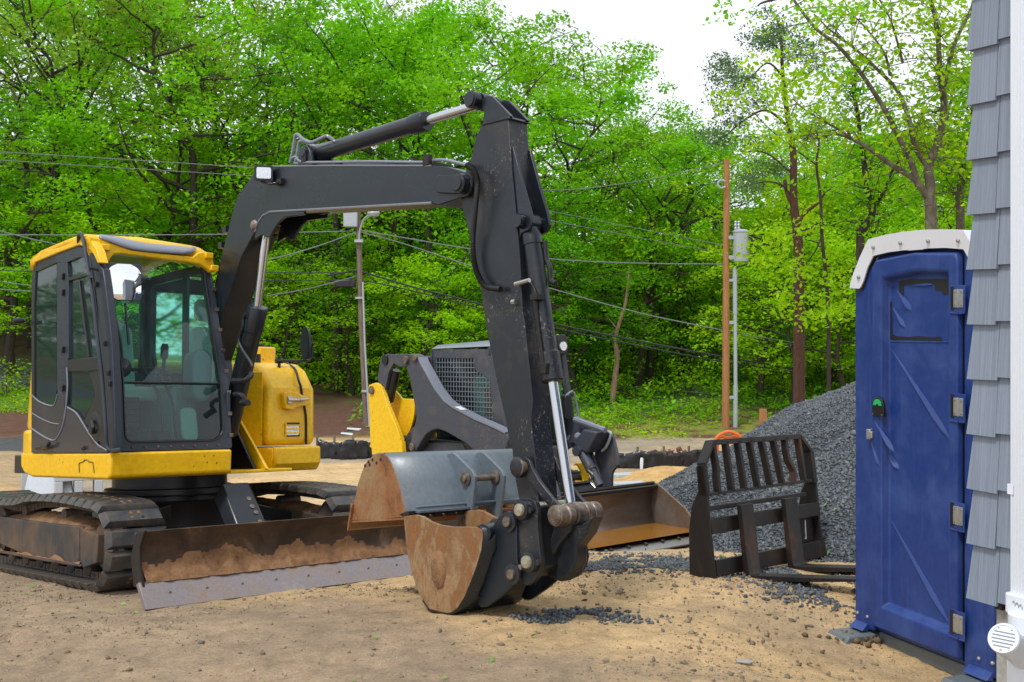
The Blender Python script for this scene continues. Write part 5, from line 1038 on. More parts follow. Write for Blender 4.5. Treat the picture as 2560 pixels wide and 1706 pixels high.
for lx in (-.52, -.42): mb.tube(spline([(lx + .08, -.78, 1.02), (lx + .05, -.80, 1.18), (lx + .04, -.76, 1.38), (lx - .06, -.70, 1.62)], 4), .010, 8); mb.cyl((lx - .06, -.70, 1.60), (lx - .075, -.69, 1.70), .018)
mb.tube([(-.66, -.66, 1.60), (-.40, -.66, 1.61)], .014, 8); mb.build('travel_lever', 'black', XC)
mb = MB()
for lx in (-.62, -.46): mb.hexa([(lx - .06, -.86, 1.0), (lx + .06, -.86, 1.0), (lx + .06, -.72, 1.0), (lx - .06, -.72, 1.0)], [(lx - .06, -.80, 1.12), (lx + .06, -.80, 1.12), (lx + .06, -.70, 1.14), (lx - .06, -.70, 1.14)])
mb.build('pedal', 'rubber', XC, .01)
mb = MB(); mb.prism(rrect(-.07, .07, 0, .27, .05), 1, 0, .03); pp_ = mb.build('boot_cover', 'seat', XC, .01); pp_.location = (-.26, -.86, 1.04); pp_.rotation_euler = (R(-12), 0, 0)
mb = MB()
for k in range(7): mb.box(-.90, -.62, -.72, -.66, 1.05 + k * .05, 1.085 + k * .05)
mb.build('floor_grille', 'rubber', XC, .006)
mb = MB(); mb.tube(spline([(-.86, -.82, 1.95), (-.84, -.86, 1.8), (-.83, -.88, 1.62)], 4), .009, 6); mb.lathe((-.83, -.86, 1.60), (0, -1, 0), [(.02, -.04), (.07, -.02), (.075, .01), (.02, .03)], 18); mb.build('cab_fan', 'black', XC)
mb = MB(); a_, b_2 = XL('c1', 700, 490, 1, -.83), XL('c1', 722, 720, 1, -.90); mb.tube([a_, b_2], [.008, .01], 6); mb.build('wiper', 'black', cf)
# ---- boom
BL, BR = .05, .27
top = [(30, 1180), (50, 1090), (150, 690), (175, 640), (262, 515), (275, 484), (700, 478), (1255, 480), (1330, 484), (1445, 520), (1480, 560)]
bot = [(1480, 600), (1430, 655), (1290, 702), (1240, 690), (700, 722), (340, 742), (300, 765), (275, 800), (262, 850), (190, 985), (105, 1242), (0, 1568)]
pt = XP('c3', top, 0, BL); pb = XP('c3', bot, 0, BL)
foot = XP('c1', [(1225, 1180), (1130, 1130), (1150, 900)], 0, BL)
fb = [(-.50, 1.18), (-.42, 1.02), (-.30, 1.0), (-.24, 1.10)]
mb = MB(); mb.prism(pt + pb[:-1] + [pb[-1], (-.62, 1.25)] + fb + [(-.45, 1.55)], 0, BL, BR); boom = mb.build('boom', 'char', XC, .006)
mb = MB(); yb = XP('c3', [(1245, 688), (700, 718), (340, 738), (300, 760), (272, 800), (258, 850)], 0, BL - .014)
mb.tube([(BL - .004, y, z) for y, z in yb], .008, 6); ytp = XP('c3', [(275, 486), (700, 480), (1250, 481)], 0, BL); mb.tube([(BL, y, z) for y, z in ytp], .006, 6); mb.build('weld_edge', 'visor', boom)
# end fork with pin boss
mb = MB(); pl_ = XP('c3', [(1262, 560), (1290, 532), (1420, 530), (1470, 560), (1478, 600), (1440, 640), (1280, 632), (1265, 600)], 0, BL - .02)
mb.prism(pl_, 0, BL - .02, BL + .0); mb.prism(pl_, 0, BR, BR + .02); mb.build('end_plate', 'char', boom, .005)
mb = MB(); c_ = XL('c3', 1405, 580, 0, BL - .06); rad = .062
for xx, d in ((BL - .085, 1),): mb.lathe((xx, c_.y, c_.z), (1, 0, 0), [(.03, 0), (.045, .0), (.048, .012), (.050, .014), (.062, .016), (.064, .07), (.078, .072), (.078, .09)], 28)
mb.lathe((BR, c_.y, c_.z), (1, 0, 0), [(.07, 0), (.07, .05), (.03, .06)], 24); mb.build('stick_pin', 'char', boom)
# boom cylinder bracket
mb = MB(); pl_ = XP('c3', [(340, 735), (300, 765), (275, 810), (262, 895), (285, 880), (305, 868), (330, 882), (350, 880), (362, 850), (395, 800), (430, 770), (540, 755), (540, 735)], 0, BL)
mb.prism(pl_, 0, BL - .004, BL + .018); pl2 = [(y, z) for y, z in pl_]; mb.prism(pl2, 0, BR - .018, BR + .004); mb.build('cylinder_bracket', 'char', boom, .004)
A1 = XL('c3', 330, 825, 0, .16); A1.x = .16; mb = MB(); mb.lathe((BL - .02, A1.y, A1.z), (1, 0, 0), [(.02, -.005), (.035, 0), (.045, .01), (.045, .26), (.03, .27)], 20); mb.build('bracket_pin', 'pin', boom)
# boom cylinder
B0 = XL('c10', 128, 1010, 0, .16); B1 = XL('c10', 228, 580, 0, .16)
dirc = (B1 - B0).normalized()
mb = MB(); mb.cyl(B1 - dirc * .05, A1, .034, n=24); boomcyl = None
bc = MB(); bc.lathe(B0 - dirc * .45, dirc, [(.03, 0), (.07, .02), (.078, .06), (.078, (B1 - B0).length + .24), (.084, (B1 - B0).length + .245), (.084, (B1 - B0).length + .44), (.078, (B1 - B0).length + .45), (.04, (B1 - B0).length + .455)], 28)
boomcyl = bc.build('boom_cylinder', 'char', XC); mb.build('rod', 'chrome', boomcyl)
mb = MB(); mb.lathe((A1.x - .05, A1.y, A1.z), (1, 0, 0), [(.02, 0), (.06, .0), (.065, .01), (.065, .09), (.06, .1), (.02, .1)], 20); mb.build('rod_eye', 'char_dirty', boomcyl)
mb = MB(); e = lambda x, y, xx=.07: XL('c10', x, y, 0, xx)
mb.tube(spline([e(170, 620), e(150, 640), e(145, 690), e(128, 740), e(130, 790), e(190, 890), e(198, 910)], 4), .013, 8); mb.box(e(160, 620).x - .0, e(160, 620).x + .05, e(160, 620).y - .03, e(160, 620).y + .03, e(160, 640).z, e(160, 612).z)
mb.tube(spline([e(92, 985, .0), e(150, 985, .0), e(185, 965, .02), e(195, 945, .04)], 4), .022, 8); mb.tube(spline([e(100, 1058, .0), e(135, 1060, .0), e(155, 1085, .02), e(160, 1110, .03)], 4), .018, 8); mb.cyl(e(140, 1105, .0), e(175, 1105, .0), .025)
mb.build('hose', 'rubber', boomcyl)
# work light on the boom bend
lp = XL('c3', 312, 522, 0, BL - .09); mb = MB(); w_, h_ = .073, .062; mb.prism(rrect(-w_, w_, -h_, h_, .014), 1, 0, .09, [(x * .7, z * .7) for x, z in rrect(-w_, w_, -h_, h_, .014)]); lmp = mb.build('work_lamp', 'black', boom, .004); lmp.location = lp; lmp.rotation_euler = (0, 0, R(-28))
mb = MB(); mb.prism(rrect(-w_ * .74, w_ * .74, -h_ * .70, h_ * .70, .012), 1, -.006, .002); mb.build('lens', 'lens', lmp)
mb = MB(); a_ = XL('c3', 300, 570, 0, BL - .07); b_2 = XL('c3', 395, 575, 0, BL - .03); mb.tube([a_, XL('c3', 350, 585, 0, BL - .06), b_2], .009, 6); mb.box(BL - .03, BL, b_2.y - .03, b_2.y + .03, b_2.z - .015, b_2.z + .03); mb.build('lamp_bracket', 'rustdk', boom)
mb = MB()
for p in ((115, 835), (92, 922)): c_ = XL('c3', *p, 0, BL + .05); mb.box(BL + .02, BL + .08, c_.y - .005, c_.y + .05, c_.z - .03, c_.z + .02)
mb.build('clamp', 'black', boom)
# stick (arm) cylinder on top of the boom
A2 = XL('c3', 605, 418, 0, .16); B2 = XL('c3', 1552, 130, 0, .16); mid = XL('c3', 1210, 262, 0, .16); dr = (B2 - A2).normalized(); Lb = (mid - A2).length
sc_ = MB(); sc_.lathe(A2 + dr * .06, dr, [(.03, 0), (.058, .01), (.062, .03), (.062, Lb - .18), (.070, Lb - .175), (.070, Lb - .04), (.064, Lb - .03), (.045, Lb - .03)], 28); stc = sc_.build('stick_cylinder', 'char', XC)
mb = MB(); mb.cyl(A2 + dr * (Lb - .1), B2, .031, n=24); mb.build('rod', 'chrome', stc)
mb = MB(); mb.lathe((.09, A2.y, A2.z), (1, 0, 0), [(.02, 0), (.055, 0), (.06, .01), (.06, .13), (.055, .14), (.02, .14)], 22); mb.build('cylinder_eye', 'char', stc)
mb = MB()
for xx in (.055, .235): mb.prism([(A2.y + .10, A2.z - .115), (A2.y + .07, A2.z + .01), (A2.y + .03, A2.z + .055), (A2.y - .04, A2.z + .05), (A2.y - .07, A2.z - .0), (A2.y - .12, A2.z - .115)], 0, xx, xx + .025)
mb.lathe((.035, A2.y, A2.z), (1, 0, 0), [(.02, 0), (.036, 0), (.04, .006), (.04, .03)], 18); mb.build('cylinder_mount', 'char', boom, .004)
c3 = lambda x, y, xx=.06: XL('c3', x, y, 0, xx)
mb = MB()
mb.tube(spline([c3(460, 465, .08), c3(475, 400, .08), c3(488, 318, .08), c3(505, 308, .08), (c3(535, 335, .08)), c3(580, 350, .08), c3(640, 325, .08), c3(665, 315, .08), c3(690, 330, .1), c3(715, 348, .12), c3(760, 345, .12), c3(980, 282, .12), c3(1010, 290, .12), c3(1090, 268, .14)], 5), .0135, 8)
mb.tube(spline([c3(490, 462, .2), c3(500, 410, .2), c3(512, 350, .2), c3(540, 345, .2), c3(600, 372, .2), c3(690, 352, .2)], 5), .0135, 8)
mb.tube(spline([c3(470, 440, .05), c3(490, 432, .05), c3(520, 458, .05), c3(600, 462, .06), c3(900, 458, .08), c3(1200, 462, .08), c3(1270, 450, .08), c3(1330, 450, .08), c3(1400, 465, .04), c3(1450, 478, .03)], 5), .0105, 8)
for xx in (.11, .16, .21): mb.tube([c3(480, 470, xx), c3(700, 470, xx), c3(1240, 470, xx)], .010, 8)
mb.build('hydraulic_pipe', 'visor', boom)
mb = MB()
for x_ in (715, 1235): c_ = c3(x_, 470); mb.box(.07, .24, c_.y - .03, c_.y + .03, c_.z - .03, c_.z + .012)
for (x_, y_) in ((545, 440), (1230, 455)): c_ = c3(x_, y_); mb.box(.04, .08, c_.y - .03, c_.y + .03, c_.z - .03, c_.z + .04)
mb.build('pipe_clamp', 'rustdk', boom, .003)
hs = spline([c3(1450, 478, .02), c3(1490, 510, .01), c3(1508, 580, -.005), c3(1498, 720, 0), c3(1484, 880, .02), c3(1488, 1000, .03), c3(1510, 1090, .03), c3(1555, 1155, .03), c3(1640, 1173, .035)], 14)
mb = MB(); rr_ = [.0155 + .0035 * (i % 2) for i in range(len(hs) * 2)]
dense = []
for i in range(len(hs) - 1): dense += [hs[i], hs[i].lerp(hs[i + 1], .5)]
mb.tube(dense, [.0145 + .0045 * (i % 2) for i in range(len(dense))], 10); mb.build('spiral_hose_guard', 'rubber', XC, ang=80)
# ---- stick
SL, SR = .075, .235
left = [('c3', 1532, 248), ('c3', 1500, 320), ('c3', 1478, 420), ('c3', 1440, 520), ('c3', 1412, 600), ('c3', 1420, 700), ('c3', 1470, 900), ('c3', 1525, 1150), ('c3', 1560, 1400), ('c5', 945, 400), ('c5', 1000, 640), ('c5', 1030, 820), ('c4', 1300, 200), ('c4', 1318, 400), ('c4', 1355, 600), ('c4', 1372, 640)]
right = [('c4', 1490, 700), ('c4', 1500, 640), ('c4', 1475, 300), ('c4', 1440, 0), ('c5', 1180, 520), ('c5', 1150, 250), ('c5', 1125, 0), ('c3', 1760, 1300), ('c3', 1745, 1000), ('c3', 1725, 760), ('c3', 1700, 500), ('c3', 1682, 214)]
sp = []
for c, x, y in left + right: l = XL(c, x, y, 0, SL); sp.append((l.y, l.z))
mb = MB(); mb.prism(sp, 0, SL, SR); stick = mb.build('stick', 'char_dirty', XC, .006)
mb = MB()
capt = XP('c3', [(1528, 256), (1540, 240), (1680, 202), (1690, 216)], 0, SL - .008); mb.prism(capt, 0, SL - .008, SR + .012)
ear = XP('c3', [(1535, 245), (1545, 180), (1535, 150), (1535, 110), (1560, 85), (1590, 92), (1700, 205)], 0, SL)
mb.prism(ear, 0, SL, SL + .025); mb.prism(ear, 0, SR - .02, SR + .005); mb.build('top_ear', 'char', stick, .005)
mb = MB(); mb.lathe((SL - .055, B2.y, B2.z), (1, 0, 0), [(.03, 0), (.045, 0), (.047, .006), (.048, .01), (.054, .012), (.056, .06)], 26); mb.lathe((SR, B2.y, B2.z), (1, 0, 0), [(.05, 0), (.05, .03), (.02, .035)], 20); mb.lathe((SL + .03, B2.y, B2.z), (1, 0, 0), [(.055, 0), (.055, .10)], 20); mb.build('top_pin', 'char', stick)
# bucket cylinder mount on the stick's front
bm_l = XP('c3', [(1700, 380), (1712, 370), (1760, 560), (1812, 740), (1822, 800), (1800, 840), (1760, 860), (1742, 900), (1735, 1000), (1722, 760), (1708, 560)], 0, SL + .02)
mb = MB(); mb.prism(bm_l, 0, SL + .012, SL + .034); mb.prism([(y, z) for y, z in bm_l], 0, SR - .005, SR + .018); mb.build('cylinder_mount', 'char', stick, .004)
A3 = XL('c3', 1800, 800, 0, .155); Bp = XL('c4', 1745, 700, 0, .155); dr = (Bp - A3).normalized(); ml = XL('c5', 1325, 400, 0, .155); Lb = (ml - A3).dot(dr)
mb = MB(); mb.lathe((.045, A3.y, A3.z), (1, 0, 0), [(.025, 0), (.040, 0), (.043, .01), (.045, .02), (.045, .22), (.03, .23)], 24); mb.cyl((.11, A3.y, A3.z), (.20, A3.y, A3.z), .058, n=22); mb.build('mount_pin', 'char', stick)
bc = MB(); bc.lathe(A3 + dr * .04, dr, [(.05, 0), (.062, .04), (.062, .10), (.057, .105), (.057, Lb - .22), (.066, Lb - .21), (.066, Lb - .05), (.058, Lb - .04), (.035, Lb - .04)], 28); bcy = bc.build('bucket_cylinder', 'char_dirty', XC)
mb = MB(); mb.cyl(A3 + dr * (Lb - .1), Bp, .031, n=24); mb.build('rod', 'chrome', bcy)
e5 = lambda x, y, xx=.10: XL('c5', x, y, 0, xx)
mb = MB(); mb.tube(spline([c3(1800, 1120, .10), c3(1815, 1150, .10), c3(1835, 1200, .09), c3(1842, 1300, .09), c3(1860, 1450, .09), e5(1245, 240, .09), e5(1252, 300, .09)], 4), .010, 8); c_ = c3(1842, 1215, .09); mb.box(.06, .12, c_.y - .03, c_.y + .03, c_.z - .02, c_.z + .015); c_ = e5(1260, 318, .09); mb.box(.07, .12, c_.y - .025, c_.y + .025, c_.z - .03, c_.z + .03); mb.build('oil_line', 'rustdk', bcy, .003)
mb = MB(); mb.tube([c3(1720, 1145, .05), c3(1800, 1122, .06)], .014, 8); mb.tube([c3(1705, 1245, .06), c3(1725, 1243, .06)], .018, 8); mb.build('hose_fitting', 'steel', stick)
mb = MB(); mb.tube(spline([c3(1888, 905, .2), c3(1895, 1000, .2), c3(1915, 1050, .2), c3(1920, 1120, .2), c3(1945, 1140, .2)], 4), .016, 8); mb.build('hose', 'rubber', bcy)
# ---- linkage (all plates lie across x, pins run along x)
def plate(name, mat, pts, x0, x1, par=XC, bev=.004, plane=None):
    mb = MB(); pr_ = []
    for c, x, y in pts: l = XL(c, x, y, 0, x0 if plane is None else plane); pr_.append((l.y, l.z))
    mb.prism(pr_, 0, x0, x1); return mb.build(name, mat, par, bev)
def pin(name, c, x, y, xa, xb, r, mat='pin', par=XC, plane=None, cap=True):
    l = XL(c, x, y, 0, xa if plane is None else plane); mb = MB(); mb.lathe((xa, l.y, l.z), (1, 0, 0), [(r * .6, -.006), (r * .9, -.004), (r, .004), (r, xb - xa - .004), (r * .9, xb - xa), (r * .3, xb - xa)], 24); return mb.build(name, mat, par)
K = [('c4', a, b) for a, b in ((1310, 300), (1345, 272), (1400, 275), (1430, 300), (1445, 350), (1500, 450), (1600, 580), (1660, 640), (1690, 680), (1690, 740), (1650, 770), (1600, 745), (1595, 690), (1570, 640), (1480, 520), (1410, 430), (1350, 405), (1312, 380))]
lk = plate('side_link', 'char_dirty', K, .035, .06); 
lk2 = plate('side_link', 'char_dirty', K, .25, .275, plane=.035)
pin('pin', 'c4', 1345, 350, .005, .30, .052, 'pin', lk); mb = MB(); l = XL('c4', 1350, 350, 0, .02); mb.lathe((.0, l.y, l.z), (1, 0, 0), [(.035, -.004), (.05, 0), (.06, .008), (.062, .045)], 26); mb.build('pin_boss', 'char_dirty', lk)
e4 = XL('c4', 1640, 708, 0, -.0)
mb = MB(); mb.lathe((-.03, e4.y, e4.z), (1, 0, 0), [(.03, -.004), (.047, 0), (.05, .006), (.058, .008), (.060, .06), (.050, .065), (.062, .075), (.062, .12), (.050, .125), (.050, .135), (.066, .14), (.066, .21), (.050, .215), (.062, .225), (.062, .27), (.05, .275), (.062, .285), (.06, .34), (.04, .345)], 28); mb.build('clevis_pin', ['pin'], XC)
Hk = [('c4', a, b) for a, b in ((1600, 745), (1690, 770), (1850, 700), (1820, 790), (1760, 850), (1720, 960), (1725, 1050), (1690, 1150), (1600, 1205), (1545, 1180), (1500, 1100), (1510, 960), (1560, 860))]
plate('bucket_link', 'char_dirty', [('c4', a, b) for a, b in ((1590, 740), (1650, 775), (1700, 770), (1690, 820), (1610, 920), (1560, 1010), (1520, 1090), (1500, 1060), (1510, 950), (1550, 870))], .06, .25, plane=.02, bev=.01)
# quick coupler
QC = [('c4', a, b) for a, b in ((1350, 620), (1370, 590), (1420, 575), (1470, 600), (1485, 650), (1490, 800), (1505, 960), (1520, 1060), (1505, 1130), (1460, 1200), (1405, 1228), (1375, 1200), (1365, 1100), (1340, 1000), (1332, 850), (1335, 760), (1350, 700))]
qc = plate('quick_coupler', 'char_dirty', QC, -.055, -.02); plate('coupler_plate', 'char_dirty', QC, .30, .335, qc, plane=-.055)
plate('coupler_body', 'black', [('c4', a, b) for a, b in ((1380, 640), (1470, 640), (1480, 900), (1500, 1100), (1400, 1180), (1370, 900))], -.02, .30, qc, .01, plane=-.055)
for x_, y_ in ((1372, 665), (1425, 1050)): 
    p_ = pin('coupler_pin', 'c4', x_, y_, -.105, .36, .036, 'nickel', qc, plane=-.08)
    l = XL('c4', x_, y_, 0, -.08); mb = MB(); mb.lathe((-.092, l.y, l.z), (1, 0, 0), [(.037, 0), (.056, .002), (.058, .04)], 26); mb.tube([(-.085, l.y - .065, l.z - .0), (-.06, l.y - .065, l.z)], .018, 8); mb.build('pin_boss', 'char_dirty', qc)
pin('coupler_bolt', 'c4', 1360, 1092, -.075, -.02, .017, 'pin', qc)
# shell behind the coupler (round dark body at the right)
plate('coupler_hook', 'char_dirty', [('c4', a, b) for a, b in ((1500, 980), (1540, 900), (1600, 800), (1680, 790), (1760, 780), (1850, 720), (1800, 850), (1730, 940), (1725, 1060), (1690, 1140), (1610, 1205), (1560, 1190), (1500, 1150))], .10, .20, qc, .012, plane=.05)
# ---- digging bucket on the coupler
DL, DR = -.16, .36
side_pts = [('c4', a, b) for a, b in ((498, 715), (590, 702), (640, 715), (700, 752), (770, 778), (860, 790), (960, 792), (1050, 795), (1082, 815), (1086, 860), (1075, 960), (1040, 1080), (1000, 1190), (950, 1310), (900, 1390), (860, 1422), (830, 1432), (760, 1420), (690, 1400), (640, 1330), (590, 1230), (550, 1100), (520, 950))]
M['rustside'] = rusty('rusty_muddy_side', [(.06, .03, .018), (.32, .12, .03), (.24, .12, .045), (.36, .23, .11), (.25, .085, .025), (.08, .04, .025)], 3.4, .55, .05, .6, (1, 1.4, .75))
dgb = plate('digging_bucket_side', 'rustside', side_pts, DL, DL + .022, bev=.004)
dgb.name = 'digging_bucket'; dgb['label'] = 'narrow digging bucket with a rusty orange-brown side plate'
plate('bucket_side', 'rust', side_pts, DR - .022, DR, dgb, plane=DL)
shell = [('c4', a, b) for a, b in ((1050, 795), (1082, 815), (1086, 860), (1075, 960), (1040, 1080), (1000, 1190), (950, 1310), (900, 1390), (860, 1422), (830, 1432), (760, 1420), (690, 1400), (640, 1330))]
so_, si_ = [], []
for c, x, y in shell: l = XL(c, x, y, 0, DL); so_.append(Vector((0, l.y, l.z)))
cen = Vector((0, sum(p.y for p in so_) / len(so_), sum(p.z for p in so_) / len(so_))); cen.y += .2; cen.z += .1
mb = MB(); mb.grid([[(DL + .001, p.y, p.z) for p in so_], [(DR - .001, p.y, p.z) for p in so_]]); mb.build('bucket_shell', 'char', dgb, solid=.02, ang=50)
# heel patch, mud disc and stiffener tube
mb = MB(); mb.tube([XL('c4', 1085, 840, 0, DL + .02), XL('c4', 1190, 820, 0, .02)], .052, 20); l = XL('c4', 1190, 820, 0, .02); mb.lathe(l - Vector((.02, 0, 0)), (1, 0, 0), [(.05, 0), (.072, .01), (.072, .04), (.03, .05)], 22); mb.build('torque_tube', 'char', dgb)
mb = MB(); mb.hexa([tuple(XL('c4', 1145, 870, 0, -.06)), tuple(XL('c4', 1210, 860, 0, -.02)), tuple(XL('c4', 1280, 905, 0, -.05)), tuple(XL('c4', 1270, 918, 0, -.07))], [tuple(XL('c4', 1150, 885, 0, -.06)), tuple(XL('c4', 1210, 885, 0, -.02)), tuple(XL('c4', 1275, 915, 0, -.05)), tuple(XL('c4', 1262, 922, 0, -.07))]); mb.build('lug', 'char', dgb, .004)
EARP = [('c4', a, b) for a, b in ((1160, 785), (1200, 720), (1250, 685), (1295, 690), (1325, 725), (1335, 800), (1338, 1040), (1362, 1110), (1358, 1160), (1325, 1215), (1230, 1300), (1110, 1385), (1065, 1385), (1045, 1355), (1090, 1240), (1130, 1080), (1190, 960), (1180, 860))]
plate('bucket_ear', 'char', EARP, -.075, -.05, dgb); plate('bucket_ear', 'char', EARP, .28, .305, dgb, plane=-.075)
for x_, y_ in ((1270, 755), (1300, 1142)):
    l = XL('c4', x_, y_, 0, -.09); mb = MB(); mb.lathe((-.098, l.y, l.z), (1, 0, 0), [(.03, -.006), (.034, -.002), (.036, .006), (.058, .008), (.060, .022)], 26); mb.cyl((-.09, l.y, l.z), (.31, l.y, l.z), .033); mb.build('ear_pin', 'char_dirty', dgb)
    mb = MB(); mb.lathe((-.1065, l.y, l.z), (1, 0, 0), [(.01, -.003), (.028, 0), (.03, .008)], 18); mb.build('pin_end', 'pin', dgb)
l = XL('c4', 762, 1110, 0, DL); mb = MB(); n = 22
mb.add([(DL - .012 - .006 * math.sin(i * 2.3), l.y + (.058 + .008 * math.sin(i * 1.9)) * math.cos(2 * math.pi * i / n), l.z + .105 * math.sin(2 * math.pi * i / n)) for i in range(n)] + [(DL - .026, l.y, l.z)] + [(DL + .001, l.y + .066 * math.cos(2 * math.pi * i / n), l.z + .115 * math.sin(2 * math.pi * i / n)) for i in range(n)], [(i, (i + 1) % n, n) for i in range(n)] + [(i, (i + 1) % n, n + 1 + (i + 1) % n, n + 1 + i) for i in range(n)]); mb.build('mud_clump', 'mud', dgb, ang=70)
M['mudpale'] = rusty('pale_dried_mud', [(.28, .19, .10), (.38, .28, .16), (.46, .35, .21)], 7, .9, 0, .6)
mb = MB(); pr_ = XP('c4', [(635, 800), (670, 760), (700, 790), (700, 900), (720, 980), (700, 1060), (690, 1130), (720, 1200), (770, 1290), (790, 1395), (700, 1385), (700, 1290), (655, 1180), (630, 1060), (640, 950), (650, 880)], 0, DL); mb.prism(pr_, 0, DL - .005, DL + .001); pass
mb = MB(); pr_ = XP('c4', [(510, 800), (560, 780), (600, 900), (610, 1050), (625, 1170), (660, 1290), (672, 1370), (640, 1325), (590, 1225), (552, 1100), (525, 950)], 0, DL); mb.prism(pr_, 0, DL - .004, DL + .001); pass
for i_ in range(5):
    x_ = DL + .03 + i_ * .11; l = XL('c4', 520, 715, 0, DL); mb = MB(); mb.hexa([(x_, l.y + .02, l.z - .02), (x_ + .06, l.y + .02, l.z - .02), (x_ + .06, l.y + .02, l.z + .03), (x_, l.y + .02, l.z + .03)], [(x_ + .01, l.y + .12, l.z), (x_ + .05, l.y + .12, l.z), (x_ + .05, l.y + .12, l.z + .01), (x_ + .01, l.y + .12, l.z + .01)]) ; mb.build('bucket_tooth', 'rustdk', dgb, .004)
# ------------------------------------------------------------------ spare wide ditching bucket resting between blade and digging bucket
WB = thing('ditching_bucket', 'wide grey bucket with rusty end plate and two tall lugs, behind the small rusty bucket', 'bucket', EX.m)
WL, WR = -.12, 1.28
wp = [('c4', a, b) for a, b in ((350, 250), (300, 256), (262, 275), (215, 325), (185, 400), (160, 480), (145, 560), (130, 625), (118, 620), (105, 640), (95, 745), (300, 740), (490, 722), (512, 690), (500, 620), (480, 540), (455, 440), (420, 350), (385, 280))]
plate('end_plate', 'rust', wp, WL, WL + .02, WB, .003); plate('end_plate', 'rust', wp, WR - .02, WR, WB, .003, plane=WL)
arc = []
for x, y in ((355, 255), (385, 283), (418, 348), (452, 440), (478, 540), (498, 620), (510, 688)):
    l = XL('c4', x, y, 0, WL); arc.append(Vector((0, l.y, l.z)))
arc2 = []
for x, y in ((350, 252), (300, 256), (262, 275)):
    l = XL('c4', x, y, 0, WL); arc2.append(Vector((0, l.y, l.z)))
sh_ = spline(arc2[::-1] + arc, 5)
mb = MB(); mb.grid([[(WL + .003, p.y, p.z) for p in sh_], [(WR - .003, p.y, p.z) for p in sh_]]); mb.build('bucket_shell', 'bucketgrey', WB, solid=.014, ang=50)
# floor plate and cutting edge
l0, l1 = XL('c4', 500, 725, 0, WL), XL('c4', 100, 748, 0, WL); l2 = XL('c4', 78, 822, 0, WL - .02); l3 = XL('c4', 105, 622, 0, WL - .02)
mb = MB(); mb.hexa([(WL, l0.y, l0.z - .012), (WL, l0.y, l0.z), (WL, l1.y, l1.z), (WL, l1.y, l1.z - .012)], [(WR, l0.y, l0.z - .012), (WR, l0.y, l0.z), (WR, l1.y, l1.z), (WR, l1.y, l1.z - .012)]); mb.build('bucket_floor', 'rust', WB)
mb = MB(); mb.hexa([(WL - .025, l2.y, l2.z), (WL - .025, l3.y, l3.z), (WL - .025, l3.y - .025, l3.z), (WL - .025, l2.y - .025, l2.z)], [(WR + .02, l2.y, l2.z), (WR + .02, l3.y, l3.z), (WR + .02, l3.y - .025, l3.z), (WR + .02, l2.y - .025, l2.z)])
mb = MB(); e0 = XL('c4', 110, 745, 0, WL); mb.hexa([(WL - .02, l2.y, l2.z), (WL - .02, l2.y - .02, l2.z + .01), (WL - .02, l3.y - .02, l3.z), (WL - .02, l3.y, l3.z)], [(WR + .02, l2.y, l2.z), (WR + .02, l2.y - .02, l2.z + .01), (WR + .02, l3.y - .02, l3.z), (WR + .02, l3.y, l3.z)]); mb.build('cutting_edge', 'rust', WB, .004)
mb = MB(); r0 = XL('c4', 595, 655, 1, -3.02); yq = arc[-1].y - .01; zq = arc[-1].z
mb.tube([(WL + .07, yq - .015, zq + .03), (WR - .05, yq - .015, zq + .03)], .010, 6); mb.box(WL + .06, WL + .55, yq - .06, yq + .01, zq - .005, zq + .012); mb.build('weld_rib', 'bucketgrey', WB, .003)
mb = MB()
for xx, yy in ((330, 293), (270, 296), (300, 318), (250, 333), (215, 340), (240, 312)):
    l = XL('c4', xx, yy, 0, WL); a = R(20); mb.cyl((WL - .0015, l.y, l.z), (WL + .001, l.y, l.z), .011, n=10)
ho_ = mb.build('drain_hole', 'black', WB)
def yz4(x, y, xx): l = XL('c4', x, y, 0, xx); return (l.y, l.z)
# two lug plates at their real cross positions: found from where the outline meets the shell
yl = arc[2].y
def lug(xx, pts, nm='lug'):
    mb = MB(); mb.prism([yz4(x, y, xx) for x, y in pts], 0, xx - .012, xx + .012); return mb.build(nm, 'bucketgrey', WB, .004)
LG1 = [(815, 285), (835, 250), (865, 242), (890, 255), (1015, 375), (1038, 420), (1030, 520), (1010, 700), (1005, 790), (945, 800), (900, 770), (905, 650), (880, 520), (860, 410), (835, 330)]
x1 = EX.L('c4', 860, 400, 1, arc[2].y).x; x2 = EX.L('c4', 1075, 400, 1, arc[2].y).x
lug(x1, LG1); LG2 = [(x + 214, y - 6 - (y > 600) * 30) for x, y in LG1]; lug(x2, LG2)
ya, za = yz4(975, 435, x1); mb = MB(); mb.cyl((x1 - .02, ya, za), (x2 + .03, ya, za), .022, n=18)
for xx in (x1 - .03, x2 - .03): mb.lathe((xx, ya, za), (1, 0, 0), [(.03, 0), (.045, .005), (.047, .055), (.03, .06)], 22)
mb.lathe((x1 - .05, ya, za), (1, 0, 0), [(.02, 0), (.028, .004), (.028, .03)], 8); mb.build('lug_pin', 'pin', WB)
ya, za = yz4(965, 775, x1); mb = MB(); mb.cyl((x1 - .02, ya, za), (x2 + .02, ya, za), .020, n=18); mb.lathe((x1 - .04, ya, za), (1, 0, 0), [(.03, 0), (.05, .005), (.05, .03)], 20); mb.build('lug_pin', 'pin', WB)
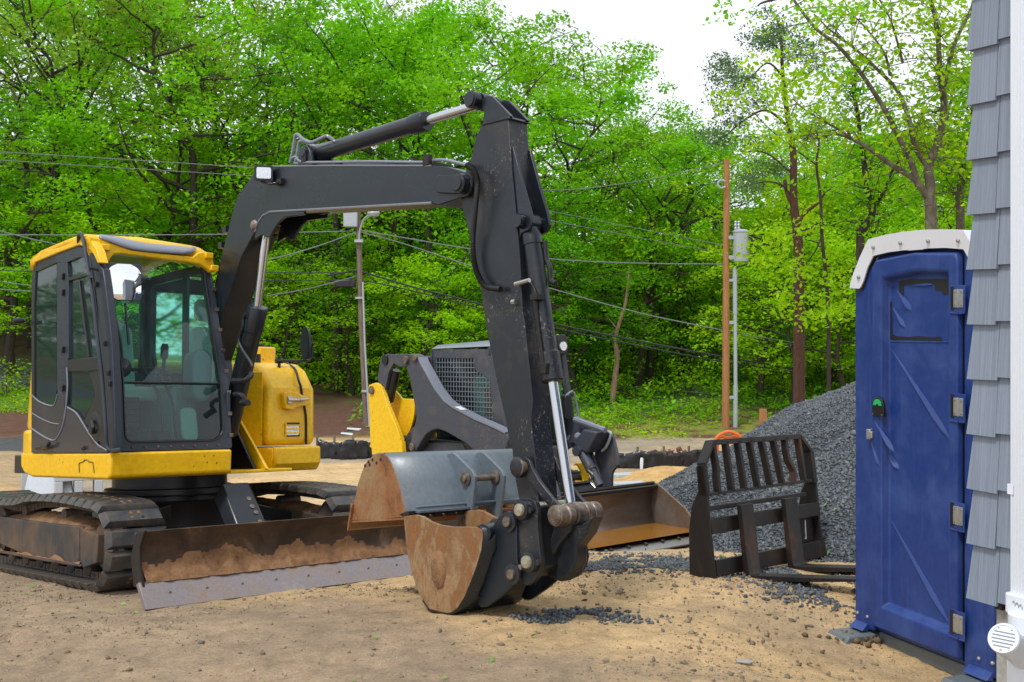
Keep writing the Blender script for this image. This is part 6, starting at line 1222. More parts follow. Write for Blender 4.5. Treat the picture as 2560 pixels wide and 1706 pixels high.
# ------------------------------------------------------------------ compact track loader behind the excavator arm
SKT = thing('track_loader', 'grey and yellow compact loader with mesh side window, parked behind the upright black stick', 'loader', SK.m)
def splate(name, mat, c, pts, x0, x1, par=SKT, bev=.006, plane=None):
    pr_ = SK.P(c, pts, 0, x0 if plane is None else plane); mb = MB(); mb.prism(pr_, 0, x0, x1); return mb.build(name, mat, par, bev)
AX = -1.60
yt = [(105, 450), (110, 425), (150, 412), (180, 420), (195, 445), (230, 560), (290, 700), (325, 800), (332, 880), (130, 882), (128, 840), (112, 825), (120, 810)]
splate('rear_tower', 'yellow2', 'c5', yt, AX - .02, AX + .04); splate('rear_tower', 'yellow2', 'c5', yt, -.14, -.08, plane=AX)
splate('tower_gusset', 'yellow2', 'c5', [(235, 545), (280, 460), (325, 515), (405, 518), (410, 560), (402, 640), (380, 720), (330, 800)], AX + .22, AX + .25)
p = SK.L('c5', 128, 460, 0, AX - .03); mb = MB(); mb.cyl((AX - .045, p.y, p.z), (AX - .02, p.y, p.z), .055, n=18); mb.build('tower_pin', 'pin', SKT)
splate('rear_link', 'skidgrey', 'c5', [(188, 255), (200, 230), (235, 225), (370, 225), (385, 245), (380, 300), (345, 300), (320, 310), (300, 300), (270, 285), (240, 340), (215, 460), (205, 430), (175, 420), (165, 380)], AX - .0, AX + .05)
p = SK.L('c5', 212, 262, 0, AX - .02); mb = MB(); mb.lathe((AX - .02, p.y, p.z), (1, 0, 0), [(.045, 0), (.065, 0), (.065, .03)], 18); mb.build('link_pin', 'black', SKT)
mb = MB(); P5 = lambda x, y, xx: SK.L('c5', x, y, 0, xx)
mb.cyl(P5(245, 530, AX + .1), P5(290, 330, AX + .1), .055, n=16); mb.cyl(P5(250, 540, AX + .1), P5(235, 470, AX + .1), .04, n=12); mb.build('lift_cylinder', 'black', SKT)
arm = [(345, 250), (365, 228), (400, 222), (432, 240), (445, 275), (480, 340), (540, 450), (600, 530), (660, 575), (800, 650), (930, 705), (1010, 745), (1020, 780), (1000, 855), (940, 858), (800, 855), (740, 805), (620, 735), (560, 712), (520, 722), (480, 750), (450, 800), (420, 850), (395, 868), (372, 850), (375, 825), (395, 740), (420, 640), (395, 480), (375, 380), (350, 300)]
la = splate('lift_arm', 'skidgrey', 'c5', arm, AX + .0, AX + .12, bev=.012); splate('lift_arm', 'skidgrey', 'c5', arm, -.20, -.08, plane=AX, bev=.012)
mb = MB(); pr_ = SK.P('c5', [(436, 246), (446, 275), (482, 340), (542, 448), (602, 526), (662, 570), (802, 644), (932, 700), (1006, 738)], 0, AX)
rows = [[(AX - .012, y, z - .012) for y, z in pr_], [(AX - .012, y, z + .006) for y, z in pr_], [(AX + .132, y, z + .006) for y, z in pr_], [(AX + .132, y, z - .012) for y, z in pr_]]; mb.grid(rows); mb.build('arm_flange', 'visor', la)
for t_, l_ in ((.45, .055), (.60, .06)):
    a = Vector((0, *pr_[5])).lerp(Vector((0, *pr_[6])), t_ - .42); a2 = Vector((0, *pr_[5])).lerp(Vector((0, *pr_[6])), t_ - .42 + .13)
    MB().add([(AX + .01, a.y, a.z + .009), (AX + .01, a2.y, a2.z + .009), (AX + .10, a2.y, a2.z + .009), (AX + .10, a.y, a.z + .009)], [(0, 1, 2, 3)]).build('worn_sticker', 'white', la)
for x_, y_, r in ((352, 262, .05), (412, 248, .045), (395, 830, .05)):
    p = P5(x_, y_, AX - .01); mb = MB(); mb.lathe((AX - .035, p.y, p.z), (1, 0, 0), [(r * .5, 0), (r * .8, 0), (r * .85, .006), (r, .008), (r, .035)], 20); mb.build('arm_pin', 'pin', la)
p = P5(480, 262, AX + .1); mb = MB(); mb.cyl((AX + .05, p.y + .2, p.z), (-.1, p.y + .2, p.z), .05, n=16); mb.build('cross_tube', 'skidgrey', SKT)
splate('lower_link', 'skidgrey', 'c5', [(430, 860), (440, 830), (480, 805), (720, 805), (745, 860)], AX + .14, AX + .2)
splate('lower_link', 'skidgrey', 'c5', [(330, 860), (335, 820), (370, 740), (400, 700), (412, 720), (385, 780), (370, 860)], AX + .14, AX + .2)
mb = MB(); mb.box(-1.45, -.25, 1.7, 3.6, .35, 1.05); mb.box(-1.35, -.35, 2.9, 3.85, .6, 1.45); bd = mb.build('body', 'black', SKT, .03)
splate('body_bracket', 'yellow2', 'c5', [(420, 872), (430, 862), (728, 862), (728, 812), (752, 812), (768, 845), (800, 858), (800, 880), (420, 890)], AX + .2, AX + .23); splate('hose_bracket', 'yellow2', 'c5', [(505, 805), (540, 760), (545, 735), (550, 760), (535, 800), (515, 815)], AX + .21, AX + .23)
# rubber tracks of the loader
for xc in (-1.46, -.26):
    n = 40; pts = []
    prof = [(1.55, .05), (3.55, .05), (3.8, .25), (3.45, .72), (2.2, .62), (1.6, .62), (1.35, .35)]
    mb = MB(); mb.prism(prof, 0, xc - .19, xc + .19)
    P_ = [Vector((0, y, z)) for y, z in prof] + [Vector((0, *prof[0]))]
    for i in range(len(P_) - 1):
        L = (P_[i + 1] - P_[i]).length; k = int(L / .09); d = (P_[i + 1] - P_[i]).normalized(); o_ = Vector((0, d.z, -d.y))
        for j in range(k):
            c = P_[i] + d * (j + .5) * L / k; a = d * .025; b_ = o_ * .03; u = Vector((.19, 0, 0)); c.x = xc
            mb.hexa([c - a - u, c + a - u, c + a + u, c - a + u], [c - a * .6 + b_ - u, c + a * .6 + b_ - u, c + a * .6 + b_ + u, c - a * .6 + b_ + u])
    mb.build('rubber_track', 'rubber', SKT)
# cab
CL, CRt = -1.33, -.28
cabp = [(528, 190), (515, 215), (512, 300), (545, 400), (620, 520), (720, 600), (850, 670), (940, 720), (990, 760), (1010, 760), (985, 640), (965, 520), (940, 330), (905, 195), (895, 172)]
mshp = [(545, 262), (565, 250), (770, 246), (800, 262), (808, 340), (860, 362), (900, 400), (910, 500), (925, 600), (928, 690), (860, 660), (740, 595), (640, 520), (560, 400), (547, 330)]
# side frame as strips round the mesh opening
mb = MB(); o_ = SK.P('c5', [(528, 192), (512, 215), (512, 300), (540, 395), (600, 520), (720, 610), (850, 680), (935, 725), (1000, 765), (985, 640), (965, 520), (945, 400), (940, 330), (920, 255), (905, 192)], 0, CL)
i_ = SK.P('c5', [(560, 250), (547, 262), (547, 330), (562, 400), (640, 520), (740, 592), (860, 655), (925, 688), (928, 680), (922, 600), (910, 500), (900, 400), (860, 362), (808, 335), (795, 250)], 0, CL); n = len(o_)
V_ = [(CL, y, z) for y, z in o_ + i_] + [(CL + .05, y, z) for y, z in o_ + i_]
mb.add(V_, [(i, (i + 1) % n, n + (i + 1) % n, n + i) for i in range(n)] + [(2 * n + i, 2 * n + (i + 1) % n, 3 * n + (i + 1) % n, 3 * n + i) for i in range(n)] + [(i, (i + 1) % n, 2 * n + (i + 1) % n, 2 * n + i) for i in range(n)] + [(n + i, n + (i + 1) % n, 3 * n + (i + 1) % n, 3 * n + i) for i in range(n)])
cb = mb.build('cab', 'skidgrey', SKT, .006)
mb = MB(); mb.add([(CL + .02, y, z) for y, z in i_], [tuple(range(n))]); mb.build('side_glass', 'glass2', cb)
ys = [p[0] for p in i_]; zs = [p[1] for p in i_]
def inside(y, z):
    c = False; j = n - 1
    for i in range(n):
        if (i_[i][1] > z) != (i_[j][1] > z) and y < (i_[j][0] - i_[i][0]) * (z - i_[i][1]) / (i_[j][1] - i_[i][1]) + i_[i][0]: c = not c
        j = i
    return c
mb = MB(); st = .058
for axis in (0, 1):
    a0_, a1_ = (min(ys), max(ys)) if axis == 0 else (min(zs), max(zs)); b0_, b1_ = (min(zs), max(zs)) if axis == 0 else (min(ys), max(ys)); a = a0_ + st * .5
    while a < a1_:
        run = None; b_ = b0_
        while b_ <= b1_ + .02:
            ins = inside(a, b_) if axis == 0 else inside(b_, a)
            if ins and run is None: run = b_
            if (not ins) and run is not None:
                q0, q1 = ((a, run), (a, b_)) if axis == 0 else ((run, a), (b_, a)); mb.tube([(CL + .005 - .004 * axis, *q0), (CL + .005 - .004 * axis, *q1)], .0055, 4); run = None
            b_ += .01
        a += st
mb.build('window_mesh', 'visor', cb)
yb_, yf_ = SK.L('c5', 520, 200, 0, CL).y, SK.L('c5', 905, 190, 0, CL).y
z0 = SK.L('c5', 528, 190, 0, CL).z; z1 = SK.L('c5', 895, 172, 0, CL).z
ridge_b = SK.L('c5', 530, 175, 0, CL + .02); ridge_f = SK.L('c5', 893, 127, 0, CL + .15)
mb = MB(); mb.add([(CL - .01, yb_, z0), (CL - .01, yf_ - .05, z1), (CL + .16, yf_ - .05, ridge_f.z), (CL + .10, yb_, ridge_b.z + .02), (CRt + .01, yb_, z0), (CRt + .01, yf_ - .05, z1), (CRt - .16, yf_ - .05, ridge_f.z), (CRt - .10, yb_, ridge_b.z + .02)],
    [(0, 1, 2, 3), (7, 6, 5, 4), (3, 2, 6, 7), (0, 3, 7, 4), (1, 5, 6, 2)]); mb.build('cab_roof', 'visor', cb, .008)
mb = MB(); mb.box(CRt - .04, CRt, yf_, yb_, 1.0, z0); mb.box(CL, CRt, yb_ - .04, yb_, 1.2, z0 - .01); mb.box(CL, CRt, yf_ - .02, yf_ + .05, z1 - .12, z1); mb.box(CL, CRt, yf_, yb_, 1.0, 1.05); mb.build('cab_back', 'skidgrey', cb, .006)
# front door with dark glass, right post, handle, lamp
fy = yf_ - .12
mb = MB(); xl, xr = CL + .06, CRt - .04
mb.add([(xl, fy, .72), (xr, fy, .62), (xr + .05, fy - .02, 1.25), (xr, fy + .05, 2.12), (xl, fy + .05, 2.12), (xl, fy, 1.2)], [(0, 1, 2, 3, 4, 5)]); mb.build('front_glass', 'glass2', cb)
fr = [SK.L('c5', *p, 1, fy) for p in ((1345, 125), (1380, 130), (1390, 230), (1410, 400), (1435, 560), (1448, 700), (1480, 740), (1480, 835), (1420, 836), (1375, 870), (1345, 925), (1315, 935), (1330, 920), (1360, 860), (1410, 760), (1440, 720), (1420, 600), (1395, 450), (1372, 300), (1362, 230))]
mb = MB(); mb.prism([(p.x, p.z) for p in fr], 1, fy - .03, fy + .05); mb.build('door_post', 'skidgrey', cb, .006)
p = SK.L('c5', 1362, 172, 1, fy - .03); mb = MB(); mb.prism([(p.x - .07, p.z - .10), (p.x + .07, p.z - .10), (p.x + .075, p.z + .1), (p.x + .03, p.z + .14), (p.x - .07, p.z + .14)], 1, fy - .08, fy + .12); lb = mb.build('lamp_housing', 'black', cb, .01)
mb = MB(); mb.cyl((p.x - .01, fy - .085, p.z), (p.x - .01, fy - .10, p.z), .055, n=18); mb.build('lamp', 'lens', lb)
mb = MB(); P_ = [SK.L('c5', *p, 1, fy - .08) for p in ((1395, 500), (1425, 472), (1445, 475), (1460, 520), (1478, 620), (1470, 640), (1448, 650))]; mb.tube(spline(P_, 5), .014, 8); mb.build('grab_handle', 'visor', cb)
p = SK.L('c5', 1402, 560, 1, fy - .06); mb = MB(); mb.prism(rrect(p.x - .06, p.x + .05, p.z - .17, p.z + .13, .04), 1, fy - .10, fy - .03); mb.build('door_latch', 'black', cb, .01)
# lower front body, yellow frame and hoses on the right
mb = MB(); mb.box(-.75, -.34, fy - .12, fy + .3, .30, .98); mb.build('front_panel', 'skidgrey', SKT, .02)
pf = lambda x, y, yy=fy - .2: SK.L('c5', x, y, 1, yy)
mb = MB(); mb.prism([((pf(*p)).x, (pf(*p)).z) for p in ((1455, 935), (1495, 932), (1530, 1020), (1525, 1110), (1490, 1115), (1490, 1085), (1450, 1075), (1450, 1050), (1500, 1050), (1490, 990))], 1, fy - .25, fy - .2); mb.build('yellow_frame', 'yellow2', SKT, .006)
mb = MB()
for k in range(4): mb.tube(spline([pf(1500 + k * 9, 950), pf(1512 + k * 9, 1010), pf(1530 + k * 8, 1060), pf(1545 + k * 6, 1110)], 4), .014, 8)
for k in range(3): mb.tube(spline([pf(925 - k * 8, 690 + k * 9, fy - .05), pf(960, 685 + k * 8, fy - .08), pf(1000, 700 + k * 10, fy - .1), pf(1020, 760, fy - .1)], 4), .018, 8)
mb.build('hose', 'rubber', SKT)
# front of the right lift arm: shield plate, box, tilt cylinder
pa = lambda x, y, xx=-.16: SK.L('c5', x, y, 0, xx)
sh = [(1655, 720), (1690, 735), (1712, 800), (1730, 880), (1738, 950), (1705, 985), (1695, 1010), (1692, 1100), (1640, 1095), (1610, 1000), (1580, 900), (1590, 850)]
splate('arm_shield', 'skidgrey', 'c5', sh, -.16, -.12); 
splate('arm_box', 'skidgrey', 'c5', [(1495, 790), (1555, 712), (1650, 730), (1590, 850), (1575, 870), (1500, 820)], -.40, -.17, plane=-.28, bev=.02)
mb = MB(); mb.tube([pa(1455, 650, -.30), pa(1655, 722, -.30)], .035, 8); mb.tube([pa(1470, 760, -.3), pa(1560, 800, -.3)], .05, 8); mb.build('arm_tube', 'visor', SKT)
mb = MB(); mb.tube(spline([pa(1650, 730, -.2), pa(1690, 738, -.2), pa(1685, 770, -.2), pa(1660, 830, -.2), pa(1632, 858, -.2)], 5), .017, 8); mb.build('shield_handle', 'galv', SKT)
a_, b_2 = pa(1500, 855, -.34), pa(1620, 1085, -.34); d_ = (b_2 - a_); mb = MB(); mb.lathe(a_, d_, [(.03, 0), (.065, .01), (.065, d_.length * .55), (.05, d_.length * .56), (.05, d_.length)], 18); mb.cyl(a_ - Vector((.1, 0, 0)), a_ + Vector((.1, 0, 0)), .06, n=18); tcy = mb.build('tilt_cylinder', 'skidgrey', SKT)
mb = MB(); mb.tube(spline([pa(1560, 940, -.42), pa(1545, 980, -.42), pa(1570, 1010, -.42), pa(1560, 1060, -.42), pa(1590, 1100, -.42)], 4), .012, 6); mb.build('tilt_hose', 'steel', tcy)
splate('tilt_bracket', 'skidgrey', 'c5', [(1535, 825), (1560, 850), (1640, 1090), (1615, 1100), (1590, 1000), (1545, 900)], -.25, -.22)
mb = MB(); 
for k in range(9): q_ = pa(1545 + k * 13, 1112 - k * 2, -.38); mb.box(q_.x - .05, q_.x + .07, q_.y - .02, q_.y + .02, q_.z - .02, q_.z + .015)
mb.build('step_tread', 'rustdk', SKT)
# seat and levers seen through the mesh
mb = MB(); mb.prism(rrect(-.25, .25, 0, .65, .08), 1, 0, .14); s__ = mb.build('seat', 'seat', SKT, .03); s__.location = (-.8, 2.45, 1.2)
mb = MB(); mb.box(-1.12, -1.05, 2.2, 2.25, 1.1, 1.7); mb.build('arm_rest_post', 'orange', SKT, .01)
# bucket: open, with muddy water
bx0, bx1 = -1.63, .26
pb_ = [(.0, .0), (.10, .015), (.62, .02), (.74, .06), (.80, .14), (.82, .28), (.79, .46), (.74, .53)]
mb = MB(); mb.grid([[(bx0 + .01, y, z) for y, z in pb_], [(bx1 - .01, y, z) for y, z in pb_]])
bkt = mb.build('bucket', 'bucketin' if 'bucketin' in M else 'rustdk', SKT, solid=.014, ang=40)
M['bucketin'] = rusty('worn_bucket_inside', [(.10, .05, .025), (.20, .12, .07), (.22, .18, .15), (.30, .27, .25)], 1.6, .42, .35, .15, (.7, 1, 1.6)); bkt.data.materials[0] = M['bucketin']
for xx, s in ((bx0, 1), (bx1, -1)):
    mb = MB(); mb.prism([(.02, -.01), (.66, -.01), (.80, .06), (.86, .28), (.84, .5), (.78, .56), (.70, .54), (.28, .30), (.06, .06)], 0, xx - .012, xx + .012); mb.build('bucket_side', 'bucketin', bkt, .003)
mb = MB(); mb.tube([(bx0, .78, .55), (bx1, .78, .55)], .022, 8); mb.box(bx0, bx1, .70, .76, .50, .53); mb.build('top_rim', 'rustdk', bkt)
mb = MB(); mb.hexa([(bx0 - .02, -.12, -.015), (bx1 + .02, -.12, -.015), (bx1 + .02, .06, .005), (bx0 - .02, .06, .005)], [(bx0 - .02, -.12, .0), (bx1 + .02, -.12, .0), (bx1 + .02, .06, .028), (bx0 - .02, .06, .028)]); ce = mb.build('cutting_edge', 'steel', bkt, .002)
mb = MB()
for k in range(7): mb.cyl((bx0 + .16 + k * .265, .04, .02), (bx0 + .16 + k * .265, .03, .045), .022, n=8)
mb.build('bolt', 'rustdk', ce)
mb = MB(); mb.add([(bx0 + .015, .075, .075), (bx1 - .015, .075, .075), (bx1 - .015, .765, .085), (bx0 + .015, .765, .085)], [(0, 1, 2, 3)]); wt_ = mb.build('muddy_water', 'steel', bkt)
wm, t, b = _mat('muddy_water'); b.inputs['Base Color'].default_value = (.30, .13, .02, 1); b.inputs['Roughness'].default_value = .04; b.inputs['Specular IOR Level'].default_value = .6; wt_.data.materials[0] = wm
# ------------------------------------------------------------------ pallet fork rack
FT = thing('pallet_fork_rack', 'black rusty pallet fork frame with slatted backrest, standing before the gravel pile', 'pallet fork', FK.m)
def fplate(name, mat, pts, y0, y1, par=FT, bev=.003):
    pr_ = FK.P('c6', pts, 1, 0); mb = MB(); mb.prism(pr_, 1, y0, y1); return mb.build(name, mat, par, bev)
PL = [(1082, 446), (984, 612), (990, 720), (998, 790), (945, 900), (926, 1050), (922, 1200), (930, 1446), (1115, 1442), (1118, 1405), (1075, 1080), (1055, 830), (1030, 700), (1022, 612), (1088, 470)]
# near side plate lies across x = 0 and reaches back
sp_ = FK.P('c6', [(985, 612), (992, 790), (945, 900), (926, 1060), (930, 1446), (1117, 1440), (1075, 1085), (1055, 830), (1022, 612)], 0, 0.0)
mb = MB(); mb.prism(sp_, 0, -.012, .012); lp_ = mb.build('side_plate', 'rustdk', FT, .003)
w_f = FK.L('c6', 1850, 1150, 1, 0).x
mb = MB(); mb.prism(sp_, 0, w_f + .03, w_f + .055); mb.build('side_plate', 'rustdk', FT, .003)
yS = min(p[0] for p in sp_)
zs_ = [FK.L('c6', 1022, 612, 1, 0).z, FK.L('c6', 1085, 447, 1, 0).z]
shy = FK.L('c6', 985, 612, 0, 0).y; xa = FK.L('c6', 1090, 446, 1, 0).x; xb = FK.L('c6', 1715, 400, 1, 0).x
mb = MB(); bar_ = lambda p0, p1, w: mb.hexa([p0 + Vector((0, -w, -.02)), p0 + Vector((0, w, -.02)), p0 + Vector((0, w, .02)), p0 + Vector((0, -w, .02))], [p1 + Vector((0, -w, -.02)), p1 + Vector((0, w, -.02)), p1 + Vector((0, w, .02)), p1 + Vector((0, -w, .02))])
bar_(Vector((.0, .03, zs_[0])), Vector((xa, .03, zs_[1])), .04); bar_(Vector((xa, .03, zs_[1])), Vector((xb, .03, zs_[1])), .035); bar_(Vector((xb, .03, zs_[1])), Vector((w_f + .04, .03, zs_[0] + .02)), .04)
mb.box(w_f + .0, w_f + .05, -.01, .07, .6, zs_[0] + .03); mb.box(-.012, .02, -.01, .07, .6, zs_[0] + .0)
mb.build('top_rail', 'rustdk', FT, .003)
tops = [1092, 1182, 1268, 1352, 1437, 1522, 1607, 1697]; bots = [1132, 1230, 1320, 1415, 1505, 1590, 1668, 1745]
for k, (a, b_) in enumerate(zip(tops, bots)):
    p0 = FK.L('c6', a, 445 - k * 6, 1, 0.01); p1 = FK.L('c6', b_, 812 - (b_ - 1060) * .13, 1, 0.01); mb = MB()
    pts = [p0.lerp(p1, t_) for t_ in (0, .25, .5, .75, 1)]
    if k == 6: pts[2].x -= .0; pts[1].x -= .02; pts[2].x -= .02; pts[3].x += .03
    if k == 0: pts[2].x += .012
    V = []; w = .017
    for p in pts: V += [(p.x - w, -.005, p.z), (p.x + w, -.005, p.z), (p.x + w, .045, p.z), (p.x - w, .045, p.z)]
    mb.add(V, [(i * 4 + j, i * 4 + (j + 1) % 4, i * 4 + 4 + (j + 1) % 4, i * 4 + 4 + j) for i in range(4) for j in range(4)] + [(3, 2, 1, 0), (16, 17, 18, 19)]); mb.build('backrest_slat', 'rustdk', FT, .003)
fplate('cross_bar', 'rustdk', [(1060, 808), (1835, 700), (1842, 722), (1062, 828)], 0, .05)
fplate('cross_bar', 'rustdk', [(1072, 905), (1780, 800), (1785, 828), (1075, 938)], .03, .09)
fplate('frame_bar', 'rustdk', [(1075, 992), (1848, 872), (1860, 965), (1088, 1102)], .0, .05)
fplate('frame_bar', 'rustdk', [(1115, 1288), (1885, 1142), (1908, 1255), (1125, 1402)], .0, .05)
fplate('frame_plate', 'rustdk', [(1700, 990), (1850, 970), (1880, 1140), (1735, 1168)], .06, .10)
mb = MB(); p0 = FK.L('c6', 1745, 1000, 1, .03); p1 = FK.L('c6', 1752, 1130, 1, .03); mb.tube(spline([p0, p0.lerp(p1, .6), p1, p1 + Vector((-.02, 0, .0))], 4), .006, 6); mb.build('safety_wire', 'steel', FT)
fplate('back_strut', 'rustdk', [(1090, 1100), (1185, 1090), (1150, 1280), (1115, 1285)], .12, .16)
for (xm, zt_, lab) in ((1312, 892, 0), (1625, 848, 1)):
    f0 = FK.L('c6', xm - 38, zt_, 1, -.05); f1 = FK.L('c6', xm + 48, zt_, 1, -.05); zb_ = -.04; fk = MB(); wx = (f1.x - f0.x)
    yy = -.03; fk.prism([(-.03, f0.z), (-.075, f0.z), (-.078, .05), (-.09, .015), (-.13, .008), (-1.15, .0), (-1.15, -.012), (-.10, -.04), (-.05, -.03), (-.03, .0)], 0, f0.x, f0.x + wx); fk.build('fork', 'rustdk', FT, .004)

# ------------------------------------------------------------------ portable toilet
TT = thing('portable_toilet', 'blue portable toilet with white roof rim, tall ribbed door and four metal hinges', 'portable toilet', TO.m)
def tP(c, pts, y=0): return TO.P(c, pts, 1, y)
BWd = 1.105; BDp = 1.12
mb = MB(); mb.prism([(0, .03), (.012, 0), (BWd - .012, 0), (BWd, .03), (BWd, 2.02), (.93, 2.28), (.17, 2.28), (0, 2.02)], 1, 0.012, BDp); body = mb.build('body', 'blue', TT, .015)
# front frame plates left and right of the door, butted to it
mb = MB(); mb.prism([(0, .0), (.176, .0), (.176, 2.235), (.155, 2.20), (.05, 2.04), (0, 2.0)], 1, -.012, .012); fl = mb.build('front_panel', 'blue', body, .006)
mb = MB(); mb.prism([(.894, .0), (BWd, .0), (BWd, 2.0), (1.05, 2.04), (.95, 2.20), (.894, 2.25)], 1, -.012, .012); mb.build('front_panel', 'blue', body, .006)
# door: raised border round a recessed field
dx0, dx1, dz0, dz1 = .18, .890, .03, 2.20
ro = [(dx0, dz0), (dx1, dz0), (dx1, 2.18), (dx1 - .02, 2.215), (.55, 2.232), (.21, 2.205), (dx0, 2.16)]
px0, px1, pz0, pz1 = .30, .785, .185, 2.09
ri = [(px0, pz0 + .012), (px1, pz0), (px1, 2.02), (px1, pz1 - .01), (.55, pz1 + .005), (px0 + .01, pz1 - .03), (px0, 2.0)]
def ins(p, d): cx_, cz_ = .54, 1.13; return (p[0] + d * (1 if p[0] < cx_ else -1), p[1] + d * (1 if p[1] < cz_ else -1))
mb = MB(); n = 7; yo, yi = -.045, .000
V = [(x, .01, z) for x, z in ro] + [(x, yo, z) for x, z in [ins(p, .012) for p in ro]] + [(x, yo, z) for x, z in [ins(p, -.03) for p in ri]] + [(x, yi, z) for x, z in ri]
mb.add(V, [(k * n + i, k * n + (i + 1) % n, (k + 1) * n + (i + 1) % n, (k + 1) * n + i) for k in range(3) for i in range(n)] + [tuple(range(3 * n, 4 * n))])
door = mb.build('door', 'blue', TT, .010, 3)
mb = MB(); mb.box(.1765, .1795, -.020, -.008, .03, 2.19); mb.box(.8905, .8935, -.02, -.008, .03, 2.19); mb.build('door_gap', 'black', door)
def rib(p0, p1, w, h_, name='door_rib', y=yi):
    p0 = Vector((p0[0], 0, p0[1])); p1 = Vector((p1[0], 0, p1[1])); d = (p1 - p0); s_ = Vector((-d.z, 0, d.x)).normalized(); V = []; F_ = []
    m = 9
    for i in range(m):
        t_ = i / (m - 1); c = p0 + d * t_; k = max(.04, min(1, t_ / .72) ** .8 * min(1, (1 - t_) / .18) ** .7)
        V += [(c + s_ * w * k * .9 + Vector((0, y, 0))), (c + Vector((0, y - h_ * k, 0)) - s_ * w * .35 * k), (c - s_ * w * k * .6 + Vector((0, y, 0)))]
    for i in range(m - 1):
        for j in range(2): F_.append((i * 3 + j, i * 3 + j + 1, i * 3 + 4 + j, i * 3 + 3 + j))
    mb = MB(); mb.add(V, F_); return mb.build(name, 'blue', door, ang=20)
q2 = lambda c, x, y: (TO.L(c, x, y, 1, 0).x, TO.L(c, x, y, 1, 0).z)
rib(q2('c7', 385, 865), q2('c7', 782, 1475), .020, .016); rib(q2('c8', 378, 510), q2('c8', 762, 1192), .020, .016)
rib(q2('c7', 310, 1325), q2('c7', 447, 1540), .018, .018, y=-.043); rib(q2('c7', 295, 1475), q2('c8', 350, 170), .014, .014, y=-.043); rib(q2('c8', 345, 60), q2('c8', 436, 192), .018, .02)
rib(q2('c7', 425, 485), q2('c7', 520, 620), .022, .016); rib(q2('c7', 395, 595), q2('c7', 480, 730), .016, .014)
rib(q2('c7', 385, 385), q2('c7', 775, 362), .020, .025); rib(q2('c7', 490, 455), q2('c7', 665, 448), .014, .012); rib(q2('c8', 340, 1062), q2('c8', 762, 1212), .022, .030, y=.004)
# bright bottom shelf of the recess and torn decal
for pts in ([(440, 415), (778, 412), (780, 515), (725, 515), (715, 490), (675, 485), (668, 445), (480, 450), (470, 460), (468, 525), (440, 500)], [(770, 515), (780, 515), (784, 820), (765, 820), (762, 760)], [(380, 560), (392, 560), (395, 770), (420, 785), (500, 792), (560, 785), (640, 792), (710, 790), (722, 815), (380, 808)]):
    mb = MB(); mb.prism([(x, z) for x, z in tP('c7', pts)], 1, yi - .0025, yi + .001); mb.build('torn_decal', 'decal', door)
mb = MB(); a_, b_2 = q2('c7', 378, 822), q2('c7', 785, 826); mb.tube([(a_[0], yi, a_[1]), (b_2[0], yi, b_2[1])], .0045, 6); mb.build('window_edge', 'blue', door)
# hinges in their pockets
for c, y in (('c7', 540), ('c7', 1247), ('c8', 488), ('c8', 1187)):
    xh, zh = q2(c, 875 if c == 'c7' else 864, y); mb = MB(); mb.prism(rrect(xh - .062, xh + .045, zh - .075, zh + .07, .006), 1, -.0475, -.044); pk = mb.build('hinge_pocket', 'blue', door, .002)
    mb = MB(); mb.box(xh - .060, xh - .036, -.049, -.046, zh - .062, zh + .064); mb.cur = 0; pk2 = mb.build('pocket_shadow_gap', 'black', pk)
    mb = MB(); mb.box(xh - .035, xh - .003, -.053, -.0475, zh - .048, zh + .048); mb.box(xh + .003, xh + .033, -.053, -.0475, zh - .048, zh + .048); mb.cyl((xh, -.053, zh - .05), (xh, -.053, zh + .05), .0045, n=8); hg = mb.build('hinge', 'zinc', door, .001)
    mb = MB()
    for sx_ in (-.024, .022):
        for sz_ in (-.035, .035): mb.cyl((xh + sx_, -.0575, zh + sz_), (xh + sx_, -.052, zh + sz_), .0045, n=8)
    mb.build('screw', 'steel', hg)
    mb = MB(); mb.tube([(xh - .065, -.048, zh - .078), (xh - .002, -.048, zh - .080)], .005, 6); mb.tube([(xh + .004, -.048, zh - .080), (xh + .045, -.048, zh - .078)], .005, 6); mb.build('pocket_lip', 'blue', pk)
# latch with green indicator
lx, lz = q2('c7', 352, 1250); mb = MB(); mb.prism([(lx - .05, lz - .05), (lx + .05, lz - .05), (lx + .05, lz + .02), (lx + .035, lz + .05), (lx, lz + .065), (lx - .035, lz + .05), (lx - .05, lz + .02)], 1, -.060, -.044); la_ = mb.build('latch', 'black', door, .004)
mb = MB(); mb.prism([(lx + .036 * math.cos(R(a)), lz + .012 + .038 * math.sin(R(a))) for a in range(0, 181, 20)] + [(lx - .012, lz + .012), (lx, lz + .024), (lx + .012, lz + .012)], 1, -.064, -.0595); mb.build('indicator', 'green', la_)
mb = MB()
for sx_ in (-.040, .040): mb.cyl((lx + sx_, -.064, lz - .04), (lx + sx_, -.059, lz - .04), .005, n=8)
mb.build('screw', 'steel', la_)
lx, lz = q2('c7', 283, 1425); mb = MB(); mb.box(lx - .022, lx + .012, -.05, -.012, lz - .03, lz + .03); mb.box(lx + .006, lx + .04, -.060, -.044, lz - .02, lz + .02); mb.build('hasp', 'zinc', door, .004)
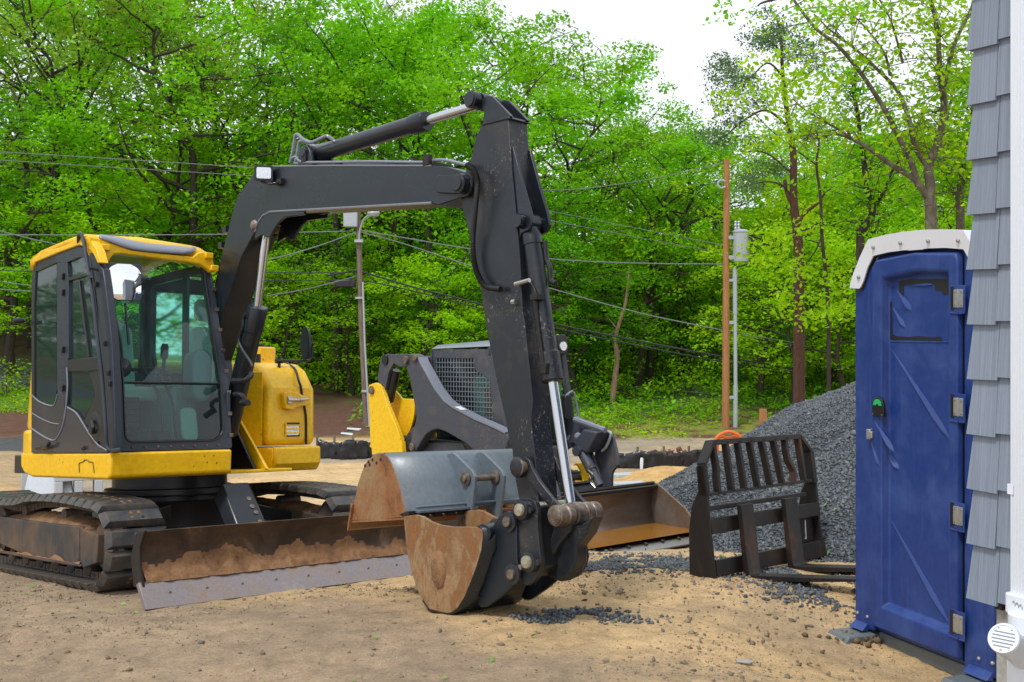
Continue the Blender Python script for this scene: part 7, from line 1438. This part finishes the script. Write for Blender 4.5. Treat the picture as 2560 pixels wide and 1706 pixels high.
# roof rim, symmetric
ro_ = tP('c7', [(163, 473), (168, 440), (188, 375), (230, 270), (285, 155), (400, 125), (520, 104), (640, 95)]); ri_ = tP('c7', [(204, 476), (215, 470), (236, 425), (262, 340), (300, 262), (400, 238), (500, 226), (630, 220)])
cxm = BWd / 2 + .0
ro_ = ro_ + [(2 * cxm - x, z) for x, z in ro_[::-1]]; ri_ = ri_ + [(2 * cxm - x, z) for x, z in ri_[::-1]]; n = len(ro_)
mb = MB(); V = [(x, -.035, z) for x, z in ri_] + [(x, -.055, z) for x, z in ro_] + [(x, BDp + .02, z) for x, z in ro_] + [(x, .02, z) for x, z in ri_]
mb.add(V, [(k * n + i, k * n + i + 1, (k + 1) * n + i + 1, (k + 1) * n + i) for k in range(2) for i in range(n - 1)] + [(3 * n + i, i, i + 1, 3 * n + i + 1) for i in range(n - 1)])
roof = mb.build('roof', 'white', TT, ang=28)
mb = MB(); mb.grid([[(x, -.026, z) for x, z in ri_], [(x, -.010, z - .012) for x, z in ri_]]); mb.build('shadow_gap', 'decal', roof)
mb = MB()
for x_, y_ in ((215, 400), (312, 205), (489, 178), (671, 165), (868, 163)):
    a, b_ = q2('c7', x_, y_); mb.lathe((a, -.05, b_), (0, -1, 0), [(.012, -.01), (.012, .002), (.007, .006), (.002, .007)], 10)
mb.build('rivet', 'zinc', roof)
# foot pockets and skids
for c, pts, bx, bz in (('c8', [(165, 1065), (205, 1068), (238, 1090), (245, 1130), (245, 1150), (165, 1145)], (180, 1117), (243, 1143)), ('c8', [(905, 1345), (960, 1345), (1050, 1385), (1055, 1470), (940, 1420), (900, 1430)], (965, 1413), (1052, 1443))):
    mb = MB(); mb.prism(tP(c, pts), 1, -.0135, -.012); fp = mb.build('foot_recess', 'blue', body)
    mb = MB()
    for b_ in (bx, bz): a, z = q2(c, *b_); mb.lathe((a, -.013, z), (0, -1, 0), [(.011, -.004), (.011, .006), (.005, .011)], 8)
    mb.build('foot_bolt', 'zinc', fp)
    xs_ = [p[0] for p in tP(c, pts)]; zz_ = min(p[1] for p in tP(c, pts))
    mb = MB(); mb.hexa([(min(xs_), -.012, zz_ - .035), (max(xs_), -.012, zz_ - .035), (max(xs_), .0, zz_ - .035), (min(xs_), .0, zz_ - .035)], [(min(xs_) + .01, -.014, zz_ + .02), (max(xs_) - .01, -.014, zz_ + .02), (max(xs_) - .01, 0, zz_ + .02), (min(xs_) + .01, 0, zz_ + .02)])
    V = [(min(xs_) - .005, -.065, zz_ - .05), (max(xs_) + .005, -.065, zz_ - .05), (max(xs_), -.012, zz_ - .008), (min(xs_), -.012, zz_ - .008), (min(xs_) - .005, -.012, zz_ - .06), (max(xs_) + .005, -.012, zz_ - .06)]
    mb = MB(); mb.add(V, [(0, 1, 2, 3), (0, 4, 5, 1), (0, 3, 4), (1, 5, 2), (3, 2, 5, 4)]); mb.build('foot_ledge', 'blue', body, .006)
for xx in (-.02, .93):
    mb = MB(); mb.prism([(-.20, -.035), (-.22, -.06), (-.16, -.115), (BDp + .1, -.115), (BDp + .2, -.04), (BDp + .2, -.02), (-.19, -.02)], 0, xx, xx + .19); mb.build('skid', 'greyskid', TT, .015, 3)
mb = MB(); mb.box(.175, .925, .02, .09, -.085, -.004); mb.build('cross_beam', 'greyskid', TT, .008)
rb = on_ground('c8', 230, 1310); n = 46; a = RNG.normal(size=(n, 2)) * (.16, .06)
tag(scatter('rubble', 'clod', np.stack([rb.x + .05 + a[:, 0], rb.y + a[:, 1], tz(rb.x + a[:, 0], rb.y + a[:, 1]) + .01], -1), RNG.uniform(.008, .03, n), .7, seed=81), kind='stuff')
# ------------------------------------------------------------------ house corner
HT = thing('house', 'grey shingled house corner over a concrete foundation at the right edge', 'house', HO.m)
m, t, b = _mat('grey_shingle'); v = _obj(t, (220, 30, 1.2)); n1 = _noise(t, 1., 5, .7, v); n2 = _noise(t, 3, 3, .5, _obj(t)); g = t.nodes.new('ShaderNodeNewGeometry')
c = _ramp(t, n1, [(.25, (.15, .18, .235)), (.5, (.235, .275, .35)), (.75, (.31, .36, .44))]); c = _mix(t, _ramp(t, g.outputs['Random Per Island'], [(0, 0.), (1, .30)]), c, (.15, .17, .20)); t.links.new(c, b.inputs['Base Color']); b.inputs['Roughness'].default_value = .62; _bump(t, b, n1, .55, .004); M['shingle'] = m
z00 = EYE - (q('c8', 930, 1025)[1] - HY) / FOC * 3.7; ex = .1810
mb = MB(); WLn = 3.4
for k in range(26):
    zb = z00 + k * ex; x = -.0; col_ = 0
    while x < WLn:
        w = (.0965 if k % 2 else .103) if col_ == 0 else RNG.uniform(.09, .17); dz = 0 if col_ == 0 else (.012 if col_ == 1 else RNG.uniform(-.004, .014)); x1_ = min(x + w, WLn); g_ = .0015
        sl = -.019 if col_ == 0 else 0; th = .021; tilt_ = RNG.uniform(-.002, .002); yo_ = RNG.uniform(-.002, .002)
        mb.hexa([(x + sl + g_, -th + yo_, zb + dz), (x1_ - g_, -th + yo_, zb + dz + tilt_), (x1_ - g_, .0, zb + dz + tilt_), (x + sl * .9 + g_, .0, zb + dz)], [(x + g_ + (.0 if col_ == 0 else 0), -.004, zb + dz + ex + .03), (x1_ - g_, -.004, zb + dz + ex + .03), (x1_ - g_, .0, zb + dz + ex + .03), (x + g_, .0, zb + dz + ex + .03)]); x = x1_; col_ += 1
sh_w = mb.build('shingle_wall', 'shingle', HT)
mb = MB()   # hidden return wall, its courses showing as the saw-tooth corner
for k in range(26):
    zb = z00 + k * ex; y = .0
    while y < 3: w = RNG.uniform(.1, .17); mb.hexa([(-.021, y + .001, zb), (-.001, y + .001, zb), (-.001, y + w - .001, zb), (-.021, y + w - .001, zb)], [(-.005, y + .001, zb + ex + .02), (-.001, y + .001, zb + ex + .02), (-.001, y + w - .001, zb + ex + .02), (-.005, y + w - .001, zb + ex + .02)]); y += w
mb.build('shingle_wall', 'shingle', HT)
mb = MB(); mb.box(.001, WLn, .001, 3, z00 + .02, z00 + 26 * ex); mb.build('wall_core', 'white', HT)
mb = MB(); fx = .072; mb.box(fx, WLn, .012, 3, -.7, z00 + .019); mb.build('foundation', 'concrete', HT, .004)
mb = MB(); mb.box(.085, .115, -.012, .03, z00 - .012, z00 + .01); mb.build('sill_end', 'rustdk', HT)
# white downspout (ribbed) with strap, reducer, wye pipe and grille
pe = HO.L('f', 2526, 1200, 1, -.07); X0 = pe.x; zt_ = z00 + 26 * ex
DS = thing('downspout', 'white ribbed downspout with round pipe, angled inlet and slotted cap on the house corner', 'downspout', HO.m)
mb = MB(); n_r = 9; W_ = .11; pr_ = [(X0, -.004), (X0, -.07)]
for k in range(n_r): a = X0 + W_ * (k + .2) / n_r; pr_ += [(a, -.072), (a + .002, -.0755), (a + .006, -.0755), (a + .008, -.072)]
pr_ += [(X0 + W_, -.07), (X0 + W_, -.004)]
zr = HO.L('f', 2522, 1480, 1, -.07).z
mb.prism(pr_, 2, zr, zt_); ds = mb.build('pipe', 'pvc', DS, .001)
zs_ = HO.L('f', 2530, 1224, 1, -.075).z; mb = MB(); mb.prism(rrect(X0 - .006, X0 + .016, zs_ - .016, zs_ + .016, .003), 1, -.0775, -.0755); mb.box(X0 - .006, X0 - .002, -.0765, .0, zs_ - .016, zs_ + .016); mb.build('strap', 'pvc', DS)
def arcp(x0, x1, y0, y1, r, n=6): return rrect(x0, x1, y0, y1, r, n)
xc_ = X0 + .052; yc_ = -.062
mb = MB(); mb.prism(arcp(X0 - .012, X0 + W_ + .012, -.088, -.004, .016), 2, zr - .062, zr + .0); red = mb.build('reducer', 'pvc', DS, .004)
mb = MB(); mb.lathe((xc_, yc_, zr - .058), (0, 0, -1), [(.05, 0), (.0535, .0), (.0535, .055), (.049, .058), (.049, .066), (.056, .068), (.056, .12), (.056, .30), (.056, .75)], 36); st_ = mb.build('standpipe', 'pvc', DS)
mb = MB(); mb.lathe((xc_, yc_, zr - .118), (0, 0, -1), [(.0563, 0), (.0567, .0008), (.0563, .0018)], 36); M['seal'] = plain('green_gasket', (.02, .25, .2), .5); mb.build('gasket', 'seal', st_)
# printed mark on the reducer: small grey lines
mb = MB()
for i in range(9): xx = X0 + .022 + i * .0042; zz = zr - .022 - i * .0009 + .003 * math.sin(i * 2.1); mb.box(xx, xx + .003, -.0885, -.0881, zz - .004 - .002 * (i % 3), zz + .002 + .001 * (i % 2))
mb.build('printed_mark', 'label', red)
gc = at(q('c12', 645, 925), 3.33); gl_ = HO.inv @ gc; mb = MB(); rad_ = 225 / 5.894 / FOC * 3.33
dirw = Vector((-.62, -.60, .50)).normalized(); dl = (HO.inv.to_3x3() @ dirw).normalized(); base = gl_ - dl * .17
mb.lathe(base, dl, [(rad_ * .9, 0), (rad_ * .9, .10), (rad_ * .97, .11), (rad_ * .97, .166)], 36); wy = mb.build('inlet', 'pvc', DS)
mb = MB(); mb.lathe(gl_, dl, [(rad_ * .98, -.012), (rad_ * 1.03, -.008), (rad_ * 1.03, .002), (rad_ * .98, .006), (rad_ * .86, .006), (rad_ * .84, .003), (.0, .003)], 40); gr = mb.build('grille_cap', 'pvc', wy)
side_ = Vector((0, 0, 1)).cross(dl).normalized(); upv = dl.cross(side_).normalized(); mb = MB()
for k in range(-3, 4):
    h_ = k * rad_ * .235 - .004; ww = math.sqrt(max(0, (rad_ * .80) ** 2 - h_ * h_)) * (.95 if k < 3 else .35); c = gl_ + dl * .0032 + upv * h_; a = side_ * ww; b_ = upv * rad_ * .045; d2 = dl * .0006
    if k == 3:
        for s in (-1, 1): cc = c + side_ * s * rad_ * .42; mb.hexa([cc - a * .25 - b_, cc + a * .25 - b_, cc + a * .25 + b_, cc - a * .25 + b_], [cc - a * .25 - b_ + d2, cc + a * .25 - b_ + d2, cc + a * .25 + b_ + d2, cc - a * .25 + b_ + d2])
    else: mb.hexa([c - a - b_, c + a - b_, c + a + b_, c - a + b_], [c - a - b_ + d2, c + a - b_ + d2, c + a + b_ + d2, c - a + b_ + d2])
mb.build('slot', 'label', gr)

# tell apart things that share a wording: by their order across the photo
_lab = {}
for o in COL.objects:
    if o.parent is None and 'label' in o and 'group' in o: _lab.setdefault(o['label'], []).append(o)
ORD = ['leftmost', 'second', 'third', 'fourth', 'fifth', 'sixth', 'seventh', 'eighth', 'ninth', 'tenth', 'eleventh', 'twelfth', 'thirteenth', 'fourteenth', 'fifteenth']
for l, os_ in _lab.items():
    if len(os_) < 2: continue
    os_.sort(key=lambda o: o.location.x / max(.1, o.location.y))
    for i, o in enumerate(os_):
        o['label'] = l + ', ' + (('left one' if i == 0 else 'right one') if len(os_) == 2 else (ORD[min(i, 14)] if i == 0 else ('rightmost' if i == len(os_) - 1 else ORD[min(i, 14)] + ' from left')))
for o in COL.objects:
    if o.parent is None and 'label' in o and len(o['label'].split()) > 16: print('LONG', o['label'])
